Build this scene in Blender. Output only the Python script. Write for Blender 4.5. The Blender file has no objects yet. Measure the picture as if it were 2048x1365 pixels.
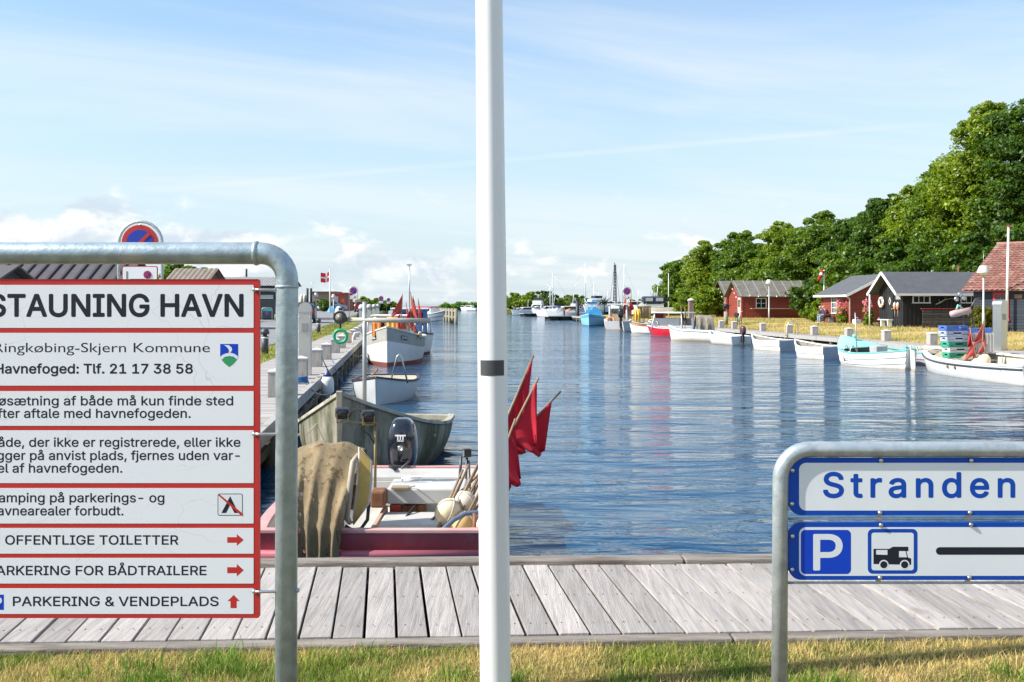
import bpy, bmesh, math, random
import numpy as np
from mathutils import Vector, Matrix, Euler, geometry, noise as mnoise
R = math.radians
S = bpy.context.scene
COL = S.collection
random.seed(7)

# ---------------------------------------------------------------- camera
FPX = 2000.0            # focal length in pixels of the 2048 wide photograph
CAMZ = 1.65
cam_d = bpy.data.cameras.new('camera')
cam_d.sensor_width = 36.0
cam_d.lens = 36.0 * FPX / 2048.0
cam_d.shift_y = -(682.5 - 608.0) / 2048.0
cam_d.clip_start = 0.1
cam_d.clip_end = 20000.0
cam = bpy.data.objects.new('camera', cam_d)
cam.location = (0, 0, CAMZ)
cam.rotation_euler = (R(90), 0, 0)
COL.objects.link(cam)
S.camera = cam

# ---------------------------------------------------------------- sky, sun, exposure
SUN_AZ, SUN_EL = R(-102), R(40)       # azimuth clockwise from +Y
world = bpy.data.worlds.new('World')
S.world = world
world.use_nodes = True


def build_sky():
    nt = world.node_tree
    N, Lk = nt.nodes, nt.links
    bg = N['Background']
    sky = N.new('ShaderNodeTexSky')
    sky.sky_type = 'NISHITA'
    sky.sun_disc = False
    sky.sun_elevation = SUN_EL
    sky.sun_rotation = SUN_AZ
    sky.air_density = 1.25
    sky.dust_density = 1.2
    sky.ozone_density = 2.0
    tc = N.new('ShaderNodeTexCoord')
    sep = N.new('ShaderNodeSeparateXYZ')
    Lk.new(tc.outputs['Generated'], sep.inputs[0])

    def m(op, a, b=None, c=None, clamp=False):
        n = N.new('ShaderNodeMath')
        n.operation = op
        n.use_clamp = clamp
        for i, v in enumerate((a, b, c)):
            if v is None:
                continue
            if isinstance(v, (int, float)):
                n.inputs[i].default_value = v
            else:
                Lk.new(v, n.inputs[i])
        return n.outputs[0]

    def sstep(x, lo, hi, t0=0.0, t1=1.0):
        n = N.new('ShaderNodeMapRange')
        n.interpolation_type = 'SMOOTHSTEP'
        n.inputs[1].default_value = lo
        n.inputs[2].default_value = hi
        n.inputs[3].default_value = t0
        n.inputs[4].default_value = t1
        Lk.new(x, n.inputs[0])
        return n.outputs[0]

    def noise(vec, sc, det, rough, dist=0.0):
        n = N.new('ShaderNodeTexNoise')
        n.inputs['Scale'].default_value = sc
        n.inputs['Detail'].default_value = det
        n.inputs['Roughness'].default_value = rough
        n.inputs['Distortion'].default_value = dist
        Lk.new(vec, n.inputs['Vector'])
        return n.outputs['Fac']

    def comb(a, b, c):
        n = N.new('ShaderNodeCombineXYZ')
        for i, v in enumerate((a, b, c)):
            if isinstance(v, (int, float)):
                n.inputs[i].default_value = v
            else:
                Lk.new(v, n.inputs[i])
        return n.outputs[0]

    X, Y, Z = sep.outputs
    zz = m('MAXIMUM', Z, 0.0)
    # high cirrus on a flat layer, drawn out into streaks
    den = m('ADD', zz, 0.10)
    cx = m('DIVIDE', X, den)
    cy = m('DIVIDE', Y, den)
    rx = m('ADD', m('MULTIPLY', cx, 0.93), m('MULTIPLY', cy, 0.36))
    ry = m('SUBTRACT', m('MULTIPLY', cy, 0.93), m('MULTIPLY', cx, 0.36))
    cvec = comb(m('MULTIPLY', rx, 0.30), m('MULTIPLY', ry, 0.85), 3.1)
    ci = noise(cvec, 1.15, 7.0, 0.58, 0.9)
    ci2 = noise(comb(m('MULTIPLY', rx, 0.12), m('MULTIPLY', ry, 0.3), 9.0), 1.0, 3.0, 0.5)
    cir = m('MULTIPLY', sstep(ci, 0.34, 0.74), sstep(ci2, 0.26, 0.56), clamp=True)
    # veil of thin white towards the horizon
    veil = sstep(Z, 0.0, 0.40, 0.74, 0.0)
    # low cumulus bank
    az = N.new('ShaderNodeMath'); az.operation = 'ARCTAN2'
    Lk.new(X, az.inputs[0]); Lk.new(Y, az.inputs[1])
    a = az.outputs[0]
    qv = comb(m('MULTIPLY', a, 1.0), m('MULTIPLY', Z, 1.75), 0.0)
    cu = noise(qv, 13.0, 8.0, 0.56, 0.25)
    cub = noise(comb(m('ADD', a, 0.0135), m('ADD', m('MULTIPLY', Z, 1.75), -0.022), 0.0), 13.0, 8.0, 0.56, 0.25)
    big = noise(comb(a, 0.0, 4.0), 3.2, 2.0, 0.5)
    # tower of cumulus low on the left
    dx = m('DIVIDE', m('SUBTRACT', a, -0.385), 0.052)
    dz = m('DIVIDE', m('SUBTRACT', Z, 0.068), 0.055)
    blob = m('SUBTRACT', 1.0, m('ADD', m('MULTIPLY', dx, dx), m('MULTIPLY', dz, dz)), clamp=True)
    dx2 = m('DIVIDE', m('SUBTRACT', a, -0.47), 0.075)
    dz2 = m('DIVIDE', m('SUBTRACT', Z, 0.055), 0.035)
    blob2 = m('SUBTRACT', 1.0, m('ADD', m('MULTIPLY', dx2, dx2), m('MULTIPLY', dz2, dz2)), clamp=True)
    dx3 = m('DIVIDE', m('SUBTRACT', a, -0.31), 0.085)
    dz3 = m('DIVIDE', m('SUBTRACT', Z, 0.050), 0.030)
    blob3 = m('SUBTRACT', 1.0, m('ADD', m('MULTIPLY', dx3, dx3), m('MULTIPLY', dz3, dz3)), clamp=True)
    band = m('MULTIPLY', sstep(Z, 0.012, 0.035), sstep(Z, 0.042, 0.080, 1.0, 0.0))
    boost = m('ADD', m('MULTIPLY', m('MAXIMUM', m('MAXIMUM', blob, blob2), blob3), 0.36), m('MULTIPLY', band, m('MULTIPLY', big, 0.30)))
    cum = m('MULTIPLY', sstep(m('ADD', cu, boost), 0.57, 0.74), sstep(Z, 0.09, 0.13, 1.0, 0.0))
    lit = sstep(m('SUBTRACT', cu, cub), -0.10, 0.12)
    # old contrail
    n1 = Vector((-4, 2000, 288)).normalized().cross(Vector((906, 2000, 366)).normalized()).normalized()
    dt = N.new('ShaderNodeVectorMath'); dt.operation = 'DOT_PRODUCT'
    Lk.new(tc.outputs['Generated'], dt.inputs[0]); dt.inputs[1].default_value = n1
    ctr = sstep(m('ABSOLUTE', dt.outputs['Value']), 0.0005, 0.0042, 1.0, 0.0)
    ctr = m('MULTIPLY', ctr, sstep(Y, 0.2, 0.5))
    ctr = m('MULTIPLY', ctr, m('MULTIPLY', sstep(a, -0.45, -0.05, 0.15, 0.5), sstep(a, 0.30, 0.45, 1.0, 0.0)))
    ctr = m('MULTIPLY', ctr, sstep(ci, 0.25, 0.6, 0.35, 1.0))

    def mix(f, A, B):
        n = N.new('ShaderNodeMix'); n.data_type = 'RGBA'
        Lk.new(f, n.inputs[0])
        for k, v in ((6, A), (7, B)):
            if isinstance(v, tuple):
                n.inputs[k].default_value = (*v, 1)
            else:
                Lk.new(v, n.inputs[k])
        return n.outputs[2]
    W = SKYW
    tint = N.new('ShaderNodeMix'); tint.data_type = 'RGBA'; tint.blend_type = 'MULTIPLY'; tint.inputs[0].default_value = 1.0
    Lk.new(sky.outputs[0], tint.inputs[6]); tint.inputs[7].default_value = (0.86, 1.04, 1.20, 1)
    c1 = mix(veil, tint.outputs[2], (W * 0.89, W * 1.05, W * 1.17))
    c2 = mix(m('MULTIPLY', cir, 0.66), c1, (W * 1.10, W * 1.15, W * 1.17))
    c3 = mix(m('MULTIPLY', ctr, 0.45), c2, (W * 1.22, W * 1.24, W * 1.25))
    cuc = mix(lit, (W * 0.78, W * 0.89, W * 1.02), (W * 1.36, W * 1.34, W * 1.31))
    c4 = mix(m('MULTIPLY', cum, 0.74), c3, cuc)
    Lk.new(c4, bg.inputs['Color'])
    bg.inputs['Strength'].default_value = SKY_STRENGTH


SKYW = 4.8
SKY_STRENGTH = 0.115
build_sky()
sun_d = bpy.data.lights.new('sun', 'SUN')
sun_d.energy = 5.0
sun_d.angle = R(0.53)
sun_d.color = (1.0, 0.945, 0.86)
sun = bpy.data.objects.new('sun', sun_d)
to_sun = Vector((math.sin(SUN_AZ) * math.cos(SUN_EL), math.cos(SUN_AZ) * math.cos(SUN_EL), math.sin(SUN_EL)))
sun.rotation_euler = to_sun.to_track_quat('Z', 'Y').to_euler()
sun.location = to_sun * 60
COL.objects.link(sun)
S.view_settings.view_transform = 'Standard'
S.view_settings.look = 'None'
S.view_settings.exposure = 0.65
S.view_settings.gamma = 1.0
S.render.engine = 'CYCLES'
S.cycles.max_bounces = 6
S.cycles.transparent_max_bounces = 8
S.cycles.caustics_reflective = False
S.cycles.caustics_refractive = False
S.cycles.sample_clamp_indirect = 6.0

WATER_Z = -0.60


def P(px, py, Y):
    """photo pixel at a distance Y -> world point"""
    return Vector(((px - 1024.0) * Y / FPX, Y, CAMZ - (py - 608.0) * Y / FPX))


# ---------------------------------------------------------------- mesh helper
def rotz(a):
    return Matrix.Rotation(a, 4, 'Z')


class MB:
    def __init__(self):
        self.v, self.f, self.mi, self.sm = [], [], [], []
        self.M = Matrix.Identity(4)

    def add(self, vs, fs, mat=0, smooth=False):
        o = len(self.v)
        for p in vs:
            self.v.append(tuple(self.M @ Vector(p)))
        for f in fs:
            self.f.append([i + o for i in f])
            self.mi.append(mat)
            self.sm.append(smooth)

    def box(self, c, s, rot=None, mat=0, taper=1.0):
        hx, hy, hz = s[0] / 2, s[1] / 2, s[2] / 2
        vs = []
        for z, k in ((-hz, 1.0), (hz, taper)):
            for x, y in ((-hx, -hy), (hx, -hy), (hx, hy), (-hx, hy)):
                vs.append(Vector((x * k, y * k, z)))
        if rot is not None:
            Q = rot.to_3x3() if isinstance(rot, Matrix) else Euler(rot).to_matrix()
            vs = [Q @ q for q in vs]
        c = Vector(c)
        vs = [q + c for q in vs]
        self.add(vs, [(3, 2, 1, 0), (4, 5, 6, 7), (0, 1, 5, 4), (1, 2, 6, 5), (2, 3, 7, 6), (3, 0, 4, 7)], mat)

    def bar(self, a, b, w, h, mat=0):
        a, b = Vector(a), Vector(b)
        d = b - a
        q = d.to_track_quat('X', 'Z')
        self.box((a + b) / 2, (d.length, w, h), q.to_matrix().to_4x4(), mat)

    def tube(self, pts, r, n=8, caps=True, mat=0, smooth=True, closed=False):
        pts = [Vector(p) for p in pts]
        k = len(pts)
        rs = r if isinstance(r, (list, tuple)) else [r] * k
        dirs = []
        for i in range(k):
            if closed:
                d = pts[(i + 1) % k] - pts[i - 1]
            elif i == 0:
                d = pts[1] - pts[0]
            elif i == k - 1:
                d = pts[-1] - pts[-2]
            else:
                d = (pts[i + 1] - pts[i]).normalized() + (pts[i] - pts[i - 1]).normalized()
            dirs.append(d.normalized() if d.length > 1e-9 else Vector((0, 0, 1)))
        up = Vector((0, 0, 1)) if abs(dirs[0].z) < 0.9 else Vector((1, 0, 0))
        nrm = (up - dirs[0] * up.dot(dirs[0])).normalized()
        vs = []
        for i in range(k):
            d = dirs[i]
            nrm = nrm - d * nrm.dot(d)
            if nrm.length < 1e-6:
                nrm = d.orthogonal()
            nrm.normalize()
            b = d.cross(nrm)
            for j in range(n):
                a = 2 * math.pi * j / n
                vs.append(pts[i] + (nrm * math.cos(a) + b * math.sin(a)) * rs[i])
        fs = []
        for i in range(k if closed else k - 1):
            i2 = (i + 1) % k
            for j in range(n):
                j2 = (j + 1) % n
                fs.append((i * n + j, i * n + j2, i2 * n + j2, i2 * n + j))
        self.add(vs, fs, mat, smooth)
        if caps and not closed:
            self.add(vs[:n], [tuple(range(n))[::-1]], mat)
            self.add(vs[-n:], [tuple(range(n))], mat)

    def cyl(self, a, b, r, r2=None, n=16, mat=0, smooth=True):
        self.tube([a, b], [r, r if r2 is None else r2], n, True, mat, smooth)

    def lathe(self, prof, n=16, c=(0, 0, 0), rot=None, mat=0, smooth=True):
        vs, fs = [], []
        Q = Matrix.Identity(3) if rot is None else (rot.to_3x3() if isinstance(rot, Matrix) else Euler(rot).to_matrix())
        c = Vector(c)
        for r, z in prof:
            for j in range(n):
                a = 2 * math.pi * j / n
                vs.append(Q @ Vector((r * math.cos(a), r * math.sin(a), z)) + c)
        for i in range(len(prof) - 1):
            for j in range(n):
                j2 = (j + 1) % n
                fs.append((i * n + j, i * n + j2, (i + 1) * n + j2, (i + 1) * n + j))
        self.add(vs, fs, mat, smooth)
        if prof[0][0] > 1e-4:
            self.add(vs[:n], [tuple(range(n))[::-1]], mat)
        if prof[-1][0] > 1e-4:
            self.add(vs[-n:], [tuple(range(n))], mat)

    def ball(self, c, r, n=12, m=8, mat=0, rot=None):
        rr = r if isinstance(r, (tuple, list)) else (r, r, r)
        Q = Matrix.Identity(3) if rot is None else Euler(rot).to_matrix()
        c = Vector(c)
        vs, fs = [], []
        for i in range(m + 1):
            t = math.pi * i / m
            for j in range(n):
                a = 2 * math.pi * j / n
                vs.append(Q @ Vector((rr[0] * math.sin(t) * math.cos(a), rr[1] * math.sin(t) * math.sin(a), -rr[2] * math.cos(t))) + c)
        for i in range(m):
            for j in range(n):
                j2 = (j + 1) % n
                fs.append((i * n + j, i * n + j2, (i + 1) * n + j2, (i + 1) * n + j))
        self.add(vs, fs, mat, True)

    def prism(self, poly, y0, y1, mat=0, plane='XZ'):
        """extrude a 2-D polygon; XZ: along y, XY: along z, YZ: along x"""
        def pt(a, b, d):
            return {'XZ': (a, d, b), 'XY': (a, b, d), 'YZ': (d, a, b)}[plane]
        n = len(poly)
        vs = [pt(a, b, y0) for a, b in poly] + [pt(a, b, y1) for a, b in poly]
        fs = [tuple(range(n)), tuple(range(n, 2 * n))[::-1]]
        for i in range(n):
            j = (i + 1) % n
            fs.append((i, i + n, j + n, j))
        self.add(vs, fs, mat)

    def grid(self, rows, mat=0, smooth=True, closed=False):
        n = len(rows[0])
        vs = [p for r in rows for p in r]
        fs = []
        for i in range(len(rows) - 1):
            for j in range(n if closed else n - 1):
                j2 = (j + 1) % n
                fs.append((i * n + j, i * n + j2, (i + 1) * n + j2, (i + 1) * n + j))
        self.add(vs, fs, mat, smooth)

    def build(self, name, mats, parent=None, loc=None, rot=None, bevel=0, solid=0, fix=True, sub=0):
        me = bpy.data.meshes.new(name)
        me.from_pydata(self.v, [], self.f)
        for m_ in (mats if isinstance(mats, (list, tuple)) else [mats]):
            me.materials.append(m_)
        me.polygons.foreach_set('material_index', self.mi)
        me.polygons.foreach_set('use_smooth', self.sm)
        if fix:
            bm = bmesh.new(); bm.from_mesh(me)
            bmesh.ops.remove_doubles(bm, verts=bm.verts, dist=1e-5)
            bmesh.ops.recalc_face_normals(bm, faces=bm.faces)
            bm.to_mesh(me); bm.free()
        me.update()
        o = bpy.data.objects.new(name, me)
        COL.objects.link(o)
        if parent is not None:
            o.parent = parent
        if loc is not None:
            o.location = loc
        if rot is not None:
            o.rotation_euler = rot
        if solid:
            md = o.modifiers.new('solid', 'SOLIDIFY'); md.thickness = solid; md.offset = 0
        if bevel:
            md = o.modifiers.new('bevel', 'BEVEL'); md.width = bevel; md.segments = 2; md.limit_method = 'ANGLE'; md.angle_limit = R(40)
        if sub:
            md = o.modifiers.new('sub', 'SUBSURF'); md.levels = sub; md.render_levels = sub
        return o


def tag(o, label, cat, group=None, kind=None):
    o['label'] = label
    o['category'] = cat
    if group:
        o['group'] = group
    if kind:
        o['kind'] = kind
    return o


def thing(name, label, cat, loc=(0, 0, 0), rz=0, group=None):
    o = bpy.data.objects.new(name, None)
    COL.objects.link(o)
    o.location = loc
    o.rotation_euler = (0, 0, rz)
    o.empty_display_size = 0.2
    return tag(o, label, cat, group)


def structure(o):
    o['kind'] = 'structure'
    return o


def copy_tree(o, parent=None, loc=None, rz=None, label=None):
    c = o.copy()
    COL.objects.link(c)
    if parent is not None:
        c.parent = parent
    if loc is not None:
        c.location = loc
    if rz is not None:
        c.rotation_euler = (0, 0, rz)
    if label:
        c['label'] = label
    for ch in list(o.children):
        copy_tree(ch, c)
    return c


# ---------------------------------------------------------------- materials
def new_mat(name):
    m = bpy.data.materials.new(name)
    m.use_nodes = True
    return m, m.node_tree, m.node_tree.nodes['Principled BSDF']


MATS = {}


def mat(name, col, rough=0.6, metal=0.0, var=0.12, scale=3.0, bump=0.0, bscale=30.0, stretch=(1, 1, 1), island=0.0,
        stain=None, stain_lo=0.55, stain_hi=0.72, stain_scale=2.0, stain_stretch=(1, 1, 1), wl=None, band=None, holes=0.0, coat=0.0, spec=0.5, det=6.0):
    """procedural paint / wood / metal: noise variation, random value per island, optional stain patches, optional
    waterline grime wl=(colour, z0, z1) in object space"""
    if name in MATS:
        return MATS[name]
    m, nt, bs = new_mat(name)
    N, L = nt.nodes, nt.links
    tc = N.new('ShaderNodeTexCoord')

    def nz(sc, st, detail=det, rg=0.6):
        mp = N.new('ShaderNodeMapping'); mp.inputs['Scale'].default_value = st
        L.new(tc.outputs['Object'], mp.inputs['Vector'])
        n = N.new('ShaderNodeTexNoise'); n.inputs['Scale'].default_value = sc
        n.inputs['Detail'].default_value = detail; n.inputs['Roughness'].default_value = rg
        L.new(mp.outputs[0], n.inputs['Vector'])
        return n.outputs['Fac']

    def rng(x, a, b, c, d):
        n = N.new('ShaderNodeMapRange')
        for i, v in enumerate((a, b, c, d)):
            n.inputs[i + 1].default_value = v
        L.new(x, n.inputs[0])
        return n.outputs[0]

    def mx(f, A, B, typ='MIX'):
        n = N.new('ShaderNodeMix'); n.data_type = 'RGBA'; n.blend_type = typ
        if isinstance(f, (int, float)):
            n.inputs[0].default_value = f
        else:
            L.new(f, n.inputs[0])
        for k, v in ((6, A), (7, B)):
            if isinstance(v, tuple):
                n.inputs[k].default_value = (*v[:3], 1)
            else:
                L.new(v, n.inputs[k])
        return n.outputs[2]
    base = nz(scale, stretch)
    v = rng(base, 0.28, 0.72, 1 - var, 1 + var)
    if island:
        g = N.new('ShaderNodeNewGeometry')
        iv = rng(g.outputs['Random Per Island'], 0, 1, 1 - island, 1 + island)
        mm = N.new('ShaderNodeMath'); mm.operation = 'MULTIPLY'; L.new(v, mm.inputs[0]); L.new(iv, mm.inputs[1]); v = mm.outputs[0]
    hsv = N.new('ShaderNodeHueSaturation'); hsv.inputs['Color'].default_value = (*col, 1)
    L.new(v, hsv.inputs['Value'])
    c = hsv.outputs[0]
    if stain:
        s_ = nz(stain_scale, stain_stretch, 8.0, 0.65)
        c = mx(rng(s_, stain_lo, stain_hi, 0, 0.9), c, stain)
    if wl:
        sp = N.new('ShaderNodeSeparateXYZ'); L.new(tc.outputs['Object'], sp.inputs[0])
        k = nz(3.0, (1, 1, 0.25), 6.0, 0.6)
        ad = N.new('ShaderNodeMath'); ad.operation = 'MULTIPLY_ADD'; L.new(k, ad.inputs[0]); ad.inputs[1].default_value = (wl[1] - wl[2]) * 1.6
        L.new(sp.outputs[2], ad.inputs[2])
        mid = (wl[1] - wl[2]) * 0.8
        c = mx(rng(ad.outputs[0], wl[1] + mid, wl[2] + mid, 0.85, 0.0), c, wl[0])
    if band:            # bottom paint below a straight line
        sp = N.new('ShaderNodeSeparateXYZ'); L.new(tc.outputs['Object'], sp.inputs[0])
        c = mx(rng(sp.outputs[2], band[1] - 0.006, band[1] + 0.006, 1, 0), c, band[0])
    if holes:           # torn open mesh of a net
        h_ = nz(stain_scale * 2.2, stain_stretch, 6.0, 0.7)
        bs.inputs['Alpha'].default_value = 1
        L.new(rng(h_, 0.62 - holes * 0.2, 0.70 - holes * 0.2, 1.0, 0.3), bs.inputs['Alpha'])
    L.new(c, bs.inputs['Base Color'])
    bs.inputs['Roughness'].default_value = rough
    bs.inputs['Metallic'].default_value = metal
    bs.inputs['Specular IOR Level'].default_value = spec
    if coat:
        bs.inputs['Coat Weight'].default_value = coat
        bs.inputs['Coat Roughness'].default_value = 0.15
    if bump:
        b = N.new('ShaderNodeBump'); b.inputs['Strength'].default_value = min(1.0, bump); b.inputs['Distance'].default_value = 0.02
        L.new(nz(bscale, stretch), b.inputs['Height'])
        L.new(b.outputs[0], bs.inputs['Normal'])
    MATS[name] = m
    return m


def leaf_mat(name, c1, c2, trans=0.45):
    m, nt, bs = new_mat(name)
    N, L = nt.nodes, nt.links
    g = N.new('ShaderNodeNewGeometry')
    tc = N.new('ShaderNodeTexCoord')
    n = N.new('ShaderNodeTexNoise'); n.inputs['Scale'].default_value = 0.35; n.inputs['Detail'].default_value = 3
    L.new(tc.outputs['Object'], n.inputs['Vector'])
    ad = N.new('ShaderNodeMath'); ad.operation = 'MULTIPLY_ADD'
    L.new(g.outputs['Random Per Island'], ad.inputs[0]); ad.inputs[1].default_value = 0.75
    sb = N.new('ShaderNodeMath'); sb.operation = 'MULTIPLY_ADD'; L.new(n.outputs['Fac'], sb.inputs[0]); sb.inputs[1].default_value = 1.2; sb.inputs[2].default_value = -0.5
    L.new(sb.outputs[0], ad.inputs[2])
    r = N.new('ShaderNodeMix'); r.data_type = 'RGBA'; r.inputs[6].default_value = (*c1, 1); r.inputs[7].default_value = (*c2, 1)
    r.clamp_factor = True
    L.new(ad.outputs[0], r.inputs[0])
    L.new(r.outputs[2], bs.inputs['Base Color'])
    bs.inputs['Roughness'].default_value = 0.42
    bs.inputs['Specular IOR Level'].default_value = 0.45
    tr = N.new('ShaderNodeBsdfTranslucent')
    h = N.new('ShaderNodeHueSaturation'); h.inputs['Saturation'].default_value = 1.15; h.inputs['Value'].default_value = 1.3; h.inputs['Hue'].default_value = 0.485
    L.new(r.outputs[2], h.inputs['Color']); L.new(h.outputs[0], tr.inputs['Color'])
    ms = N.new('ShaderNodeMixShader'); ms.inputs[0].default_value = trans
    L.new(bs.outputs[0], ms.inputs[1]); L.new(tr.outputs[0], ms.inputs[2])
    L.new(ms.outputs[0], N['Material Output'].inputs['Surface'])
    return m


def glass_mat(name, tint=(0.8, 0.85, 0.85), k=0.25):
    m, nt, bs = new_mat(name)
    N, L = nt.nodes, nt.links
    tr = N.new('ShaderNodeBsdfTransparent'); tr.inputs[0].default_value = (*tint, 1)
    gl = N.new('ShaderNodeBsdfGlossy'); gl.inputs['Roughness'].default_value = 0.03
    fr = N.new('ShaderNodeFresnel'); fr.inputs['IOR'].default_value = 1.5
    ad = N.new('ShaderNodeMath'); ad.operation = 'ADD'; ad.inputs[1].default_value = k * 0.3; L.new(fr.outputs[0], ad.inputs[0])
    ms = N.new('ShaderNodeMixShader'); L.new(ad.outputs[0], ms.inputs[0]); L.new(tr.outputs[0], ms.inputs[1]); L.new(gl.outputs[0], ms.inputs[2])
    L.new(ms.outputs[0], N['Material Output'].inputs['Surface'])
    return m


WHITE = mat('white_paint', (0.78, 0.78, 0.76), 0.38, var=0.04, bump=0.02)
WHITE_BOAT = mat('white_hull_paint', (0.70, 0.685, 0.64), 0.35, var=0.05, scale=2, wl=((0.50, 0.36, 0.2), 0.0, 0.10), stain=(0.52, 0.44, 0.33), stain_lo=0.60, stain_hi=0.8, stain_stretch=(2, 2, 0.35))
CREAM = mat('cream_gelcoat', (0.66, 0.62, 0.52), 0.5, var=0.08, stain=(0.4, 0.34, 0.25), stain_lo=0.56, stain_hi=0.8)
BLACK = mat('black_plastic', (0.015, 0.015, 0.017), 0.35, var=0.2)
BLACKM = mat('matt_black', (0.02, 0.02, 0.022), 0.75, var=0.2)
DARK_GLASS = mat('dark_window_glass', (0.012, 0.015, 0.018), 0.04, var=0.3, spec=0.8)
GLASS = glass_mat('clear_glass')
STEEL = mat('stainless_steel', (0.55, 0.55, 0.54), 0.28, 0.9, var=0.08, bump=0.03, bscale=60, stretch=(1, 1, 0.1))
GALV = mat('galvanised_steel', (0.42, 0.475, 0.50), 0.42, 0.55, var=0.2, scale=26, bump=0.12, bscale=60, stain=(0.62, 0.64, 0.64), stain_lo=0.5, stain_hi=0.75, stain_scale=14)
GALV_DARK = mat('weathered_galvanised_steel', (0.36, 0.44, 0.475), 0.40, 0.5, var=0.26, scale=24, bump=0.12, bscale=60, stain=(0.5, 0.43, 0.35), stain_lo=0.60, stain_hi=0.75, stain_scale=7)
WOOD = mat('silver_grey_timber', (0.335, 0.305, 0.28), 0.8, var=0.3, scale=5, bump=0.4, bscale=22, stretch=(8, 0.4, 6), island=0.2, stain=(0.20, 0.17, 0.145), stain_lo=0.60, stain_hi=0.74, stain_scale=2.4, stain_stretch=(2.2, 0.8, 1))
WOODX = mat('silver_grey_cross_boards', (0.355, 0.325, 0.30), 0.78, var=0.2, scale=3, bump=0.3, bscale=14, stretch=(0.5, 5, 5), island=0.16)
WOODP = mat('grey_bollard_timber', (0.37, 0.345, 0.315), 0.8, var=0.2, scale=5, bump=0.4, bscale=18, stretch=(5, 5, 0.5), stain=(0.2, 0.18, 0.155), stain_lo=0.55, stain_hi=0.72)
WOODCAP = mat('pale_bollard_cap', (0.62, 0.60, 0.57), 0.7, var=0.1)
WOODD = mat('dark_wet_timber', (0.075, 0.068, 0.05), 0.7, var=0.35, scale=4, bump=0.4, bscale=14, stretch=(4, 4, 0.6), stain=(0.14, 0.13, 0.06), stain_lo=0.55, stain_hi=0.75)
PILE = mat('green_brown_pile', (0.26, 0.235, 0.165), 0.8, var=0.3, scale=3, bump=0.4, bscale=14, stretch=(4, 4, 0.6), wl=((0.05, 0.045, 0.025), -0.7, 0.35))
RED_SIGN = mat('red_sign_foil', (0.52, 0.035, 0.03), 0.4, var=0.07, scale=5, spec=0.3)
BLUE_SIGN = mat('blue_sign_foil', (0.004, 0.065, 0.40), 0.4, var=0.08, scale=8, spec=0.25, stain=(0.09, 0.11, 0.05), stain_lo=0.72, stain_hi=0.85, stain_scale=5)
BLUE_P = mat('parking_blue_foil', (0.006, 0.055, 0.50), 0.4, var=0.05, spec=0.25)
INK = mat('dark_sign_lettering', (0.014, 0.017, 0.027), 0.6, var=0.05, spec=0.25)
INK_BLUE = mat('blue_sign_lettering', (0.004, 0.065, 0.40), 0.45, var=0.05, spec=0.25)
GREEN_P = mat('green_sign_foil', (0.02, 0.32, 0.10), 0.4, var=0.05)
RED_FLAG = mat('red_flag_cloth', (0.62, 0.022, 0.045), 0.8, var=0.12, scale=6)
RED_FLAG2 = mat('faded_red_flag_cloth', (0.62, 0.11, 0.09), 0.85, var=0.15, scale=6)


def thin_cloth(m, k=0.35):
    """let light through a flag"""
    nt = m.node_tree; bs = nt.nodes['Principled BSDF']
    tr = nt.nodes.new('ShaderNodeBsdfTranslucent')
    nt.links.new(bs.inputs['Base Color'].links[0].from_socket, tr.inputs['Color'])
    ms = nt.nodes.new('ShaderNodeMixShader'); ms.inputs[0].default_value = k
    nt.links.new(bs.outputs[0], ms.inputs[1]); nt.links.new(tr.outputs[0], ms.inputs[2])
    nt.links.new(ms.outputs[0], nt.nodes['Material Output'].inputs['Surface'])


thin_cloth(RED_FLAG); thin_cloth(RED_FLAG2)
ORANGE = mat('orange_cloth', (0.75, 0.24, 0.05), 0.8, var=0.15, scale=5)
YELLOW = mat('yellow_oilskin', (0.78, 0.46, 0.06), 0.6, var=0.15, scale=5)
STICK = mat('bamboo_and_wooden_sticks', (0.27, 0.19, 0.12), 0.7, var=0.3, scale=6)
ROPE = mat('pale_rope', (0.5, 0.46, 0.38), 0.9, var=0.2, scale=30)
ROPE_BLUE = mat('blue_rope', (0.03, 0.13, 0.32), 0.9, var=0.2, scale=30)
FLOAT = mat('cream_float', (0.72, 0.60, 0.40), 0.5, var=0.15, scale=5, stain=(0.45, 0.26, 0.1), stain_lo=0.55, stain_hi=0.8)
RUST = mat('rusty_steel', (0.20, 0.085, 0.04), 0.8, var=0.35, scale=8, bump=0.3)


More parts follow.
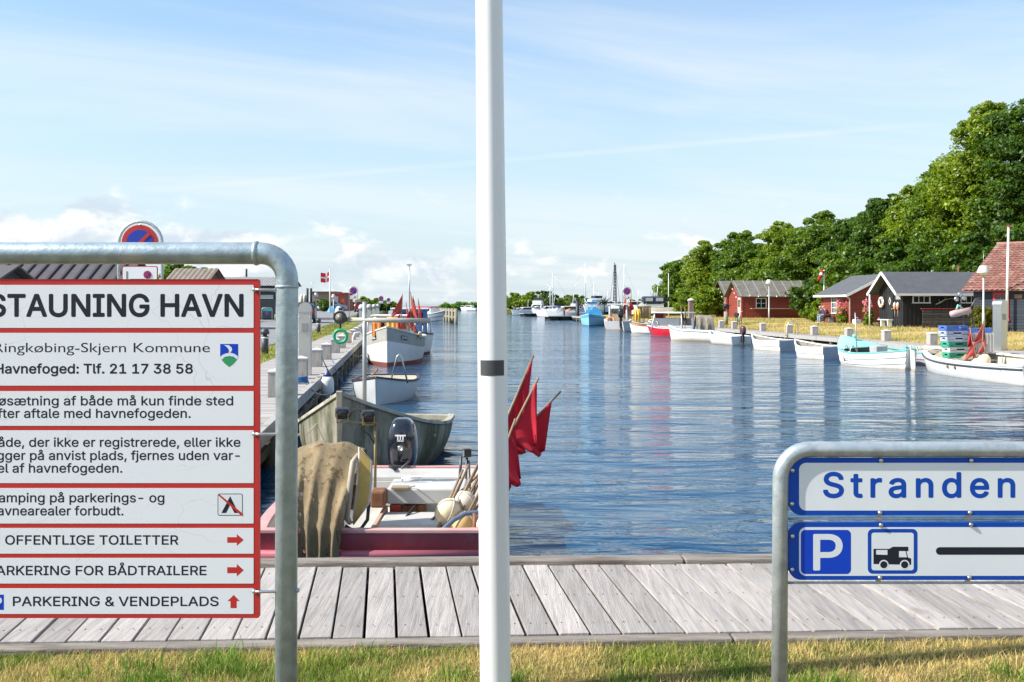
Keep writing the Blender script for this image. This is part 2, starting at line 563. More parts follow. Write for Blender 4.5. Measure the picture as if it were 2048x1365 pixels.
def white_sign_mat():
    """white retro-reflective sheet with fine crazing"""
    m, nt, bs = new_mat('crazed_white_sheet')
    N, L = nt.nodes, nt.links
    tc = N.new('ShaderNodeTexCoord')
    nz = N.new('ShaderNodeTexNoise'); nz.inputs['Scale'].default_value = 9; nz.inputs['Detail'].default_value = 3
    L.new(tc.outputs['Object'], nz.inputs['Vector'])
    mp = N.new('ShaderNodeVectorMath'); mp.operation = 'MULTIPLY_ADD'
    L.new(nz.outputs['Color'], mp.inputs[0]); mp.inputs[1].default_value = (0.1, 0.1, 0.1); L.new(tc.outputs['Object'], mp.inputs[2])
    vo = N.new('ShaderNodeTexVoronoi'); vo.feature = 'DISTANCE_TO_EDGE'; vo.inputs['Scale'].default_value = 7.5
    L.new(mp.outputs[0], vo.inputs['Vector'])
    r = N.new('ShaderNodeMapRange'); r.inputs[1].default_value = 0.0; r.inputs[2].default_value = 0.009; r.inputs[3].default_value = 0.42; r.inputs[4].default_value = 0
    L.new(vo.outputs['Distance'], r.inputs[0])
    n2 = N.new('ShaderNodeTexNoise'); n2.inputs['Scale'].default_value = 3.5; L.new(tc.outputs['Object'], n2.inputs['Vector'])
    r2 = N.new('ShaderNodeMapRange'); r2.inputs[1].default_value = 0.45; r2.inputs[2].default_value = 0.62; L.new(n2.outputs['Fac'], r2.inputs[0])
    mu = N.new('ShaderNodeMath'); mu.operation = 'MULTIPLY'; L.new(r.outputs[0], mu.inputs[0]); L.new(r2.outputs[0], mu.inputs[1])
    mx = N.new('ShaderNodeMix'); mx.data_type = 'RGBA'; mx.inputs[6].default_value = (0.80, 0.825, 0.84, 1); mx.inputs[7].default_value = (0.36, 0.37, 0.37, 1)
    L.new(mu.outputs[0], mx.inputs[0])
    L.new(mx.outputs[2], bs.inputs['Base Color'])
    bs.inputs['Roughness'].default_value = 0.35
    bs.inputs['Coat Weight'].default_value = 0.15
    return m


SHEET = white_sign_mat()
SHEET_PLAIN = mat('white_reflective_sheet', (0.755, 0.79, 0.805), 0.35, var=0.04, scale=4, coat=0.15, stain=(0.5, 0.5, 0.38), stain_lo=0.70, stain_hi=0.9, stain_scale=8)


# ---------------------------------------------------------------- lettering
try:
    SANS = bpy.data.fonts.load(bpy.utils.system_resource('DATAFILES', path='fonts') + '/Inter.woff2')
except Exception:
    SANS = None


def text_mesh(body, sans=True, bold=0.0, spacing=1.0):
    cu = bpy.data.curves.new('lettering', 'FONT')
    cu.body = body
    if sans and SANS:
        cu.font = SANS
    cu.resolution_u = 6
    cu.space_character = spacing
    ob = bpy.data.objects.new('lettering', cu)
    COL.objects.link(ob)
    dg = bpy.context.evaluated_depsgraph_get()
    crv = ob.to_curve(dg)
    polys = []
    for sp in crv.splines:
        bp = sp.bezier_points
        k = len(bp)
        pl = []
        for i in range(k):
            p0, h0, h1, p1 = bp[i].co, bp[i].handle_right, bp[(i + 1) % k].handle_left, bp[(i + 1) % k].co
            straight = (h0 - p0).cross(p1 - p0).length < 1e-5 and (h1 - p0).cross(p1 - p0).length < 1e-5
            for j in range(1 if straight else 5):
                t = j / 5
                q = p0 * (1 - t) ** 3 + h0 * 3 * t * (1 - t) ** 2 + h1 * 3 * t * t * (1 - t) + p1 * t ** 3
                pl.append((q.x, q.y))
        polys.append(pl)
    ob.to_curve_clear()
    bpy.data.objects.remove(ob)
    bpy.data.curves.remove(cu)
    # fill by the non-zero winding rule (the letter outlines overlap themselves)
    vs, es = [], []
    for pl in polys:
        o = len(vs); n = len(pl)
        vs += [Vector(p) for p in pl]
        es += [(o + i, o + (i + 1) % n) for i in range(n)]
    ov, oe, of, *_ = geometry.delaunay_2d_cdt(vs, es, [], 0, 1e-6)
    V = np.array([(p.x, p.y) for p in ov])
    T = np.array([f for f in of if len(f) == 3])
    C = V[T].mean(axis=1)
    A = np.array([(vs[i].x, vs[i].y) for i, j in es]); B = np.array([(vs[j].x, vs[j].y) for i, j in es])
    wn = np.zeros(len(C), int)
    for (ax, ay), (bx, by) in zip(A, B):
        side = (bx - ax) * (C[:, 1] - ay) - (C[:, 0] - ax) * (by - ay)
        wn += ((ay <= C[:, 1]) & (by > C[:, 1]) & (side > 0)).astype(int)
        wn -= ((ay > C[:, 1]) & (by <= C[:, 1]) & (side < 0)).astype(int)
    keep = T[wn != 0]
    me = bpy.data.meshes.new('lettering')
    me.from_pydata([(x, y, 0) for x, y in V], [], keep.tolist())
    bm = bmesh.new(); bm.from_mesh(me)
    bmesh.ops.delete(bm, geom=[v for v in bm.verts if not v.link_faces], context='VERTS')
    bm.to_mesh(me); bm.free()
    return me


def extent(me):
    xs = [v.co.x for v in me.vertices]; ys = [v.co.y for v in me.vertices]
    return min(xs), max(xs), min(ys), max(ys)


def lettering(name, body, x0, x1, base, cap, y, m, parent, anchor=None, sans=True, bold=0.0, spacing=1.0, right=None, up=None, origin=None):
    """flat lettering; the part of the string `anchor` (its tail) spans x0..x1 in the local XZ plane at local y, capitals `cap` high"""
    me = text_mesh(body, sans, bold, spacing)
    full = extent(me)
    capm = extent(text_mesh('H', sans, bold))
    sz = cap / (capm[3] - capm[2])
    if anchor and anchor != body:
        wa = extent(text_mesh(anchor, sans, bold, spacing))
        w = wa[1] - wa[0]
    else:
        w = full[1] - full[0]
    sx = (x1 - x0) / w
    for v in me.vertices:
        a = x1 - (full[1] - v.co.x) * sx
        b = base + v.co.y * sz
        v.co = (a, y, b)
    if bold > 0:            # heavier strokes: the outline spread a little in every direction
        d = bold * cap / 0.72
        nv = len(me.vertices)
        co = [v.co.copy() for v in me.vertices]
        fc = [tuple(p.vertices) for p in me.polygons]
        vs, fs = [], []
        offs = [(0, 0)] + [(math.cos(2 * math.pi * k / 8), math.sin(2 * math.pi * k / 8)) for k in range(8)]
        for k, (dx, dz) in enumerate(offs):
            vs += [(c.x + dx * d, c.y - 0.00001 * k, c.z + dz * d) for c in co]
            fs += [tuple(i + k * nv for i in f) for f in fc]
        me = bpy.data.meshes.new(name)
        me.from_pydata(vs, [], fs)
    me.materials.clear()
    me.materials.append(m)
    o = bpy.data.objects.new(name, me)
    COL.objects.link(o)
    o.parent = parent
    if origin is not None:
        o.matrix_local = origin
    return o


def rrect(x0, z0, x1, z1, r, n=6):
    pts = []
    for cx, cz, a0 in ((x1 - r, z1 - r, 0), (x0 + r, z1 - r, 90), (x0 + r, z0 + r, 180), (x1 - r, z0 + r, 270)):
        for i in range(n + 1):
            a = R(a0 + 90 * i / n)
            pts.append((cx + r * math.cos(a), cz + r * math.sin(a)))
    return pts


def circle2(cx, cz, r, n=24):
    return [(cx + r * math.cos(2 * math.pi * i / n), cz + r * math.sin(2 * math.pi * i / n)) for i in range(n)]


def arc_pts(c, r, a0, a1, n, ax='XZ'):
    out = []
    for i in range(n + 1):
        a = R(a0 + (a1 - a0) * i / n)
        out.append(Vector((c[0] + r * math.cos(a), c[1], c[2] + r * math.sin(a))))
    return out
import numpy as np


def XL(y):
    return -4.72 - 0.111 * (y - 26.2)


def XR(y):
    return 16.0 - 0.086 * (y - 40.0)


def zl(y):
    return min(0.62, max(0.0, (y - 50.0) * 0.0062))


# ---------------------------------------------------------------- water
def water_mat():
    m, nt, bs = new_mat('harbour_water')
    N, L = nt.nodes, nt.links
    tc = N.new('ShaderNodeTexCoord')
    bs.inputs['Base Color'].default_value = (0.004, 0.050, 0.112, 1)
    bs.inputs['Roughness'].default_value = 0.06
    bs.inputs['IOR'].default_value = 1.33

    def nz(sc, st, det, rg, dist=0.0, rot=0.0):
        mp = N.new('ShaderNodeMapping'); mp.inputs['Scale'].default_value = st; mp.inputs['Rotation'].default_value = (0, 0, rot)
        L.new(tc.outputs['Object'], mp.inputs[0])
        n = N.new('ShaderNodeTexNoise'); n.inputs['Scale'].default_value = sc; n.inputs['Detail'].default_value = det
        n.inputs['Roughness'].default_value = rg; n.inputs['Distortion'].default_value = dist
        L.new(mp.outputs[0], n.inputs['Vector'])
        return n.outputs['Fac']
    a = nz(1.0, (0.55, 1.7, 1), 4, 0.5, 0.6, 0.10)
    b = nz(4.0, (0.5, 1.2, 1), 3, 0.55, 0.4, -0.18)
    c = nz(0.10, (0.7, 2.0, 1), 4, 0.6)
    lw = nz(0.30, (0.45, 1.5, 1), 2, 0.5, 0.8, 0.06)
    mr = N.new('ShaderNodeMapRange'); mr.inputs[1].default_value = 0.38; mr.inputs[2].default_value = 0.62; mr.inputs[3].default_value = 0.30; mr.inputs[4].default_value = 1.25
    L.new(c, mr.inputs[0])
    ad = N.new('ShaderNodeMath'); ad.operation = 'MULTIPLY_ADD'; L.new(b, ad.inputs[0]); ad.inputs[1].default_value = 0.30; L.new(a, ad.inputs[2])
    mu = N.new('ShaderNodeMath'); mu.operation = 'MULTIPLY'; L.new(ad.outputs[0], mu.inputs[0]); L.new(mr.outputs[0], mu.inputs[1])
    fa = N.new('ShaderNodeMath'); fa.operation = 'MULTIPLY_ADD'; L.new(lw, fa.inputs[0]); fa.inputs[1].default_value = 1.1; L.new(mu.outputs[0], fa.inputs[2])
    bp = N.new('ShaderNodeBump'); bp.inputs['Strength'].default_value = 1.0; bp.inputs['Distance'].default_value = 0.20
    sp = N.new('ShaderNodeSeparateXYZ'); L.new(tc.outputs['Object'], sp.inputs[0])
    wd = N.new('ShaderNodeMapRange')          # sheltered by the near quay, windier down the basin
    for i_, v_ in enumerate((8.0, 70.0, 0.42, 0.62)):
        wd.inputs[i_ + 1].default_value = v_
    L.new(sp.outputs[1], wd.inputs[0])
    fb = N.new('ShaderNodeMath'); fb.operation = 'MULTIPLY'; L.new(fa.outputs[0], fb.inputs[0]); L.new(wd.outputs[0], fb.inputs[1])
    L.new(fb.outputs[0], bp.inputs['Height'])
    L.new(bp.outputs[0], bs.inputs['Normal'])
    return m


mb = MB()
mb.add([(-6000, -60, 0), (6000, -60, 0), (6000, 9000, 0), (-6000, 9000, 0)], [(0, 1, 2, 3)])
structure(mb.build('water', water_mat(), loc=(0, 0, WATER_Z)))


# ---------------------------------------------------------------- ground materials
def ground_mat(name, c1, c2, c3, sc=0.6, bump=0.4):
    m, nt, bs = new_mat(name)
    N, L = nt.nodes, nt.links
    tc = N.new('ShaderNodeTexCoord')

    def nz(s_, d):
        n = N.new('ShaderNodeTexNoise'); n.inputs['Scale'].default_value = s_; n.inputs['Detail'].default_value = d
        n.inputs['Roughness'].default_value = 0.65
        L.new(tc.outputs['Object'], n.inputs['Vector']); return n.outputs['Fac']
    r = N.new('ShaderNodeValToRGB')
    e = r.color_ramp.elements
    e[0].position = 0.36; e[0].color = (*c1, 1)
    e[1].position = 0.66; e[1].color = (*c3, 1)
    k = e.new(0.5); k.color = (*c2, 1)
    L.new(nz(sc, 8), r.inputs[0])
    h = N.new('ShaderNodeHueSaturation')
    mr = N.new('ShaderNodeMapRange'); mr.inputs[1].default_value = 0.3; mr.inputs[2].default_value = 0.7; mr.inputs[3].default_value = 0.65; mr.inputs[4].default_value = 1.3
    L.new(nz(sc * 22, 4), mr.inputs[0]); L.new(mr.outputs[0], h.inputs['Value']); L.new(r.outputs[0], h.inputs['Color'])
    L.new(h.outputs[0], bs.inputs['Base Color'])
    bs.inputs['Roughness'].default_value = 0.9
    bs.inputs['Specular IOR Level'].default_value = 0.1
    b = N.new('ShaderNodeBump'); b.inputs['Strength'].default_value = bump; b.inputs['Distance'].default_value = 0.05
    L.new(nz(sc * 30, 5), b.inputs['Height']); L.new(b.outputs[0], bs.inputs['Normal'])
    return m


G_LAWN = ground_mat('lawn_soil_and_thatch', (0.09, 0.10, 0.03), (0.22, 0.17, 0.07), (0.36, 0.27, 0.13), 1.6, 0.9)
G_BANK = ground_mat('dry_bank_turf', (0.17, 0.20, 0.045), (0.40, 0.30, 0.10), (0.52, 0.40, 0.17), 0.25)
G_VERGE = ground_mat('green_verge_turf', (0.12, 0.17, 0.03), (0.22, 0.24, 0.05), (0.34, 0.29, 0.09), 0.4)
G_FAR = ground_mat('far_turf', (0.08, 0.12, 0.03), (0.17, 0.18, 0.05), (0.3, 0.26, 0.1), 0.1)
ASPH = ground_mat('grey_asphalt', (0.20, 0.20, 0.205), (0.235, 0.235, 0.24), (0.27, 0.265, 0.26), 0.5, 0.1)

# near lawn in front of the planking
mb = MB()
rows = []
for j in range(22):
    y = -30 + 34.95 * (j / 21)
    row = []
    for i in range(41):
        x = -60 + 3 * i
        yy = y if j < 21 else 4.90 + 0.045 * max(-12, min(22, x))
        row.append((x, yy, -0.03 + 0.012 * mnoise.noise(Vector((x, yy, 0)) * 0.8)))
    rows.append(row)
mb.grid(rows)
mb.grid([[(-60 + 3 * i, 4.9 + 0.045 * max(-12, min(22, -60 + 3 * i)), z) for i in range(41)] for z in (-0.03, -1.4)])
structure(mb.build('lawn', G_LAWN))

# left harbour ground
mb = MB()
ys = [4.9, 6.2, 10, 20, 30, 40, 50, 60, 70, 85, 100, 120, 140, 165, 172]
offs = [0.35, 2.05, 3.4, 6, 10.6, 16, 30, 60, 130]
rows = []
for y in ys:
    rows.append([(XL(y) - o, y, (-0.13 if o < 2 else zl(y) - 0.012) - (0.25 if y > 170 else 0)) for o in offs])
mb.grid(rows)
mb.grid([[(XL(y) - 0.35, y, z) for y in ys] for z in (-0.13, -1.6)], mat=1)
mb.grid([[(XL(172) - o, 172, z) for o in offs] for z in (0.35, -1.6)], mat=1)
structure(mb.build('ground', [G_VERGE, WOODD]))
# quay road
mb = MB()
mb.grid([[(XL(y) - o, y, zl(y) + 0.006) for o in (3.4, 5, 7, 9, 10.6)] for y in ys[1:-1]])
structure(mb.build('quay_road', ASPH))
mb = MB()
for y0, y1, o0, o1 in ((66, 66.5, 3.6, 9.5), (50, 110, 10.25, 10.4)):
    mb.grid([[(XL(y) - o, y, zl(y) + 0.011) for o in (o0, o1)] for y in (y0, (y0 + y1) / 2, y1)])
structure(mb.build('road_marking', WHITE))
# parking apron in front of the sheds
mb = MB()
mb.grid([[(XL(y) - o, y, zl(y) + 0.003) for o in (14.5, 20, 30)] for y in (20, 40, 50, 60, 75)])
structure(mb.build('parking_apron', ASPH))

# right bank
mb = MB()
ysr = [4.9, 10, 20, 26, 30, 34, 38, 42, 46, 50, 55, 60, 66, 72, 80, 90, 100, 112, 124, 134]


def zr(o):
    return -0.03 + 0.26 * min(1, max(0, (o - 1.4) / 5.0))


offr = [1.28, 1.6, 2.4, 3.5, 5, 6.5, 9, 13, 20, 40, 90]
rows = []
for y in ysr:
    rows.append([(XR(y) + o, y, zr(o) + 0.03 * mnoise.noise(Vector((XR(y) + o, y, 3)) * 0.35)) for o in offr])
mb.grid(rows)
mb.grid([[(XR(134) + o, 134, z) for o in offr] for z in (0.2, -1.6)])
structure(mb.build('grass_bank', G_BANK))

# far shore behind the marina and the long low coast
mb = MB()
poly = [(-2, 232), (30, 226), (80, 215), (300, 210), (700, 300), (700, 500), (60, 420), (0, 300)]
mb.prism(poly, -2, 0.25, plane='XY')
structure(mb.build('far_shore', G_FAR))


# ---------------------------------------------------------------- planked quays
def walkway(y0, y1, edge, back, pitch, mats, name, sgn):
    """cross boards along a quay; sgn +1: land on the +x side"""
    mb = MB()
    n = int((y1 - y0) / pitch)
    for i in range(n):
        y = y0 + i * pitch
        w = pitch - 0.009
        slope = -0.111 if sgn < 0 else -0.086
        xa, xb = edge(y) + sgn * 0.03, edge(y) + sgn * back
        dz = random.uniform(-0.003, 0.003)
        dxy = (xb - xa) * (-slope)
        vs = []
        for z in (-0.05, dz):
            vs += [(xa, y, z), (xa + slope * w, y + w, z), (xb + slope * w, y + w + dxy, z), (xb, y + dxy, z)]
        mb.add(vs, [(3, 2, 1, 0), (4, 5, 6, 7), (0, 1, 5, 4), (1, 2, 6, 5), (2, 3, 7, 6), (3, 0, 4, 7)])
    return mb


mb = walkway(6.62, 150, XL, 2.0, 0.2, None, 'boardwalk', -1)
ob = mb.build('boardwalk', WOODX, fix=False)
structure(ob)
mb = MB()
# edge beams, walings, posts and lining of the left quay
yy = 6.55
while yy < 150:
    y2 = min(yy + 5.98, 150)
    for x_, z_, w_, h_, m_ in ((0.0, -0.075, 0.10, 0.20, 0), (-0.06, -0.36, 0.14, 0.12, 1)):
        a, b = Vector((XL(yy) + x_, yy, z_)), Vector((XL(y2) + x_, y2, z_))
        mb.bar(a, b, w_, h_, m_)
    yy += 6.0
for i in range(64):
    y = 7.2 + i * 2.25
    mb.cyl((XL(y) - 0.02, y, -2.2), (XL(y) - 0.02, y, -0.19), 0.11, n=10, mat=1)
structure(mb.build('quay_edge', [WOODP, WOODD]))

mb = walkway(7.2, 134, XR, 1.3, 0.2, None, 'boardwalk', 1)
structure(mb.build('boardwalk', WOODX, fix=False))
mb = MB()
yy = 7.0
while yy < 132:
    y2 = yy + 5.98
    mb.bar((XR(yy), yy, -0.075), (XR(y2), y2, -0.075), 0.10, 0.18, 0)
    mb.bar((XR(yy) + 0.08, yy, -0.34), (XR(y2) + 0.08, y2, -0.34), 0.12, 0.10, 1)
    yy += 6.0
for i in range(55):
    y = 7.6 + i * 2.25
    mb.cyl((XR(y) + 0.06, y, -2.2), (XR(y) + 0.06, y, -0.17), 0.10, n=10, mat=1)
mb.grid([[(XR(y) + 1.25, y, z) for y in (7, 40, 80, 134)] for z in (-0.06, -2.0)], mat=1)
structure(mb.build('quay_edge', [WOODP, WOODD]))

mb = MB()
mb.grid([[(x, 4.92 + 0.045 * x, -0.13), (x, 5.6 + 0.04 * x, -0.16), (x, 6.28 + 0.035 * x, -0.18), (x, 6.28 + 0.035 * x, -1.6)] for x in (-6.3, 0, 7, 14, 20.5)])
structure(mb.build('dark_gap_sheet', mat('dark_sheet_under_boards', (0.02, 0.017, 0.013), 0.95, var=0.3)))  # near-black sheet added below the boards so their gaps look shaded
# planking at the head of the basin, right in front of the camera
mb = MB()
pitch = 0.161
x = -6.2
i = 0
dirx = -0.127
while x < 20.5:
    w = pitch - random.uniform(0.010, 0.017)
    dz = random.uniform(-0.004, 0.003)
    ya, yb = 4.99 + 0.045 * x, 6.30 + 0.035 * x
    tilt = random.uniform(-0.002, 0.002)
    vs = []
    for z in (-0.045, dz):
        vs += [(x, ya, z), (x + w, ya + 0.045 * w, z + tilt), (x + w + dirx * (yb - ya), yb + 0.035 * w, z + tilt), (x + dirx * (yb - ya), yb, z)]
    mb.add(vs, [(3, 2, 1, 0), (4, 5, 6, 7), (0, 1, 5, 4), (1, 2, 6, 5), (2, 3, 7, 6), (3, 0, 4, 7)])
    x += pitch
structure(mb.build('boardwalk', WOOD, fix=False, bevel=0.003))
mb = MB()
for xx in np.arange(-6.0, 20.4, 0.161):        # screw heads
    for fr in (0.12, 0.5, 0.88):
        for dxs in (0.035, 0.115):
            ya, yb = 4.99 + 0.045 * xx, 6.30 + 0.035 * xx
            yq = ya + (yb - ya) * fr
            if abs(xx) < 4:
                mb.lathe([(0.0045, 0.003), (0.0045, 0.0052), (0, 0.0056)], 6, (xx - 0.2 + 0.0 + dxs + dirx * (yb - ya) * fr, yq, 0))
structure(mb.build('deck_screws', mat('deck_screw_steel', (0.2, 0.18, 0.16), 0.5, 0.6)))
mb = MB()
xs = [-6.4, -2.9, 1.1, 5.1, 9.1, 13.1, 17.1, 20.6]
for a, b in zip(xs[:-1], xs[1:]):
    b2 = b - 0.012
    mb.bar((a, 4.93 + 0.045 * a, -0.045), (b2, 4.93 + 0.045 * b2, -0.045), 0.095, 0.085, 0)
    mb.bar((a, 6.375 + 0.035 * a, -0.03), (b2, 6.375 + 0.035 * b2, -0.03), 0.135, 0.115, 0)
    mb.bar((a, 6.33 + 0.035 * a, -0.22), (b2, 6.33 + 0.035 * b2, -0.22), 0.08, 0.2, 1)
for i in range(14):
    x = -5.5 + 1.95 * i
    mb.cyl((x, 6.2 + 0.035 * x, -2.2), (x, 6.2 + 0.035 * x, -0.12), 0.1, n=10, mat=1)
structure(mb.build('quay_edge', [mat('grey_deck_beam', (0.23, 0.20, 0.17), 0.85, var=0.35, scale=3, bump=0.6, bscale=15, stretch=(0.5, 5, 5), stain=(0.12, 0.095, 0.075), stain_lo=0.46, stain_hi=0.66, stain_scale=4, stain_stretch=(0.6, 3, 3)), WOODD], bevel=0.008))


# ---------------------------------------------------------------- grass
def blades(name, label, pts, hmin, hmax, w, m, lean=0.5):
    """pts: (n,3) roots; each blade is a bent two-segment tapering strip"""
    n = len(pts)
    rng = np.random.default_rng(len(name) + n)
    h = rng.uniform(hmin, hmax, n) * (0.6 + 0.8 * rng.random(n))
    a = rng.uniform(0, 2 * np.pi, n)
    la = rng.uniform(0, 2 * np.pi, n)
    le = rng.uniform(0.1, lean, n) * h
    wx, wy = np.cos(a) * w, np.sin(a) * w
    lx, ly = np.cos(la) * le, np.sin(la) * le
    V = np.zeros((n, 5, 3))
    V[:, 0] = pts + np.stack([-wx, -wy, 0 * h], 1)
    V[:, 1] = pts + np.stack([wx, wy, 0 * h], 1)
    V[:, 2] = pts + np.stack([wx * .7 + lx * .3, wy * .7 + ly * .3, h * .6], 1)
    V[:, 3] = pts + np.stack([-wx * .7 + lx * .3, -wy * .7 + ly * .3, h * .6], 1)
    V[:, 4] = pts + np.stack([lx, ly, h], 1)
    base = np.arange(n)[:, None] * 5
    loops = (base + np.array([[0, 1, 2, 3, 3, 2, 4]])).ravel()
    me = bpy.data.meshes.new(name)
    me.vertices.add(n * 5)
    me.vertices.foreach_set('co', V.ravel())
    me.loops.add(n * 7)
    me.loops.foreach_set('vertex_index', loops)
    me.polygons.add(n * 2)
    st = (np.arange(n)[:, None] * 7 + np.array([[0, 4]])).ravel()
    me.polygons.foreach_set('loop_start', st)
    me.update(calc_edges=True)
    me.validate()
    me.materials.append(m)
    o = bpy.data.objects.new(name, me)
    COL.objects.link(o)
    return tag(o, label, 'grass', kind='stuff')


def grass_mat(name, green, dry, bias=0.0, sc=1.2):
    m, nt, bs = new_mat(name)
    N, L = nt.nodes, nt.links
    g = N.new('ShaderNodeNewGeometry')
    tc = N.new('ShaderNodeTexCoord')
    n = N.new('ShaderNodeTexNoise'); n.inputs['Scale'].default_value = sc; n.inputs['Detail'].default_value = 4
    L.new(tc.outputs['Object'], n.inputs['Vector'])
    a = N.new('ShaderNodeMath'); a.operation = 'MULTIPLY_ADD'; L.new(n.outputs['Fac'], a.inputs[0]); a.inputs[1].default_value = 3.2; a.inputs[2].default_value = -1.55 + bias
    b = N.new('ShaderNodeMath'); b.operation = 'MULTIPLY_ADD'; L.new(g.outputs['Random Per Island'], b.inputs[0]); b.inputs[1].default_value = 0.9; L.new(a.outputs[0], b.inputs[2])
    r = N.new('ShaderNodeValToRGB')
    e = r.color_ramp.elements
    e[0].position = 0.1; e[0].color = (*green, 1)
    e[1].position = 0.85; e[1].color = (*dry, 1)
    k = e.new(0.48); k.color = tuple(0.5 * x + 0.5 * y + 0.02 for x, y in zip(green, dry)) + (1,)
    L.new(b.outputs[0], r.inputs[0])
    L.new(r.outputs[0], bs.inputs['Base Color'])
    bs.inputs['Roughness'].default_value = 0.6
    bs.inputs['Specular IOR Level'].default_value = 0.25
    tr = N.new('ShaderNodeBsdfTranslucent'); L.new(r.outputs[0], tr.inputs[0])
    ms = N.new('ShaderNodeMixShader'); ms.inputs[0].default_value = 0.35
    L.new(bs.outputs[0], ms.inputs[1]); L.new(tr.outputs[0], ms.inputs[2])
    L.new(ms.outputs[0], N['Material Output'].inputs['Surface'])
    return m


rg = np.random.default_rng(5)
n = 62000
px_ = rg.uniform(-3.2, 3.4, n)
t_ = rg.random(n) ** 0.8
py_ = 3.75 + t_ * (4.87 + 0.045 * px_ - 3.75)
pts = np.stack([px_, py_, np.full(n, -0.035)], 1)
GR_NEAR = grass_mat('lawn_blades', (0.19, 0.28, 0.03), (0.72, 0.55, 0.21), 0.10, 1.6)
blades('lawn_grass', 'short patchy green and straw grass in front of the planking', pts, 0.016, 0.046, 0.0018, GR_NEAR, 1.1)
# greener clover like tufts near the front
n = 7000
cx = rg.uniform(-2.6, 3.0, 60); cyy = 3.9 + 0.85 * rg.random(60) ** 1.6
k = rg.integers(0, 60, n)
pts = np.stack([cx[k] + rg.normal(0, 0.07, n), np.minimum(cyy[k] + rg.normal(0, 0.05, n), 4.84), np.full(n, -0.035)], 1)
blades('grass_tufts', 'longer green grass tufts and weeds in the lawn', pts, 0.04, 0.085, 0.003, grass_mat('green_tuft_blades', (0.10, 0.23, 0.02), (0.32, 0.38, 0.06), -0.1), 0.9)
# bank on the right
n = 26000
yb_ = rg.uniform(26, 125, n)
o_ = 1.25 + 13 * rg.random(n) ** 1.5
pts = np.stack([np.array([XR(v) for v in yb_]) + o_, yb_, np.array([zr(v) for v in o_]) - 0.03], 1)
blades('bank_grass', 'dry yellow and green grass along the far bank of the harbour', pts, 0.06, 0.17, 0.018, grass_mat('bank_blades', (0.14, 0.19, 0.03), (0.56, 0.41, 0.16), 0.22, 0.3), 0.9)
n = 14000
yb_ = 8 + 100 * rg.random(n)
o_ = np.where(rg.random(n) < 0.75, rg.uniform(2.05, 3.4, n), rg.uniform(10.8, 15, n))
pts = np.stack([np.array([XL(v) for v in yb_]) - o_, yb_, np.array([zl(v) for v in yb_]) - 0.02], 1)
blades('verge_grass', 'green and yellow grass verge between the planked quay and road', pts, 0.04, 0.13, 0.014, grass_mat('verge_blades', (0.11, 0.19, 0.025), (0.44, 0.36, 0.11), 0.0, 0.4), 0.9)

# ---------------------------------------------------------------- mooring posts
def bollard_mesh():
    mb = MB()
    mb.box((0, 0, 0.215), (0.29, 0.29, 0.43))
    return mb


def cap_mesh():
    mb = MB()
    s_, z0 = 0.152, 0.43
    vs = [(-s_, -s_, z0), (s_, -s_, z0), (s_, s_, z0), (-s_, s_, z0), (-s_, -s_, z0 + .025), (s_, -s_, z0 + .025), (s_, s_, z0 + .025), (-s_, s_, z0 + .025), (0, 0, z0 + 0.075)]
    mb.add(vs, [(3, 2, 1, 0), (0, 1, 5, 4), (1, 2, 6, 5), (2, 3, 7, 6), (3, 0, 4, 7), (4, 5, 8), (5, 6, 8), (6, 7, 8), (7, 4, 8)])
    return mb


def ordinal(i):
    w = ['first', 'second', 'third', 'fourth', 'fifth', 'sixth', 'seventh', 'eighth', 'ninth', 'tenth', 'eleventh', 'twelfth', 'thirteenth', 'fourteenth', 'fifteenth', 'sixteenth', 'seventeenth', 'eighteenth', 'nineteenth', 'twentieth']
    return w[i]


proto = None
ysl = [17.8, 22.1, 26.2, 29.6, 33.7, 37.3, 41.8, 45.6, 49.4, 53.2, 57.0]
for i, y in enumerate(ysl):
    lab = 'square grey mooring post on the left quay, %s from the camera' % ordinal(i)
    pos = (XL(y) - 0.40, y, 0.001)
    if proto is None:
        proto = thing('mooring_post', lab, 'mooring post', pos, R(6.3), 'wooden mooring posts along the left quay')
        bollard_mesh().build('post', WOODP, proto, bevel=0.012)
        cap_mesh().build('cap', WOODCAP, proto)
    else:
        copy_tree(proto, loc=pos, label=lab)
ysr_ = [33.5, 36.9, 40.2, 44.2, 48.1, 52.4, 56.0, 60.4, 66.0, 68.9, 73.0, 77.0]
for i, y in enumerate(ysr_):
    c = copy_tree(proto, loc=(XR(y) + 0.9, y, 0.001), rz=R(4.9), label='squat pale mooring post on the right quay, %s from the right edge of the photo' % ordinal(i))
    c['group'] = 'wooden mooring posts along the right quay'
    c.scale = (1.1, 1.1, 1.02)
# ================================================================ harbour information board
YS = 2.75
K1 = YS / FPX


def u1(px):
    return (px - 1024.0) * K1


def w1(py):
    return CAMZ - (py - 608.0) * K1


board = thing('information_board', 'large white and red harbour information board in a galvanised pipe frame', 'sign', (-1.24, YS, -0.03))
OB = Vector((-1.24, YS, -0.03))


def lb(px, py):      # local x, z on the board
    return u1(px) - OB.x, w1(py) - OB.z


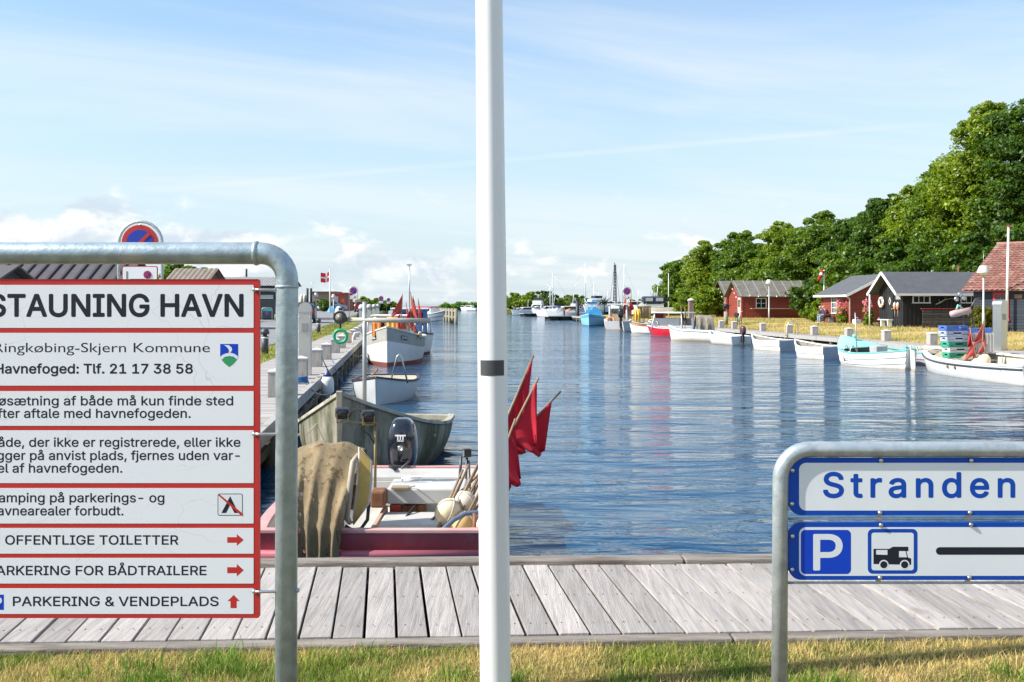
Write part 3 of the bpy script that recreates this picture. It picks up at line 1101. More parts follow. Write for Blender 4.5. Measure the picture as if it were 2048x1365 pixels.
mb = MB()
xr, xl_ = u1(574) - OB.x, -1.86 - OB.x
zt = w1(507) - OB.z
rb = 0.072
pts = [(xr - 0.004, 0, 0), (xr, 0, zt - rb)] + [tuple(p) for p in arc_pts((xr - rb, 0, zt - rb), rb, 0, 90, 8)[1:]] + \
      [tuple(p) for p in arc_pts((xl_ + rb, 0, zt - rb), rb, 90, 180, 8)] + [(xl_, 0, 0)]
mb.tube(pts, 0.0303, 20)
mb.build('frame', GALV_DARK, board)
mb = MB()
mb.lathe([(0.0325, -0.006), (0.034, 0), (0.0325, 0.006)], 20, (xr - rb - 0.012, 0, zt), (0, R(90), 0))
mb.lathe([(0.0318, -0.004), (0.0325, 0), (0.0318, 0.004)], 20, (xr, 0, zt - rb - 0.02))
mb.build('weld', GALV_DARK, board)
YB = -0.012
x0, z1 = lb(521, 559); x1b, z0 = lb(521, 1234)
xa = -1.86 + 0.075 - OB.x
mb = MB()
mb.prism(rrect(xa, z0, x0, z1, 0.006), YB, YB + 0.012)
panel = mb.build('panel', RED_SIGN, board)
fields = [(570.5, 656), (666, 771), (782, 851), (860, 965), (975, 1045.5), (1054.5, 1105.5), (1114, 1165), (1174.5, 1225.5)]
xw = lb(509.5, 0)[0]
for a, b in fields:
    mb = MB()
    za, zb = lb(0, a)[1], lb(0, b)[1]
    mb.prism(rrect(xa + 0.014, zb, xw, za, 0.002), YB - 0.0006, YB - 0.0001)
    mb.build('text_field', SHEET, panel)
YT = YB - 0.00072
LINES = [
    ('STAUNING HAVN', 'TAUNING HAVN', 21, 488, 632.5, 42.5, True, 0.030),
    ('Ringkøbing-Skjern Kommune', 'ingkøbing-Skjern Kommune', 14, 422.5, 704.5, 18.6, False, 0),
    ('Havnefoged: Tlf. 21 17 38 58', 'avnefoged: Tlf. 21 17 38 58', 15, 388, 746.5, 18.5, True, 0.028),
    ('Søsætning af både må kun finde sted', 'øsætning af både må kun finde sted', 2, 468.5, 810, 17.8, True, 0.018),
    ('efter aftale med havnefogeden.', 'fter aftale med havnefogeden.', 0, 383.8, 835, 17.8, True, 0.018),
    ('Både, der ikke er registrerede, eller ikke', 'åde, der ikke er registrerede, eller ikke', 1.5, 483, 892.5, 17.8, True, 0.018),
    ('ligger på anvist plads, fjernes uden var-', 'gger på anvist plads, fjernes uden var-', -1, 481.7, 918.8, 17.8, True, 0.018),
    ('sel af havnefogeden.', 'el af havnefogeden.', 0, 247.8, 944, 17.8, True, 0.018),
    ('Camping på parkerings- og', 'amping på parkerings- og', 2.5, 331.5, 1003, 17.8, True, 0.018),
    ('havnearealer forbudt.', 'avnearealer forbudt.', 0, 250, 1029, 17.8, True, 0.018),
    ('OFFENTLIGE TOILETTER', 'OFFENTLIGE TOILETTER', 15.4, 359.5, 1087.3, 18.0, True, 0.020),
    ('PARKERING FOR BÅDTRAILERE', 'ARKERING FOR BÅDTRAILERE', -3, 415.5, 1148, 18.0, True, 0.020),
    ('PARKERING & VENDEPLADS', 'PARKERING & VENDEPLADS', 30.8, 439.5, 1209.5, 18.2, True, 0.020),
]
for body, anc, a, b, base, cap, sans, bold in LINES:
    xa_, zb_ = lb(a, base)
    xb_ = lb(b, base)[0]
    lettering('lettering', body, xa_, xb_, zb_, cap * K1, YT, INK, panel, anc, sans, bold)


def flat(name, m, parent, polys, y):
    mb = MB()
    for p in polys:
        mb.prism([lb(a, b) for a, b in p], y, y + 0.0001)
    return mb.build(name, m, parent)


def arrow_r(x0, x1, y0, y1):
    ym = (y0 + y1) / 2; xm = x1 - (x1 - x0) * 0.42; h = (y1 - y0)
    return [(x0, ym - h * .24), (xm, ym - h * .24), (xm, y0), (x1, ym), (xm, y1), (xm, ym + h * .24), (x0, ym + h * .24)]


flat('arrow', RED_SIGN, panel, [arrow_r(457, 490, 1066.5, 1090)], YT)
flat('arrow', RED_SIGN, panel, [arrow_r(457, 490, 1126, 1151)], YT)
flat('arrow', RED_SIGN, panel, [[(463.5, 1214), (463.5, 1200), (457.5, 1200), (470, 1187.5), (482, 1200), (476, 1200), (476, 1214)]], YT)
flat('arrow', RED_SIGN, panel, [[(-30, 1082), (-30, 1074), (-8, 1074), (-8, 1067), (4, 1078), (-8, 1089), (-8, 1082)]], YT)
flat('parking_symbol', BLUE_P, panel, [[(-20, 1187), (12.5, 1187), (12.5, 1217.5), (-20, 1217.5)]], YT)
xa_, zb_ = lb(-10, 1212.5); xb_ = lb(8, 0)[0]
lettering('lettering', 'P', xa_, xb_, zb_, 20 * K1, YT - 0.00025, WHITE, panel, None, True, 0.03)
# municipal crest: blue field, white bird and dune, green base
shield = [(443, 688), (479, 688), (479, 712), (476, 720), (470, 727), (461, 734), (452, 727), (446, 720), (443, 712)]
crest = flat('crest', BLUE_P, panel, [shield], YT)
flat('crest_hill', SHEET_PLAIN, crest, [[(443.3, 714), (448, 709.5), (456, 706.5), (466, 706), (473, 708.5), (478.6, 713), (476.5, 719), (470, 713.5), (461, 712), (452, 714), (446.5, 719.5)]], YT - 0.00025)
flat('crest_base', GREEN_P, crest, [[(446.6, 719.8), (452, 715), (461, 713.2), (470, 714.8), (475.6, 719.5), (470, 726.5), (461, 733.4), (452, 726.5)]], YT - 0.00025)
flat('crest_bird', SHEET_PLAIN, crest, [[(451, 690), (460, 690.5), (465.5, 694.5), (467, 700), (464.5, 704), (463, 706), (460, 706), (461, 702), (459, 697), (456, 694)]], YT - 0.00025)
# no camping pictogram
o1, o2 = rrect(438, 986, 488, 1030, 4), rrect(439.4, 987.4, 486.6, 1028.6, 3)
sq = flat('camping_symbol', INK, panel, [o1], YT)
flat('symbol_field', SHEET_PLAIN, sq, [o2], YT - 0.00015)
flat('tent', INK, sq, [[(445.5, 1024.5), (463, 991), (479.5, 1024.5), (471.5, 1024.5), (463, 1008.5), (455, 1024.5)]], YT - 0.0003)
flat('slash', RED_SIGN, sq, [[(439, 989), (441.5, 987), (488, 1025.5), (488, 1029.5), (485, 1029.8)]], YT - 0.00045)
for py in (580, 867, 1180):
    mb = MB()
    a, z = lb(512, py)
    b = xr
    mb.tube([(a, YB - 0.006, z), (a + 0.015, YB - 0.007, z), (b, -0.012, z - 0.001)], 0.0042, 8)
    mb.lathe([(0.0065, 0), (0.0065, 0.006), (0.004, 0.009), (0, 0.009)], 10, (a, YB - 0.001, z), (R(90), 0, 0))
    mb.build('clip', STEEL, board)
mb = MB()
a, z = lb(593, 1180)
mb.lathe([(0.006, 0), (0.006, 0.012), (0, 0.012)], 8, (a - 0.004, -0.004, z), (0, R(90), 0))
mb.build('clip_nut', GALV, board)

# ================================================================ beach and camper parking sign
Y2 = 3.64
K2 = Y2 / FPX
O2 = Vector((1.76, Y2, -0.03))


def l2(px, py):
    return (px - 1024.0) * K2 - O2.x, CAMZ - (py - 608.0) * K2 - O2.z


dsign = thing('direction_sign', 'low blue and white double sign for the beach and camper parking in a pipe frame', 'sign', O2)
xL2 = l2(1561, 0)[0]; xR2 = 2.56 - O2.x; zt = l2(0, 899)[1]; rb = 0.105
mb = MB()
pts = [(xL2 - 0.006, 0, 0), (xL2, 0, zt - rb)] + [tuple(p) for p in arc_pts((xL2 + rb, 0, zt - rb), rb, 180, 90, 9)[1:]] + \
      [tuple(p) for p in arc_pts((xR2 - rb, 0, zt - rb), rb, 90, 0, 9)] + [(xR2, 0, 0)]
mb.tube(pts, 0.0285, 20)
mb.build('frame', GALV, dsign)
for py in (1038, 1166.5):
    mb = MB(); z = l2(0, py)[1]
    mb.cyl((xL2, 0.004, z), (xR2, 0.004, z), 0.0052, n=10)
    mb.build('crossbar', GALV, dsign)
YP = -0.010


def flat2(name, m, parent, polys, y, t=0.0001):
    mb = MB()
    for p in polys:
        mb.prism([l2(a, b) for a, b in p], y, y + t)
    return mb.build(name, m, parent)


def rr2(x0, y0, x1, y1, r):
    return rrect(x0, y0, x1, y1, r, 7)


xend = 1024 + (2.56 - 0.045) / K2
p1 = flat2('beach_panel', BLUE_SIGN, dsign, [rr2(1576, 915.5, xend, 1029.8, 25)], YP, 0.012)
flat2('white_field', SHEET_PLAIN, p1, [rr2(1596.6, 925.3, xend - 21, 1020.4, 14)], YP - 0.0002)
p2 = flat2('parking_panel', BLUE_SIGN, dsign, [rr2(1576, 1044, xend, 1159, 25)], YP, 0.012)
flat2('white_field', SHEET_PLAIN, p2, [rr2(1596.6, 1053.6, xend - 21, 1150.6, 14)], YP - 0.0002)
a, z = l2(1645.8, 993.3); b = l2(2026, 0)[0]
lettering('lettering', 'Stranden', a, b, z, 48 * K2, YP - 0.00045, INK_BLUE, p1, None, True, 0.026, 1.22)
sq = flat2('parking_symbol', BLUE_P, p2, [rr2(1600, 1059, 1700, 1147, 9)], YP - 0.00045)
a, z = l2(1626.5, 1138); b = l2(1681.5, 0)[0]
lettering('lettering', 'P', a, b, z, 69 * K2, YP - 0.00065, SHEET_PLAIN, sq, None, True, 0.02)
sq = flat2('camper_symbol', BLUE_SIGN, p2, [rr2(1733.5, 1057, 1832.7, 1146.5, 10)], YP - 0.00045)
flat2('symbol_field', SHEET_PLAIN, sq, [rr2(1741, 1064.5, 1825, 1139.5, 5)], YP - 0.00060)


def z8(x, y):
    return x / 3.879 + 1520, y / 3.879 + 860


body = [(872, 918), (995, 918), (1021, 902), (1141, 902), (1143, 936), (1127, 936), (1139, 985), (1164, 993), (1164, 1042), (872, 1036)]
cm = flat2('camper', INK, sq, [[z8(*p) for p in body]], YP - 0.00075)
for wx in (952, 1113):
    cx_, cy_ = z8(wx, 1041)
    flat2('wheel_arch', SHEET_PLAIN, cm, [circle2(cx_, cy_, 9.6)], YP - 0.00090)
    flat2('wheel', INK, cm, [circle2(cx_, cy_, 7.2)], YP - 0.00105)
flat2('window', SHEET_PLAIN, cm, [[z8(*p) for p in [(893, 927), (980, 927), (980, 965), (893, 962)]]], YP - 0.00090)
flat2('window', SHEET_PLAIN, cm, [[z8(*p) for p in [(1070, 936), (1120, 936), (1131, 983), (1070, 983)]]], YP - 0.00090)
bar_ = [(1877 + 7.6 * math.cos(R(t)), 1101 + 7.6 * math.sin(R(t))) for t in range(90, 271, 15)]
flat2('arrow', INK, p2, [bar_ + [(2240, 1093.4), (2225, 1075), (2240, 1075), (2268, 1101), (2240, 1127), (2225, 1127), (2240, 1108.6)]], YP - 0.00045)
for bx, by in [(1583, 940.5), (1582, 1007), (1583, 1071.5), (1582.5, 1138), (1759.5, 920.5), (1939.5, 920.5), (1757.5, 1025), (1937, 1024.5), (1759.5, 1049.5), (1939, 1048.5), (1757.5, 1154.5), (1936, 1154)]:
    mb = MB(); a, z = l2(bx, by)
    mb.lathe([(0.0085, 0), (0.0085, 0.002), (0.0072, 0.005), (0.004, 0.007), (0, 0.0075)], 12, (a, YP - 0.0008, z), (R(90), 0, 0))
    mb.box((a, 0.006, z + (0.009 if by in (920.5, 1049.5, 1048.5) else -0.009) * (0 if bx < 1600 else 1)), (0.016, 0.012, 0.022) if bx > 1600 else (0.03, 0.012, 0.014))
    mb.build('bolt', STEEL, dsign)

# ================================================================ flagpole
Y3 = 4.30
K3 = Y3 / FPX
fp = thing('flagpole', 'tall white tapering flagpole with a dark grey band in the middle of the view', 'flagpole', (-0.0705, Y3, -0.03))
mb = MB()
top = Vector((-0.0985 + 0.0705, 0, 2.957 + 0.03))
ks = [-0.35, -0.1, 0.3, 0.7, 1.0, 1.5, 2.7]
pp = [top * k for k in ks]
rr = [0.0672, 0.0672, 0.0655, 0.0615, 0.0580, 0.053, 0.036]
mb.tube(pp, rr, 40)
mb.ball(pp[-1] + Vector((0, 0, 0.05)), 0.06, 16, 10)
mb.build('pole', mat('white_gelcoat_pole', (0.80, 0.81, 0.80), 0.34, var=0.04, scale=1.5, coat=0.2, bump=0.03, bscale=8, stain=(0.60, 0.60, 0.55), stain_lo=0.60, stain_hi=0.85, stain_scale=5, stain_stretch=(3, 3, 0.25)), fp)
mb = MB()
z0 = CAMZ - (750 - 608) * K3 + 0.03; z1 = CAMZ - (719.5 - 608) * K3 + 0.03
rows = []
for z in (z0, z1):
    k = z / top.z
    rad = 0.0652
    rows.append([(top.x * k + rad * math.cos(R(a)), rad * math.sin(R(a)), z) for a in range(-142, -34, 6)])
mb.grid(rows)
mb.build('band', mat('dark_grey_tape', (0.055, 0.06, 0.065), 0.55, var=0.12), fp)
# ================================================================ boats
def smooth01(t):
    t = max(0.0, min(1.0, t))
    return t * t * (3 - 2 * t)


class Hull:
    """x along the boat (bow at +x), z = 0 on the water"""
    def __init__(self, L, B, H, Hb, Hs, D=0.25, stern=0.8, bow=0.0, tm=0.42, p=2.2, rake=0.25, srake=0.0, full=0.75, th=0.04, flare=0.0):
        self.__dict__.update(L=L, B=B, H=H, Hb=Hb, Hs=Hs, D=D, stern=stern, bow=bow, tm=tm, p=p, rake=rake, srake=srake, full=full, th=th, flare=flare)

    def b(self, t):
        if t < self.tm:
            k = 1 - t / self.tm
            return self.B / 2 * (1 - (1 - self.stern) * k ** 2.0)
        k = (t - self.tm) / (1 - self.tm)
        return self.B / 2 * (1 - (1 - self.bow) * k ** self.p)

    def sheer(self, t):
        if t < self.tm:
            k = 1 - t / self.tm
            return self.H + (self.Hs - self.H) * k ** 2
        k = (t - self.tm) / (1 - self.tm)
        return self.H + (self.Hb - self.H) * k ** 2

    def x(self, t, z=None):
        z = self.sheer(t) if z is None else z
        f = (z + self.D) / (self.Hb + self.D)
        x = -self.L / 2 + self.L * t
        x -= self.rake * (1 - f) * smooth01((t - 0.6) / 0.4)
        x += self.srake * (1 - f) * smooth01((0.3 - t) / 0.3)
        return x

    def sec(self, t, u):
        """half section: u 0 keel .. 1 gunwale -> (y, z)"""
        s = self.sheer(t)
        a = u * math.pi / 2
        y = self.b(t) * math.sin(a) ** self.full
        if self.flare:
            y *= 1 - self.flare * (1 - u) * smooth01((t - 0.5) / 0.5)
        z = -self.D + (s + self.D) * (1 - math.cos(a)) ** 0.95
        return y, z

    def pt(self, t, u, side=1, off=0.0):
        y, z = self.sec(t, u)
        return Vector((self.x(t, z), side * max(0.0, y + off), z))

    def shell(self, mb, nt=26, nu=9, strakes=0, zb=None, ut=None, e=0.026):
        """outer skin; faces with z<zb get material 1, with u>ut material 2"""
        us = []
        if strakes:
            for k in range(strakes):
                us += [(k / strakes, e), ((k + 1) / strakes - 1e-4, 0.0)]
        else:
            us = [(k / nu, 0.0) for k in range(nu + 1)]
        ts = [i / nt for i in range(nt + 1)]
        ts = [1 - (1 - t) ** 1.35 for t in ts]
        for side in (1, -1):
            P_ = [[self.pt(t, u, side, o if u > 0.02 else 0) for u, o in us] for t in ts]
            for i in range(nt):
                for j in range(len(us) - 1):
                    q = [P_[i][j], P_[i + 1][j], P_[i + 1][j + 1], P_[i][j + 1]]
                    zc = sum(v.z for v in q) / 4
                    uc = (us[j][0] + us[j + 1][0]) / 2
                    m_ = 1 if (zb is not None and zc < zb) else (2 if (ut is not None and uc > ut) else 0)
                    mb.add(q, [(0, 1, 2, 3)], m_, not strakes)
        for t in ((0.0,) + ((1.0,) if self.bow > 0 else ())):
            row = [self.pt(t, u, 1) for u, o in us]
            row2 = [self.pt(t, u, -1) for u, o in us]
            for j in range(len(us) - 1):
                q = [row[j], row[j + 1], row2[j + 1], row2[j]]
                zc = sum(v.z for v in q) / 4
                uc = (us[j][0] + us[j + 1][0]) / 2
                m_ = 1 if (zb is not None and zc < zb) else (2 if (ut is not None and uc > ut) else 0)
                mb.add(q, [(0, 1, 2, 3)], m_)

    def inner_uz(self, t, zf):
        s = self.sheer(t)
        c = 1 - max(0.0, (zf + self.D) / (s + self.D)) ** (1 / 0.95)
        return math.acos(max(0, min(1, c))) / (math.pi / 2)

    def inside(self, mb, zf=0.1, t0=0.02, t1=0.97, nt=22, nu=5, th=None, zf_bow=None):
        th = th or self.th
        rows = []
        for i in range(nt + 1):
            t = t0 + (t1 - t0) * i / nt
            z0 = min(zf + ((zf_bow - zf) * smooth01((t - 0.6) / 0.4) if zf_bow else 0), self.sheer(t) - 0.06)
            u0 = self.inner_uz(t, z0)
            half = []
            for k in range(nu + 1):
                u = u0 + (1 - u0) * k / nu
                y, z = self.sec(t, u)
                half.append((self.x(t, z), max(0.004, y - th), z))
            row = [(a, -b_, c) for a, b_, c in half[::-1]] + half
            rows.append(row)
        mb.grid(rows)
        n = len(rows[0])
        for r in (rows[0], rows[-1]):
            for k in range(nu):
                mb.add([r[k], r[k + 1], r[n - 2 - k], r[n - 1 - k]], [(0, 1, 2, 3)])

    def gunwale(self, mb, w=0.07, h=0.035, nt=30, t0=0.0, t1=1.0, out=0.012, transom=True):
        """flat rail along the sheer: top board with an outer edge"""
        rows = {1: [], -1: []}
        for i in range(nt + 1):
            t = t0 + (t1 - t0) * (1 - (1 - i / nt) ** 1.3)
            for s in (1, -1):
                y = self.b(t)
                z = self.sheer(t)
                x = self.x(t)
                yo, yi = y + out, max(0.003, y - w)
                if t > 0.985:
                    yi = max(0.003, yo * 0.3)
                rows[s].append([(x, s * yi, z - h * .4), (x, s * yi, z + h * .6), (x, s * yo, z + h * .6), (x, s * yo, z - h * .4)])
        for s in (1, -1):
            r = [[a for a in q] for q in rows[s]]
            mb.grid(r, closed=True, smooth=False)
            for q in (r[0], r[-1]):
                mb.add(q, [(0, 1, 2, 3)])
        if transom and self.stern > 0.05:
            z = self.sheer(0); y = self.b(0)
            mb.box((self.x(0) + w / 2 - 0.005, 0, z + h * .1 + 0.003), (w, 2 * y + 0.002, h))
        if transom and self.bow > 0.05:
            z = self.sheer(1); y = self.b(1)
            mb.box((self.x(1) - w / 2 + 0.005, 0, z + h * .1 + 0.003), (w, 2 * y + 0.002, h))

    def deck(self, mb, t0, t1=0.995, camber=0.05, dz=0.0, nt=14, nk=6, inset=0.02):
        rows = []
        for i in range(nt + 1):
            t = t0 + (t1 - t0) * i / nt
            y = max(0.002, self.b(t) - inset); z = self.sheer(t) + dz
            rows.append([(self.x(t), -y + 2 * y * k / nk, z + camber * (1 - (2 * k / nk - 1) ** 2) * min(1, y / (self.B / 2) + .2)) for k in range(nk + 1)])
        mb.grid(rows)
        r = rows[0] if t0 > 0.3 else rows[-1]
        mb.add([(p[0], p[1], p[2] - 0.07) for p in r] + list(r), [tuple(range(len(r))) + tuple(range(2 * len(r) - 1, len(r) - 1, -1))])

    def rail(self, mb, r=0.02, dz=-0.06, out=0.012, nt=30, t0=0.0, t1=1.0):
        for s in (1, -1):
            pts = []
            for i in range(nt + 1):
                t = t0 + (t1 - t0) * i / nt
                pts.append((self.x(t), s * (self.b(t) + out), self.sheer(t) + dz))
            mb.tube(pts, r, 8)

    def thwart(self, mb, t, z=None, w=0.22, th=0.03):
        z = self.sheer(t) - 0.16 if z is None else z
        u = self.inner_uz(t, z)
        y = self.sec(t, u)[0] - 0.005
        mb.box((self.x(t, z), 0, z), (w, 2 * y, th))


def place(name, label, cat, X, Y, bow_dir, group=None, z=WATER_Z):
    """boat root on the water; bow_dir = (dx, dy) horizontal heading of the bow"""
    return thing(name, label, cat, (X, Y, z), math.atan2(bow_dir[1], bow_dir[0]), group)


def outboard(parent, loc, rz=0.0, sc=1.0, m_cowl=None, letters=False, tilt=0.0):
    """outboard motor: its own +x points away from the boat (aft); part of its boat"""
    m_cowl = m_cowl or mat('gloss_black_cowl', (0.010, 0.013, 0.022), 0.12, var=0.05, coat=0.6)
    root = MB()
    root.M = Matrix.Translation(Vector(loc)) @ rotz(rz) @ Matrix.Rotation(tilt, 4, 'Y') @ Matrix.Scale(sc, 4)
    # cowling: rounded tall shell lofted from rounded-rect sections
    rows = []
    secs = [(0.18, 0.11, 0.10, 0.02), (0.22, 0.175, 0.145, 0.015), (0.30, 0.225, 0.165, 0.01), (0.42, 0.24, 0.172, 0.0), (0.56, 0.235, 0.165, -0.01), (0.66, 0.215, 0.148, -0.02), (0.735, 0.16, 0.11, -0.035), (0.765, 0.08, 0.06, -0.05)]
    for z, a, b_, xo in secs:
        row = []
        for k in range(24):
            an = 2 * math.pi * k / 24
            ca, sa = math.cos(an), math.sin(an)
            row.append((xo + a * math.copysign(abs(ca) ** 0.65, ca), b_ * math.copysign(abs(sa) ** 0.65, sa), z))
        rows.append(row)
    root.grid(rows, closed=True)
    root.add(rows[-1], [tuple(range(24))])
    root.add(rows[0], [tuple(range(24))[::-1]])
    cowl = root.build('outboard_motor', m_cowl, parent, sub=1)
    leg = MB(); leg.M = root.M.copy()
    leg.box((0.02, 0, -0.05), (0.17, 0.13, 0.5))
    leg.box((0.03, 0, -0.46), (0.13, 0.05, 0.4))
    leg.box((0.03, 0, -0.33), (0.32, 0.2, 0.02))
    leg.ball((0.03, 0, -0.66), (0.2, 0.055, 0.055))
    leg.build('motor_leg', BLACKM, cowl, bevel=0.01)
    br = MB(); br.M = root.M.copy()
    br.box((-0.13, 0.075, -0.06), (0.10, 0.02, 0.36)); br.box((-0.13, -0.075, -0.06), (0.10, 0.02, 0.36))
    br.cyl((-0.1, -0.11, 0.06), (-0.1, 0.11, 0.06), 0.022, n=8)
    br.tube([(-0.14, 0.04, 0.2), (-0.28, 0.05, 0.22), (-0.52, 0.08, 0.29)], [0.022, 0.02, 0.018], 8)
    br.build('motor_bracket', mat('dark_grey_metal', (0.08, 0.08, 0.085), 0.45, 0.5), cowl)
    pr = MB(); pr.M = root.M.copy()
    for k in range(3):
        an = 2 * math.pi * k / 3
        pr.box((0.24, 0.075 * math.cos(an), -0.66 + 0.075 * math.sin(an)), (0.012, 0.07, 0.13), Euler((an + math.pi / 2, 0, 0.4)).to_matrix().to_4x4())
    pr.build('propeller', BLACKM, cowl)
    return cowl, root.M.copy()


def ropes(pts, r=0.008, sag=0.0):
    a, b = Vector(pts[0]), Vector(pts[1])
    out = []
    for i in range(13):
        t = i / 12
        out.append(a.lerp(b, t) - Vector((0, 0, sag * 4 * t * (1 - t))))
    return out


def mooring_line(label, a, b, m=None, sag=0.15, r=0.011):
    mb = MB(); mb.tube(ropes((a, b), r, sag), r, 6)
    o = mb.build('mooring_rope', m or ROPE)
    # origin at its quay end
    return tag(o, label, 'rope')


# ---------------------------------------------------------------- pink and red fishing skiff under the planking
PINK = mat('faded_red_hull_paint', (0.36, 0.075, 0.085), 0.5, var=0.2, scale=2.5, stain=(0.50, 0.20, 0.21), stain_lo=0.48, stain_hi=0.75, stain_scale=2.2, stain_stretch=(1, 1, 0.4))
PINKL = mat('faded_pink_paint', (0.58, 0.30, 0.28), 0.5, var=0.15, scale=3, stain=(0.55, 0.45, 0.40), stain_lo=0.5, stain_hi=0.75)
sk_h = Hull(3.5, 2.04, 0.46, 0.49, 0.42, 0.2, stern=0.88, bow=0.86, tm=0.45, p=2.6, rake=0.16, full=0.5, th=0.06)
SKX, SKY_ = -1.09, 9.45
skiff = place('fishing_skiff', 'faded red and pink open fishing skiff moored right below the planking', 'boat', SKX, SKY_, (0, -1))


def SL(p):          # world -> skiff frame
    return Vector((SKY_ - p[1], p[0] - SKX, p[2] - WATER_Z))


def sbox(mb, x0, x1, y0, y1, z0, z1):
    a, b = SL((x0, y0, z0)), SL((x1, y1, z1))
    mb.box((a + b) / 2, (abs(b.x - a.x), abs(b.y - a.y), abs(b.z - a.z)))


mb = MB(); sk_h.shell(mb, zb=0.0, nt=24, nu=12)
mb.build('hull', [PINK, mat('dark_antifouling', (0.10, 0.03, 0.028), 0.7, var=0.2)], skiff)
mb = MB(); sk_h.inside(mb, 0.10); mb.build('interior', CREAM, skiff)
mb = MB(); sk_h.gunwale(mb, 0.075, 0.03, out=0.02); mb.build('gunwale', PINKL, skiff, bevel=0.006)
mb = MB(); sk_h.rail(mb, 0.038, -0.17, 0.012)
mb.tube([(sk_h.x(1) + 0.012, -sk_h.b(1), sk_h.sheer(1) - .17), (sk_h.x(1) + 0.022, 0, sk_h.sheer(1) - .17), (sk_h.x(1) + 0.012, sk_h.b(1), sk_h.sheer(1) - .17)], 0.038, 8)
mb.build('rub_rail', mat('dull_red_rubbing_strake', (0.36, 0.10, 0.13), 0.5, var=0.15), skiff)
GREYP = mat('weathered_grey_white_paint', (0.50, 0.49, 0.46), 0.55, var=0.1, scale=3, stain=(0.36, 0.32, 0.26), stain_lo=0.55, stain_hi=0.78)
mb = MB(); mb.box((-1.42, 0, 0.395), (0.56, 1.70, 0.05)); mb.box((-1.16, 0, 0.24), (0.05, 1.68, 0.27)); mb.build('stern_deck', GREYP, skiff, bevel=0.01)
mb = MB()
a = SL(P(905, 948, 11.0)); b = SL(P(985, 985, 10.2))
mb.bar((-1.5, 0.93, 0.44), (-0.2, 0.99, 0.50), 0.03, 0.26); mb.build('side_board', PINKL, skiff, bevel=0.01)
mb = MB(); sbox(mb, -1.125, -0.43, 8.98, 9.52, -0.15, -0.015); mb.build('engine_box', GREYP, skiff, bevel=0.012)
mb = MB(); sbox(mb, -1.08, -0.93, 8.94, 9.06, -0.012, 0.006); mb.tube([SL((-0.92, 9.02, 0.0)), SL((-0.88, 8.98, 0.012)), SL((-0.87, 8.94, 0.02))], 0.006, 6); mb.build('hatch_handle', mat('tan_varnish', (0.32, 0.24, 0.13), 0.4), skiff)
mb = MB(); mb.tube([SL((-1.02, 9.3, 0.0)), SL((-1.02, 9.3, 0.03)), SL((-0.85, 9.3, 0.03)), SL((-0.85, 9.3, 0.0))], 0.008, 6); mb.build('grab_rail', STEEL, skiff)
mb = MB(); sbox(mb, -0.78, -0.44, 9.05, 9.4, -0.36, -0.15); mb.build('engine_support', GREYP, skiff, bevel=0.01)
mb = MB(); sbox(mb, -1.13, -0.36, 8.42, 8.95, -0.47, -0.21); mb.build('locker', GREYP, skiff, bevel=0.02)
RED_ENG = mat('red_engine_paint', (0.42, 0.05, 0.03), 0.45, var=0.2, stain=(0.06, 0.04, 0.03), stain_lo=0.6, stain_hi=0.75, stain_scale=6)
mb = MB(); sbox(mb, -1.10, -1.0, 8.98, 9.2, -0.33, -0.155); mb.cyl(SL((-1.05, 8.99, -0.26)), SL((-1.05, 8.94, -0.26)), 0.045, n=14)
eng = mb.build('engine', RED_ENG, skiff, bevel=0.01)
mb = MB(); sbox(mb, -0.99, -0.86, 9.02, 9.2, -0.34, -0.17); mb.cyl(SL((-0.82, 9.05, -0.33)), SL((-0.82, 9.05, -0.16)), 0.045, n=12)
mb.tube([SL((-0.99, 9.0, -0.2)), SL((-0.94, 8.97, -0.25)), SL((-0.9, 8.97, -0.3)), SL((-0.84, 8.99, -0.31))], 0.012, 6)
mb.build('engine_block', RUST, eng, bevel=0.01)
mb = MB(); mb.tube([SL((-0.87, 8.95, -0.16)), SL((-0.93, 8.75, -0.22)), SL((-0.99, 8.5, -0.24)), SL((-1.0, 8.38, -0.40))], 0.011, 7); mb.build('hose', BLACKM, skiff)
mb = MB(); mb.bar(SL((-1.13, 9.0, -0.22)), SL((-1.24, 8.1, -0.40)), 0.03, 0.12); mb.build('sloping_board', mat('pinkish_board', (0.45, 0.31, 0.24), 0.7, var=0.15), skiff)
cowl, CM = outboard(skiff, SL((-1.24, 11.35, -0.40)), math.pi, 1.0)
pl = MB(); pl.M = CM @ rotz(math.pi)
pl.box((-0.243, 0, 0.545), (0.006, 0.095, 0.018)); pl.box((-0.245, -0.03, 0.505), (0.006, 0.014, 0.06)); pl.box((-0.245, 0, 0.505), (0.006, 0.014, 0.06)); pl.box((-0.245, 0.03, 0.505), (0.006, 0.014, 0.06))
pl.M = CM.copy()
DEC = mat('white_decal', (0.75, 0.75, 0.76), 0.4)
pl = MB(); pl.M = CM.copy()
for c_, s_ in (((-0.236, 0, 0.585), (0.012, 0.12, 0.016)), ((-0.238, 0, 0.525), (0.012, 0.075, 0.014)), ((-0.238, -0.028, 0.552), (0.012, 0.014, 0.06)), ((-0.238, 0, 0.552), (0.012, 0.014, 0.06)), ((-0.238, 0.028, 0.552), (0.012, 0.014, 0.06))):
    pl.box(c_, s_)
pl.build('motor_emblem', DEC, cowl)
pl = MB(); pl.M = CM.copy(); pl.lathe([(0.030, 0), (0.030, 0.012), (0.022, 0.012), (0.022, 0.008), (0, 0.008)], 16, (-0.232, 0, 0.445), (0, R(-90), 0)); pl.build('motor_badge', STEEL, cowl)
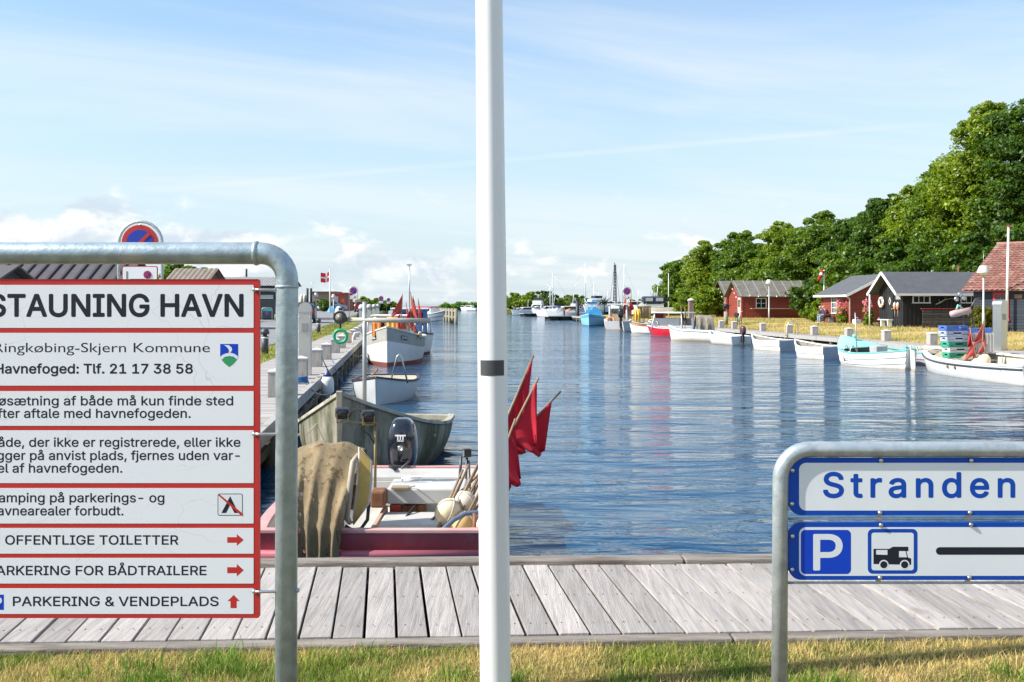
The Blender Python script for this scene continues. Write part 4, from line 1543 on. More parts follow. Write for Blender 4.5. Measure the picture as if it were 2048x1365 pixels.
pl = MB(); pl.M = CM.copy(); pl.box((-0.20, 0, 0.20), (0.05, 0.22, 0.10)); pl.tube([(-0.22, -0.1, 0.3), (-0.27, -0.03, 0.24), (-0.27, 0.05, 0.1), (-0.25, 0.1, -0.05)], 0.014, 6); pl.tube([(-0.22, 0.11, 0.25), (-0.27, 0.09, 0.08), (-0.26, -0.08, -0.05)], 0.018, 6); pl.box((-0.21, -0.02, 0.0), (0.06, 0.2, 0.2)); pl.build('motor_linkage', mat('dark_grey_metal', (0.08, 0.08, 0.085), 0.45, 0.5), cowl, bevel=0.008)
# light frame with two floodlights
YL_ = 9.3
mb = MB()
mb.tube([SL(P(750, 1000, YL_)), SL(P(751, 847, YL_))], 0.014, 8); mb.bar(SL(P(678, 844, YL_)), SL(P(754, 847, YL_)), 0.035, 0.014)
fr = mb.build('light_frame', mat('dark_yellow_steel', (0.22, 0.17, 0.08), 0.6, 0.3, var=0.3), skiff)
for px_0, py_0 in ((684, 827), (736, 832)):
    o_ = SL(P(px_0, py_0, YL_))
    mb = MB(); mb.M = Matrix.Translation(o_) @ rotz(0.25)
    mb.box((0, 0, 0), (0.11, 0.125, 0.10), (0, 0.12, 0)); mb.box((0.055, 0, 0.0), (0.05, 0.08, 0.06))
    fl = mb.build('floodlight', BLACK, skiff, bevel=0.022)
    mb = MB(); mb.M = Matrix.Translation(o_) @ rotz(0.25)
    mb.box((0.05, -0.05, -0.04), (0.02, 0.010, 0.085)); mb.box((0.05, 0.05, -0.04), (0.02, 0.010, 0.085)); mb.box((0.04, 0, -0.078), (0.04, 0.11, 0.010)); mb.build('bracket', mat('dull_brass', (0.3, 0.22, 0.1), 0.5, 0.5), fl)
mb = MB(); mb.tube([SL(P(697, 838, YL_)), SL(P(708, 818, YL_)), SL(P(722, 822, YL_)), SL(P(730, 836, YL_))], 0.006, 6); mb.tube([SL(P(735, 846, YL_)), SL(P(722, 858, YL_)), SL(P(740, 872, YL_)), SL(P(750, 890, YL_))], 0.006, 6); mb.build('cable', BLACKM, fr)
mb = MB(); mb.tube([SL(P(872, 1078, 8.0)), SL(P(888, 1058, 8.05)), SL(P(908, 1040, 8.1)), SL(P(930, 1028, 8.15)), SL(P(965, 1024, 8.2)), SL(P(990, 1030, 8.2))], 0.02, 10)
mb.build('steering_hoop', mat('blue_grey_hose', (0.10, 0.14, 0.22), 0.4, var=0.15), skiff)
mb = MB(); mb.tube([SL(P(949, 1090, 8.05)), SL(P(949, 1027, 8.12))], 0.016, 8); mb.build('post', RUST, skiff)
# yellow shield plate of the net hauler with its rim, guard pipe, hose and drum
HY = mat('mustard_yellow_plate', (0.50, 0.33, 0.085), 0.6, var=0.2, scale=6, stain=(0.24, 0.2, 0.09), stain_lo=0.55, stain_hi=0.8, stain_scale=9)
YH = 7.86
shp = [(719, 896), (742, 923), (742, 960), (737, 1006), (706, 1048), (710, 1020), (717, 960)]
shl = [SL(P(a, b, YH)) for a, b in shp]
mb = MB(); mb.prism([(q.y, q.z) for q in shl], shl[0].x - 0.012, shl[0].x + 0.012, plane='YZ')
sh = mb.build('hauler_shield', HY, skiff)
mb = MB(); mb.tube([q for q in shl], 0.013, 8, closed=True); mb.build('shield_rim', mat('pale_grey_edge', (0.46, 0.46, 0.44), 0.5), sh)
mb = MB(); mb.tube([SL(P(716, 908, YH + .02)), SL(P(706, 925, YH - .03)), SL(P(699, 980, YH - .05)), SL(P(693, 1036, YH - .05)), SL(P(700, 1046, YH))], [0.012, 0.024, 0.026, 0.026, 0.02], 10); mb.build('hauler_guard', mat('tan_pipe', (0.40, 0.34, 0.25), 0.55), sh)
mb = MB(); mb.tube([SL(P(690, 1052, YH)), SL(P(704, 1060, YH)), SL(P(722, 1058, YH)), SL(P(735, 1040, YH)), SL(P(738, 1005, YH + .05))], 0.014, 8); mb.build('hose', BLACKM, skiff)
mb = MB(); mb.cyl(SL((-1.62, 8.3, 0.28)), SL((-1.24, 8.42, 0.28)), 0.15, n=18); mb.tube([SL((-1.45, 8.35, -0.5)), SL((-1.45, 8.35, 0.3))], 0.05, 10); mb.build('net_hauler', RUST, skiff)
mb = MB(); sbox(mb, -1.25, -1.12, 8.8, 9.0, -0.15, 0.0); mb.build('control_box', RUST, skiff, bevel=0.02)

# ---- brown netting hanging over the hauler and the bow
NET = mat('brown_fishing_net', (0.30, 0.225, 0.125), 0.9, var=0.3, scale=5, bump=0.8, bscale=150, stretch=(1, 1, 0.8), stain=(0.17, 0.12, 0.06), stain_lo=0.45, stain_hi=0.75, stain_scale=3.2, stain_stretch=(2.5, 2.5, 0.35), holes=0.42)


def draped(name, m, prof, x0, x1, nfold, amp, parent=None, seed=0, rag=0.06, pin=0.1, shift=0.0, solid=0.01):
    """cloth hung over a bar: prof = (y,z) path from front hem over the top to the back hem; x0..x1 width"""
    mb = MB(); rows = []
    ln = [0]
    for a, b in zip(prof[:-1], prof[1:]):
        ln.append(ln[-1] + math.dist(a, b))
    nv = 30
    ztop = max(q[1] for q in prof)
    for i in range(nv + 1):
        s_ = ln[-1] * i / nv
        k = min(max(j for j in range(len(ln)) if ln[j] <= s_ + 1e-9), len(prof) - 2)
        f = (s_ - ln[k]) / (ln[k + 1] - ln[k])
        y = prof[k][0] * (1 - f) + prof[k + 1][0] * f
        z = prof[k][1] * (1 - f) + prof[k + 1][1] * f
        low = max(0, ztop - z)
        lk = min(1, low * 2.2)
        row = []
        for j in range(40 + 1):
            t = j / 40
            w = amp * lk * (0.45 * mnoise.noise(Vector((t * 17, s_ * 5, seed + 3))) + math.sin(t * nfold * 2 * math.pi + 0.8 * math.sin(3 * t + s_)) + 0.9 * mnoise.noise(Vector((t * 5, s_ * 1.5, seed))))
            hw = (x1 - x0) / 2 * (1 - pin * min(1, low / max(0.01, ztop - min(q[1] for q in prof))))
            x = (x0 + x1) / 2 + shift * lk + (2 * t - 1) * hw
            zz = z + rag * mnoise.noise(Vector((t * 4, 7 + seed, s_))) * (1 if i in (0, nv) else 0.45) - 0.05 * (2 * t - 1) ** 4 * (1 if low < .2 else 0)
            row.append((x, y - abs(w) * 0.4 + w * .7, zz))
        rows.append(row)
    mb.grid(rows)
    return mb.build(name, m, parent, solid=solid)


nt = draped('fishing_net', NET, [(-0.60, -0.36), (-0.60, -0.05), (-0.52, 0.08), (-0.30, 0.34), (-0.14, 0.48), (0.0, 0.52), (0.14, 0.46), (0.24, 0.2), (0.28, -0.1)], -0.29, 0.27, 4.2, 0.035, seed=5, pin=0.36, shift=-0.03, rag=0.07, solid=0.003)
nt.location = (-1.47, 8.22, 0.0)
tag(nt, 'brown net sheet draped over the hauler of the red skiff', 'fishing net')


def limp_flag(name, m, parent, T, Lp, Hp, seed=0, fold=0.035, bulge=0.03):
    """limp pennant: stitched to the stick from T to Lp, its free corner Hp hanging below"""
    rnd = random.Random(seed)
    T, Lp, Hp = Vector(T), Vector(Lp), Vector(Hp)
    nrm = (Lp - T).cross(Hp - T)
    nrm = nrm.normalized() if nrm.length > 1e-6 else Vector((0, 1, 0))
    ph = rnd.uniform(0, 6)
    rows = []
    nu, nv = 12, 8
    for i in range(nv + 1):
        v = i / nv
        a = T.lerp(Lp, v)
        e = Hp + (Lp - T) * 0.16 * v
        row = []
        for j in range(nu + 1):
            u = j / nu
            p = a.lerp(e, u)
            p += nrm * (fold * math.sin(v * 6.5 + ph + u * 1.2) * (0.35 + u) * (1 if 0 < v else .6))
            p += (Hp - T).normalized() * bulge * math.sin(u * math.pi) * math.sin(v * math.pi)
            row.append(p)
        rows.append(row)
    mb = MB(); mb.grid(rows)
    return mb.build(name, m, parent, solid=0.004)


def marker_flag(label, base, tip, group, flags, m=RED_FLAG, r=0.012, fl=0.0, seed=0):
    """fishing marker stick; flags = list of (fraction along the stick of T, of Lp, hanging corner)"""
    base, tip = Vector(base), Vector(tip)
    d = tip - base
    t = thing('marker_flag', label, 'marker flag', base, 0, group)
    mb = MB(); mb.tube([(0, 0, 0), d * 0.5 + Vector((0.008, -0.008, 0)), d], [r, r, r * 0.8], 7); mb.build('stick', STICK, t)
    if fl:
        mb = MB(); mb.M = Matrix.Translation(d * 0.12) @ d.to_track_quat('Z', 'Y').to_matrix().to_4x4()
        mb.lathe([(0.012, -1.6 * fl), (fl * .75, -1.3 * fl), (fl, 0), (fl * .75, 1.3 * fl), (0.012, 1.6 * fl)], 12); mb.build('float', FLOAT, t)
    for k, (a, b, h) in enumerate(flags):
        limp_flag('flag', m, t, d * a, d * b, Vector(h) - base, seed + k)
    return t


G_ = 'red flags bundled in the skiff'
for lb_, B_, T_, fl_, sd in (
        ('red marker flag on the stick that reaches highest above the skiff', P(914, 1062, 8.5), P(1067, 711, 8.75), [(0.985, 0.64, P(1046, 866, 8.72)), (0.74, 0.5, P(1030, 905, 8.7))], 1),
        ('crumpled red marker flag tucked behind the others in the skiff bunch', P(900, 1060, 8.8), P(1038, 806, 8.95), [(0.98, 0.62, P(1056, 872, 8.9)), (0.80, 0.55, P(1022, 975, 8.85))], 15),
        ('narrow red marker flag hanging lowest right beside the white flagpole', P(940, 1070, 8.2), P(1031, 838, 8.4), [(0.97, 0.5, P(1043, 958, 8.36))], 11),
        ('long red marker flag hanging in the middle of the bunch in front of open water', P(918, 1062, 8.3), P(1077, 756, 8.5), [(0.98, 0.60, P(1073, 888, 8.42)), (0.72, 0.5, P(1052, 900, 8.45))], 4),
        ('red marker flag on the stick leaning farthest to the right', P(852, 1052, 8.6), P(1122, 783, 8.8), [(0.93, 0.64, P(1089, 902, 8.75))], 8)):
    marker_flag(lb_, B_, T_, G_, fl_, seed=sd)
stk = thing('stick_bundle', 'bundle of bare wooden marker sticks leaning in the skiff behind the cream floats', 'sticks', (-0.75, 8.75, -0.45))
rs_ = random.Random(4)
for i in range(12):
    mb = MB()
    a = P(868 + 5.5 * i, 1076 - 3 * (i % 4), 8.2 + 0.06 * (i % 3)); b = P(930 + 7 * i + rs_.uniform(-8, 8), 940 - 5 * (i % 5), 8.7 + 0.1 * (i % 3))
    off = Vector((-0.75, 8.75, -0.45)); a -= off; b -= off
    mb.tube([a, (a + b) / 2 + Vector((rs_.uniform(-.01, .01), 0, 0)), b], [0.012, 0.011, 0.010], 6)
    mb.build('stick', STICK, stk)


def ball_float(label, loc, r, rot, m=FLOAT, group='cream net floats in the skiff', st=1.12):
    t = thing('net_float', label, 'float', loc, 0, group)
    mb = MB(); mb.ball((0, 0, 0), (r, r, r * st), 18, 12, rot=rot)
    mb.build('body', m, t)
    mb = MB()
    Q = Euler(rot).to_matrix()
    for k in range(2):
        an = k * math.pi / 2 + 0.3
        mb.tube([Q @ Vector((1.015 * r * math.sin(a) * math.cos(an), 1.015 * r * math.sin(a) * math.sin(an), 1.015 * r * st * math.cos(a))) for a in np.linspace(0, 2 * math.pi, 25)[:-1]], 0.006, 5, closed=True)
    mb.build('cord', ROPE, t)
    return t


ball_float('round cream float with a cord nearest the engine box', P(896, 1024, 8.35), 0.105, (0.3, 0.5, 0))
ball_float('upper cream float leaning on the bundle of sticks', P(931, 1006, 8.5), 0.095, (0.1, -0.3, 0.5), mat('cream_float_pale', (0.70, 0.60, 0.45), 0.5, var=0.1, stain=(0.45, 0.3, 0.15), stain_lo=0.6, stain_hi=0.8))
ball_float('lower orange stained float behind the hoop', P(924, 1050, 8.3), 0.10, (0.4, 0.2, 0.8), mat('orange_stained_float', (0.62, 0.40, 0.16), 0.6, var=0.2, scale=4))
wl_ = thing('work_lamp', 'small square black work lamp clamped to upright handles at the far side of the skiff', 'lamp', P(930, 945, 10.2))
mb = MB(); mb.tube([(0, 0, -0.35), (0.02, 0, 0.15)], 0.013, 8); mb.tube([(-0.06, 0.02, -0.15), (-0.04, 0.02, 0.16)], 0.015, 8); mb.tube([(0.06, 0, -0.3), (0.04, 0, 0.12)], 0.010, 8); mb.build('handle', mat('dark_grey_metal', (0.08, 0.08, 0.085)), wl_)
mb = MB(); mb.box((0.02, -0.02, 0.20), (0.085, 0.06, 0.085), (0, 0, 0.3)); mb.build('housing', BLACKM, wl_, bevel=0.01)
mb = MB(); mb.box((0.012, -0.05, 0.20), (0.062, 0.006, 0.062), (0, 0, 0.3)); mb.build('lens', mat('pale_lens', (0.55, 0.52, 0.42), 0.2), wl_)

# ---------------------------------------------------------------- mossy grey boat with bow towards the camera
MOSS = mat('mossy_grey_hull', (0.27, 0.245, 0.185), 0.75, var=0.3, scale=3, bump=0.25, bscale=20, stain=(0.06, 0.068, 0.025), stain_lo=0.42, stain_hi=0.58, stain_scale=2.0, stain_stretch=(1.8, 1.8, 0.45), wl=((0.045, 0.045, 0.02), 0.0, 0.30))
MOSSL = mat('mossy_pale_rail', (0.38, 0.35, 0.28), 0.75, var=0.2, scale=5, stain=(0.14, 0.14, 0.07), stain_lo=0.5, stain_hi=0.7, stain_scale=3)
mo = Hull(4.3, 2.15, 0.54, 1.16, 0.42, 0.3, stern=0.86, bow=0.0, tm=0.38, p=1.9, rake=0.12, full=0.62, th=0.05)
MOX, MOY, MOD = -2.0, 14.2, (-0.035, -1.0)
moss = place('rowing_boat', 'mossy grey wooden boat with its high bow towards the camera, moored behind the skiff', 'boat', MOX, MOY, MOD)
mb = MB(); mo.shell(mb, nt=30, nu=12); mb.build('hull', MOSS, moss)
mb = MB(); mo.inside(mb, 0.1, t1=0.95); mb.build('interior', mat('pale_mossy_inside', (0.42, 0.40, 0.32), 0.8, var=0.2, stain=(0.16, 0.16, 0.07), stain_lo=0.5, stain_hi=0.72), moss)
mb = MB(); mo.gunwale(mb, 0.06, 0.05, out=0.03); mb.build('gunwale', MOSSL, moss, bevel=0.008)
mb = MB(); mo.deck(mb, 0.74, 0.99, 0.04); mb.build('foredeck', MOSSL, moss)
mb = MB(); mo.deck(mb, 0.0, 0.22, 0.02, 0.01); mb.build('afterdeck', mat('pale_mossy_inside', (0.4, 0.4, 0.3)), moss)
mb = MB()
mb.bar((mo.x(1, 1.32) + 0.01, 0, 1.20), (mo.x(1, -0.2) + 0.012, 0, -0.2), 0.075, 0.06)
mb.build('stem', MOSS, moss, bevel=0.008)
mb = MB(); mo.thwart(mb, 0.35); mo.thwart(mb, 0.56); mb.build('thwart', MOSSL, moss)
mb = MB(); mb.cyl((-1.0, -0.80, 0.45), (-0.96, -0.84, 0.80), 0.022, n=8); mb.build('thole_pin', STICK, moss)


def hull_text(h, parent, body, t0, t1, uc, hgt, side, m, italic=0.25, eps=0.012):
    """lettering bent onto the hull side between stations t0..t1 at section height uc"""
    me = text_mesh(body, True, 0)
    a, b, c, d = extent(me)
    nvs = []
    offs = [(0, 0), (0.012, 0), (-0.012, 0), (0, 0.012), (0, -0.012)]
    vs, fs = [], []
    for k, (dx, dy) in enumerate(offs):
        o = len(vs)
        for v in me.vertices:
            X_, Y_ = v.co.x + dx + (v.co.y - c) * italic, v.co.y + dy
            f = (X_ - a) / (b - a)
            t = t0 + (t1 - t0) * f
            p0 = h.pt(t, uc, side)
            p1 = h.pt(t, uc + 0.06, side)
            up = (p1 - p0).normalized()
            tn = (h.pt(t + 0.01, uc, side) - h.pt(t - 0.01, uc, side)).normalized()
            nrm = tn.cross(up).normalized()
            if nrm.y * side < 0:
                nrm = -nrm
            vs.append(p0 + up * (Y_ - c) / (d - c) * hgt + nrm * (eps + 0.0004 * k))
        fs += [tuple(i + o for i in p.vertices) for p in me.polygons]
    mb = MB(); mb.add(vs, fs)
    return mb.build('registration_number', m, parent, fix=False)


hull_text(mo, moss, 'RI 38', 0.80, 0.90, 0.62, 0.15, -1, INK)
hull_text(mo, moss, 'RI 38', 0.80, 0.70, 0.70, 0.14, 1, INK)
# mast with cross beam and lamp standing at the bow
mx_, my_, = mo.x(0.80), 0.30
pm = (mo.x(0.8), 0.14)
mast = MB(); mast.tube([(pm[0], pm[1], 0.9), (pm[0], pm[1], 2.27)], 0.027, 12)
mt_ = mast.build('mast', mat('grey_aluminium', (0.42, 0.43, 0.43), 0.45, 0.4, var=0.15, stain=(0.2, 0.2, 0.12), stain_lo=0.5, stain_hi=0.75), moss)
bm_ = MB(); bm_.tube([(pm[0], pm[1] - 0.28, 2.045), (pm[0], pm[1] + 0.85, 2.03)], [0.028, 0.034], 12)
bm_.build('cross_beam', mat('grey_beam', (0.42, 0.40, 0.36), 0.7, var=0.15), mt_)
lm = MB(); lm.lathe([(0.03, -0.085), (0.075, -0.06), (0.085, 0.0), (0.085, 0.05)], 16, (pm[0] + 0.02, pm[1] - 0.31, 2.07), (0, R(85), 0)); lm.box((pm[0], pm[1] - 0.31, 2.18), (0.03, 0.05, 0.03))
lamp = lm.build('lamp', BLACK, mt_)
lm = MB(); lm.lathe([(0, 0.053), (0.055, 0.052)], 16, (pm[0] + 0.02, pm[1] - 0.31, 2.07), (0, R(85), 0)); lm.build('lens', mat('dim_lens', (0.2, 0.19, 0.15), 0.2), lamp)
wM = Matrix.Translation((MOX, MOY, WATER_Z)) @ rotz(math.atan2(MOD[1], MOD[0]))
rp = wM @ Vector((pm[0] + 0.02, pm[1] - 0.31, 1.83))
ring = thing('fender_ring', 'green ring hanging from the lamp end of the cross beam', 'ring', rp)
mb = MB(); mb.tube([(0.082 * math.cos(a), 0.0, 0.082 * math.sin(a)) for a in np.linspace(0, 2 * math.pi, 29)[:-1]], 0.021, 10, closed=True)
mb.build('ring', mat('green_rubber', (0.015, 0.34, 0.16), 0.45, var=0.1, stain=(0.35, 0.6, 0.45), stain_lo=0.62, stain_hi=0.8, stain_scale=9), ring)
mb = MB(); mb.tube([(0, 0, 0.085), (0, 0, 0.17)], 0.011, 6); mb.build('strap', BLACKM, ring)

# ---------------------------------------------------------------- small pale dinghy, bow on
BLUEGREY = mat('pale_blue_white_hull', (0.52, 0.54, 0.545), 0.45, var=0.07, stain=(0.4, 0.40, 0.36), stain_lo=0.58, stain_hi=0.8)
dg_ = Hull(3.6, 1.55, 0.42, 0.62, 0.42, 0.2, stern=0.85, bow=0.0, tm=0.4, p=2.3, rake=0.15, full=0.5)
din = place('dinghy', 'small pale dinghy with dark gunwale, bow on, behind the mossy grey boat', 'boat', -3.05, 23.9, (0.02, -1))
mb = MB(); dg_.shell(mb); mb.build('hull', BLUEGREY, din)
mb = MB(); dg_.inside(mb, 0.08); mb.build('interior', CREAM, din)
mb = MB(); dg_.gunwale(mb, 0.05, 0.045, out=0.02); mb.build('gunwale', mat('dark_plum_gunwale', (0.05, 0.03, 0.045), 0.5), din)
mb = MB(); dg_.thwart(mb, 0.4); mb.build('thwart', MOSSL, din)
mb = MB(); mb.tube([(1.25, 0.28, 0.5), (1.25, 0.42, 1.05), (1.25, 0.47, 1.11), (1.25, 0.52, 1.05), (1.25, 0.66, 0.45)], 0.02, 8); mb.build('boarding_ladder', STEEL, din)
mb = MB(); mb.bar((1.66, -0.10, 0.66), (1.8, 0.04, 0.80), 0.03, 0.03); mb.build('cleat', STICK, din)

# ---------------------------------------------------------------- grey and white cutter with wheelhouse
CW = mat('chalky_white_hull', (0.66, 0.655, 0.64), 0.55, band=((0.24, 0.065, 0.042), 0.13), var=0.08, scale=1.5, stain=(0.42, 0.36, 0.31), stain_lo=0.56, stain_hi=0.8, stain_stretch=(1.5, 1.5, 0.5), stain_scale=1.1)
CG = mat('grey_bulwark_paint', (0.36, 0.35, 0.315), 0.6, var=0.12, stain=(0.5, 0.48, 0.43), stain_lo=0.6, stain_hi=0.8)
CR = mat('rust_red_bottom_paint', (0.24, 0.065, 0.042), 0.75, var=0.25, stain=(0.06, 0.035, 0.025), stain_lo=0.5, stain_hi=0.7)
ct = Hull(6.4, 2.3, 0.95, 1.42, 0.95, 0.45, stern=0.8, bow=0.0, tm=0.45, p=2.8, rake=0.18, full=0.42, flare=0.12)
CTX, CTY, CTD = -4.58, 39.1, (0.03, -1.0)
cut = place('fishing_cutter', 'grey and white fishing boat with rust red bottom, bow on, piled with flags', 'boat', CTX, CTY, CTD)
mb = MB(); ct.shell(mb, nt=34, nu=22, ut=0.80); mb.build('hull', [CW, CR, CG], cut)
mb = MB(); ct.inside(mb, 0.55, t1=0.95); mb.build('interior', CG, cut)
mb = MB(); ct.gunwale(mb, 0.09, 0.05, out=0.03); mb.build('gunwale', mat('pale_cream_rail', (0.62, 0.60, 0.52), 0.5), cut)
mb = MB(); ct.deck(mb, 0.72, 0.985, 0.08, -0.02); mb.build('foredeck', CG, cut)
for s_ in (1, -1):
    mb = MB()
    t_, u_ = 0.885, 0.905
    p0 = ct.pt(t_, u_, s_); tn = (ct.pt(t_ + .03, u_, s_) - ct.pt(t_ - .03, u_, s_)).normalized(); up = (ct.pt(t_, u_ + .05, s_) - ct.pt(t_, u_ - .05, s_)).normalized(); nn = tn.cross(up)
    nn = nn if nn.y * s_ > 0 else -nn
    xx = tn * (1 if tn.y > 0 else -1); Mx = Matrix((xx, nn * -1, up)).transposed().to_4x4(); Mx.translation = p0 + nn * 0.02
    mb.M = Mx; mb.box((0, 0, 0), (0.34, 0.012, 0.14)); plate = mb.build('number_plate', BLACKM, cut)
    lettering('registration_number', 'RI 184', -0.145, 0.145, -0.045, 0.09, -0.008, WHITE, plate, None, True, 0.03, origin=Mx)
mb = MB(); mb.box((-0.1, -0.1, 1.15), (1.5, 1.35, 1.2)); mb.build('wheelhouse', WHITE, cut, bevel=0.03)
mb = MB(); mb.box((-0.05, -0.1, 1.79), (1.75, 1.5, 0.07)); mb.build('roof', WHITE, cut, bevel=0.02)
for y in (-0.52, -0.1, 0.32):
    mb = MB(); mb.box((0.655, y, 1.47), (0.02, 0.36, 0.36)); mb.build('window', DARK_GLASS, cut, bevel=0.004)
mb = MB(); mb.box((1.05, -0.05, 1.12), (0.5, 0.9, 0.3)); mb.build('hatch', mat('orange_fish_box', (0.72, 0.22, 0.05), 0.55), cut, bevel=0.02)
for y in (-0.66, 0.30):
    mb = MB(); mb.lathe([(0.04, -0.11), (0.14, -0.08), (0.16, 0.02)], 14, (0.95, y, 1.62), (0, R(85), 0)); fl = mb.build('floodlight', BLACK, cut)
    mb = MB(); mb.lathe([(0, 0.022), (0.14, 0.021)], 14, (0.95, y, 1.62), (0, R(85), 0)); mb.build('lens', mat('pale_lens', (0.5, 0.5, 0.4)), fl)
mb = MB(); mb.tube([(0.9, -0.95, 1.0), (0.9, -0.95, 1.55), (0.9, 0.6, 1.58), (0.9, 0.6, 1.0)], 0.03, 8); mb.build('light_rail', GALV, cut)
mb = MB(); mb.tube([(-0.2, 0.55, 1.8), (-0.2, 0.55, 3.75)], [0.035, 0.025], 8); mb.box((-0.2, 0.55, 3.78), (0.06, 0.18, 0.06)); mb.build('mast', GALV, cut)
wC = Matrix.Translation((CTX, CTY, WATER_Z)) @ rotz(math.atan2(CTD[1], CTD[0]))
clus = [(805, 588), (812, 605), (800, 628), (821, 584), (826, 592), (829, 603), (836, 597), (818, 622), (810, 640)]
cl_lab = ['red flag on the tallest stick at the left of the cutter flags', 'bright red flag beside the tallest left stick of the cutter', 'red flag blown out to the left over the cutter rail', 'red flag next to the cutter mast', 'second red flag just right of the cutter mast',
          'dark red flag low behind the cutter mast', 'dark red flag at the right end of the cutter flags', 'pale salmon flag hanging lowest right on the cutter', 'salmon flag near the cutter rail lamp']
for i, ((a, b), lb_) in enumerate(zip(clus, cl_lab)):
    tp = P(a, b, 36.9 + 0.25 * (i % 4))
    base = Vector((tp.x + random.uniform(-0.25, 0.1), tp.y + 0.3, 0.30))
    hx = (-16, 18, -24, 16, 18, -18, 16, 22, -18)[i]; a -= 6; hy = (42, 46, 30, 46, 50, 44, 52, 40, 36)[i]
    marker_flag(lb_, base, tp, 'marker flags standing in the grey cutter', [(0.99, 0.62 if i not in (2, 7) else 0.5, P(a + hx, b + hy, tp.y))], [RED_FLAG2, RED_FLAG2, RED_FLAG, RED_FLAG2, RED_FLAG2, RED_FLAG, RED_FLAG, RED_FLAG2, RED_FLAG2][i], 0.018, 0.08, 20 + i)
for i, (px_0, py_0, lab) in enumerate(((753, 640, 'orange oilskin hung at the left of the cutter lamps'), (781, 634, 'yellow oilskin hung between the cutter lamps'), (789, 634, 'orange and yellow oilskin right of the yellow one on the cutter'))):
    o = draped('oilskin', [ORANGE, YELLOW, ORANGE][i], [(-0.06, -0.62), (-0.05, -0.1), (0, 0), (0.05, -0.1), (0.06, -0.5)], -0.16, 0.16, 2, 0.03, seed=i)
    o.location = P(px_0, py_0, 36.6); tag(o, lab, 'oilskin', 'oilskins hung on the grey cutter')

# second boat behind the cutter with a blue wheelhouse
b2h = Hull(6.2, 2.2, 0.85, 1.1, 0.8, 0.4, stern=0.8, tm=0.45, p=2.6, full=0.42)
b2 = place('fishing_boat', 'white boat with blue wheelhouse half hidden behind the grey cutter', 'boat', -4.75, 46.0, (0.05, -1))
mb = MB(); b2h.shell(mb, nt=26, nu=16, zb=0.1); mb.build('hull', [WHITE_BOAT, CR], b2)
mb = MB(); b2h.gunwale(mb, 0.09, 0.06, out=0.03); mb.build('gunwale', mat('dark_brown_rail', (0.07, 0.045, 0.035), 0.5), b2)
mb = MB(); b2h.deck(mb, 0.02, 0.985, 0.05, -0.1); mb.build('foredeck', CG, b2)
mb = MB(); mb.box((0.4, 0.1, 1.4), (1.7, 1.5, 1.2)); mb.build('wheelhouse', mat('blue_wheelhouse_paint', (0.05, 0.14, 0.32), 0.5, var=0.1), b2, bevel=0.03)
mb = MB(); mb.box((0.4, 0.1, 2.03), (1.9, 1.7, 0.07)); mb.build('roof', WHITE, b2, bevel=0.02)
mb = MB(); mb.box((1.26, 0.1, 1.65), (0.02, 1.2, 0.4)); mb.build('window', DARK_GLASS, b2)
mb = MB()
for t in (0.6, 0.7, 0.8, 0.9):
    mb.cyl((b2h.x(t), b2h.b(t) - 0.04, b2h.sheer(t)), (b2h.x(t), b2h.b(t) - 0.04, b2h.sheer(t) + 0.55), 0.025, n=8)
mb.tube([(b2h.x(t), b2h.b(t) - 0.04, b2h.sheer(t) + 0.53) for t in (0.6, 0.7, 0.8, 0.9)], 0.022, 8)
mb.build('railing', WHITE, b2)

# grey clinker motor boat far along the left quay
h3 = Hull(5.6, 2.0, 0.95, 1.5, 0.9, 0.4, stern=0.8, tm=0.4, p=2.2, rake=0.7, full=0.55)
b3 = place('motor_boat', 'grey clinker motor boat with white stripes and red roof near the timber jetty', 'boat', -9.9, 116.5, (0.8, -0.6))
mb = MB(); h3.shell(mb, strakes=5, zb=0.0); mb.build('hull', [mat('blue_grey_clinker', (0.30, 0.34, 0.37), 0.5, var=0.1), CR], b3)
mb = MB(); h3.gunwale(mb, 0.1, 0.10, out=0.04); mb.build('gunwale', WHITE, b3)
mb = MB(); h3.deck(mb, 0.02, 0.985, 0.1); mb.build('deck', WHITE, b3)
mb = MB(); mb.box((0.1, 0, 1.45), (2.2, 1.5, 0.8)); mb.build('cabin', WHITE, b3, bevel=0.05)
mb = MB(); mb.box((0.1, 0, 1.89), (2.5, 1.65, 0.1)); mb.build('roof', RED_FLAG2, b3, bevel=0.02)
for x in (-0.5, 0.2, 0.8):
    for s_ in (1, -1):
        mb = MB(); mb.box((x, s_ * 0.755, 1.55), (0.45, 0.02, 0.32)); mb.build('window', DARK_GLASS, b3)
outboard(b3, (-2.9, 0, 0.7), math.pi, 1.3)
# ================================================================ trees and shrubs
LEAF = [leaf_mat('broad_leaves', (0.05, 0.12, 0.014), (0.19, 0.29, 0.03)),
        leaf_mat('yellow_green_leaves', (0.085, 0.165, 0.014), (0.29, 0.38, 0.035)),
        leaf_mat('dark_leaves', (0.03, 0.08, 0.014), (0.12, 0.21, 0.026))]
BARK = mat('grey_brown_bark', (0.13, 0.10, 0.075), 0.9, var=0.3, scale=5, bump=0.5, bscale=15)


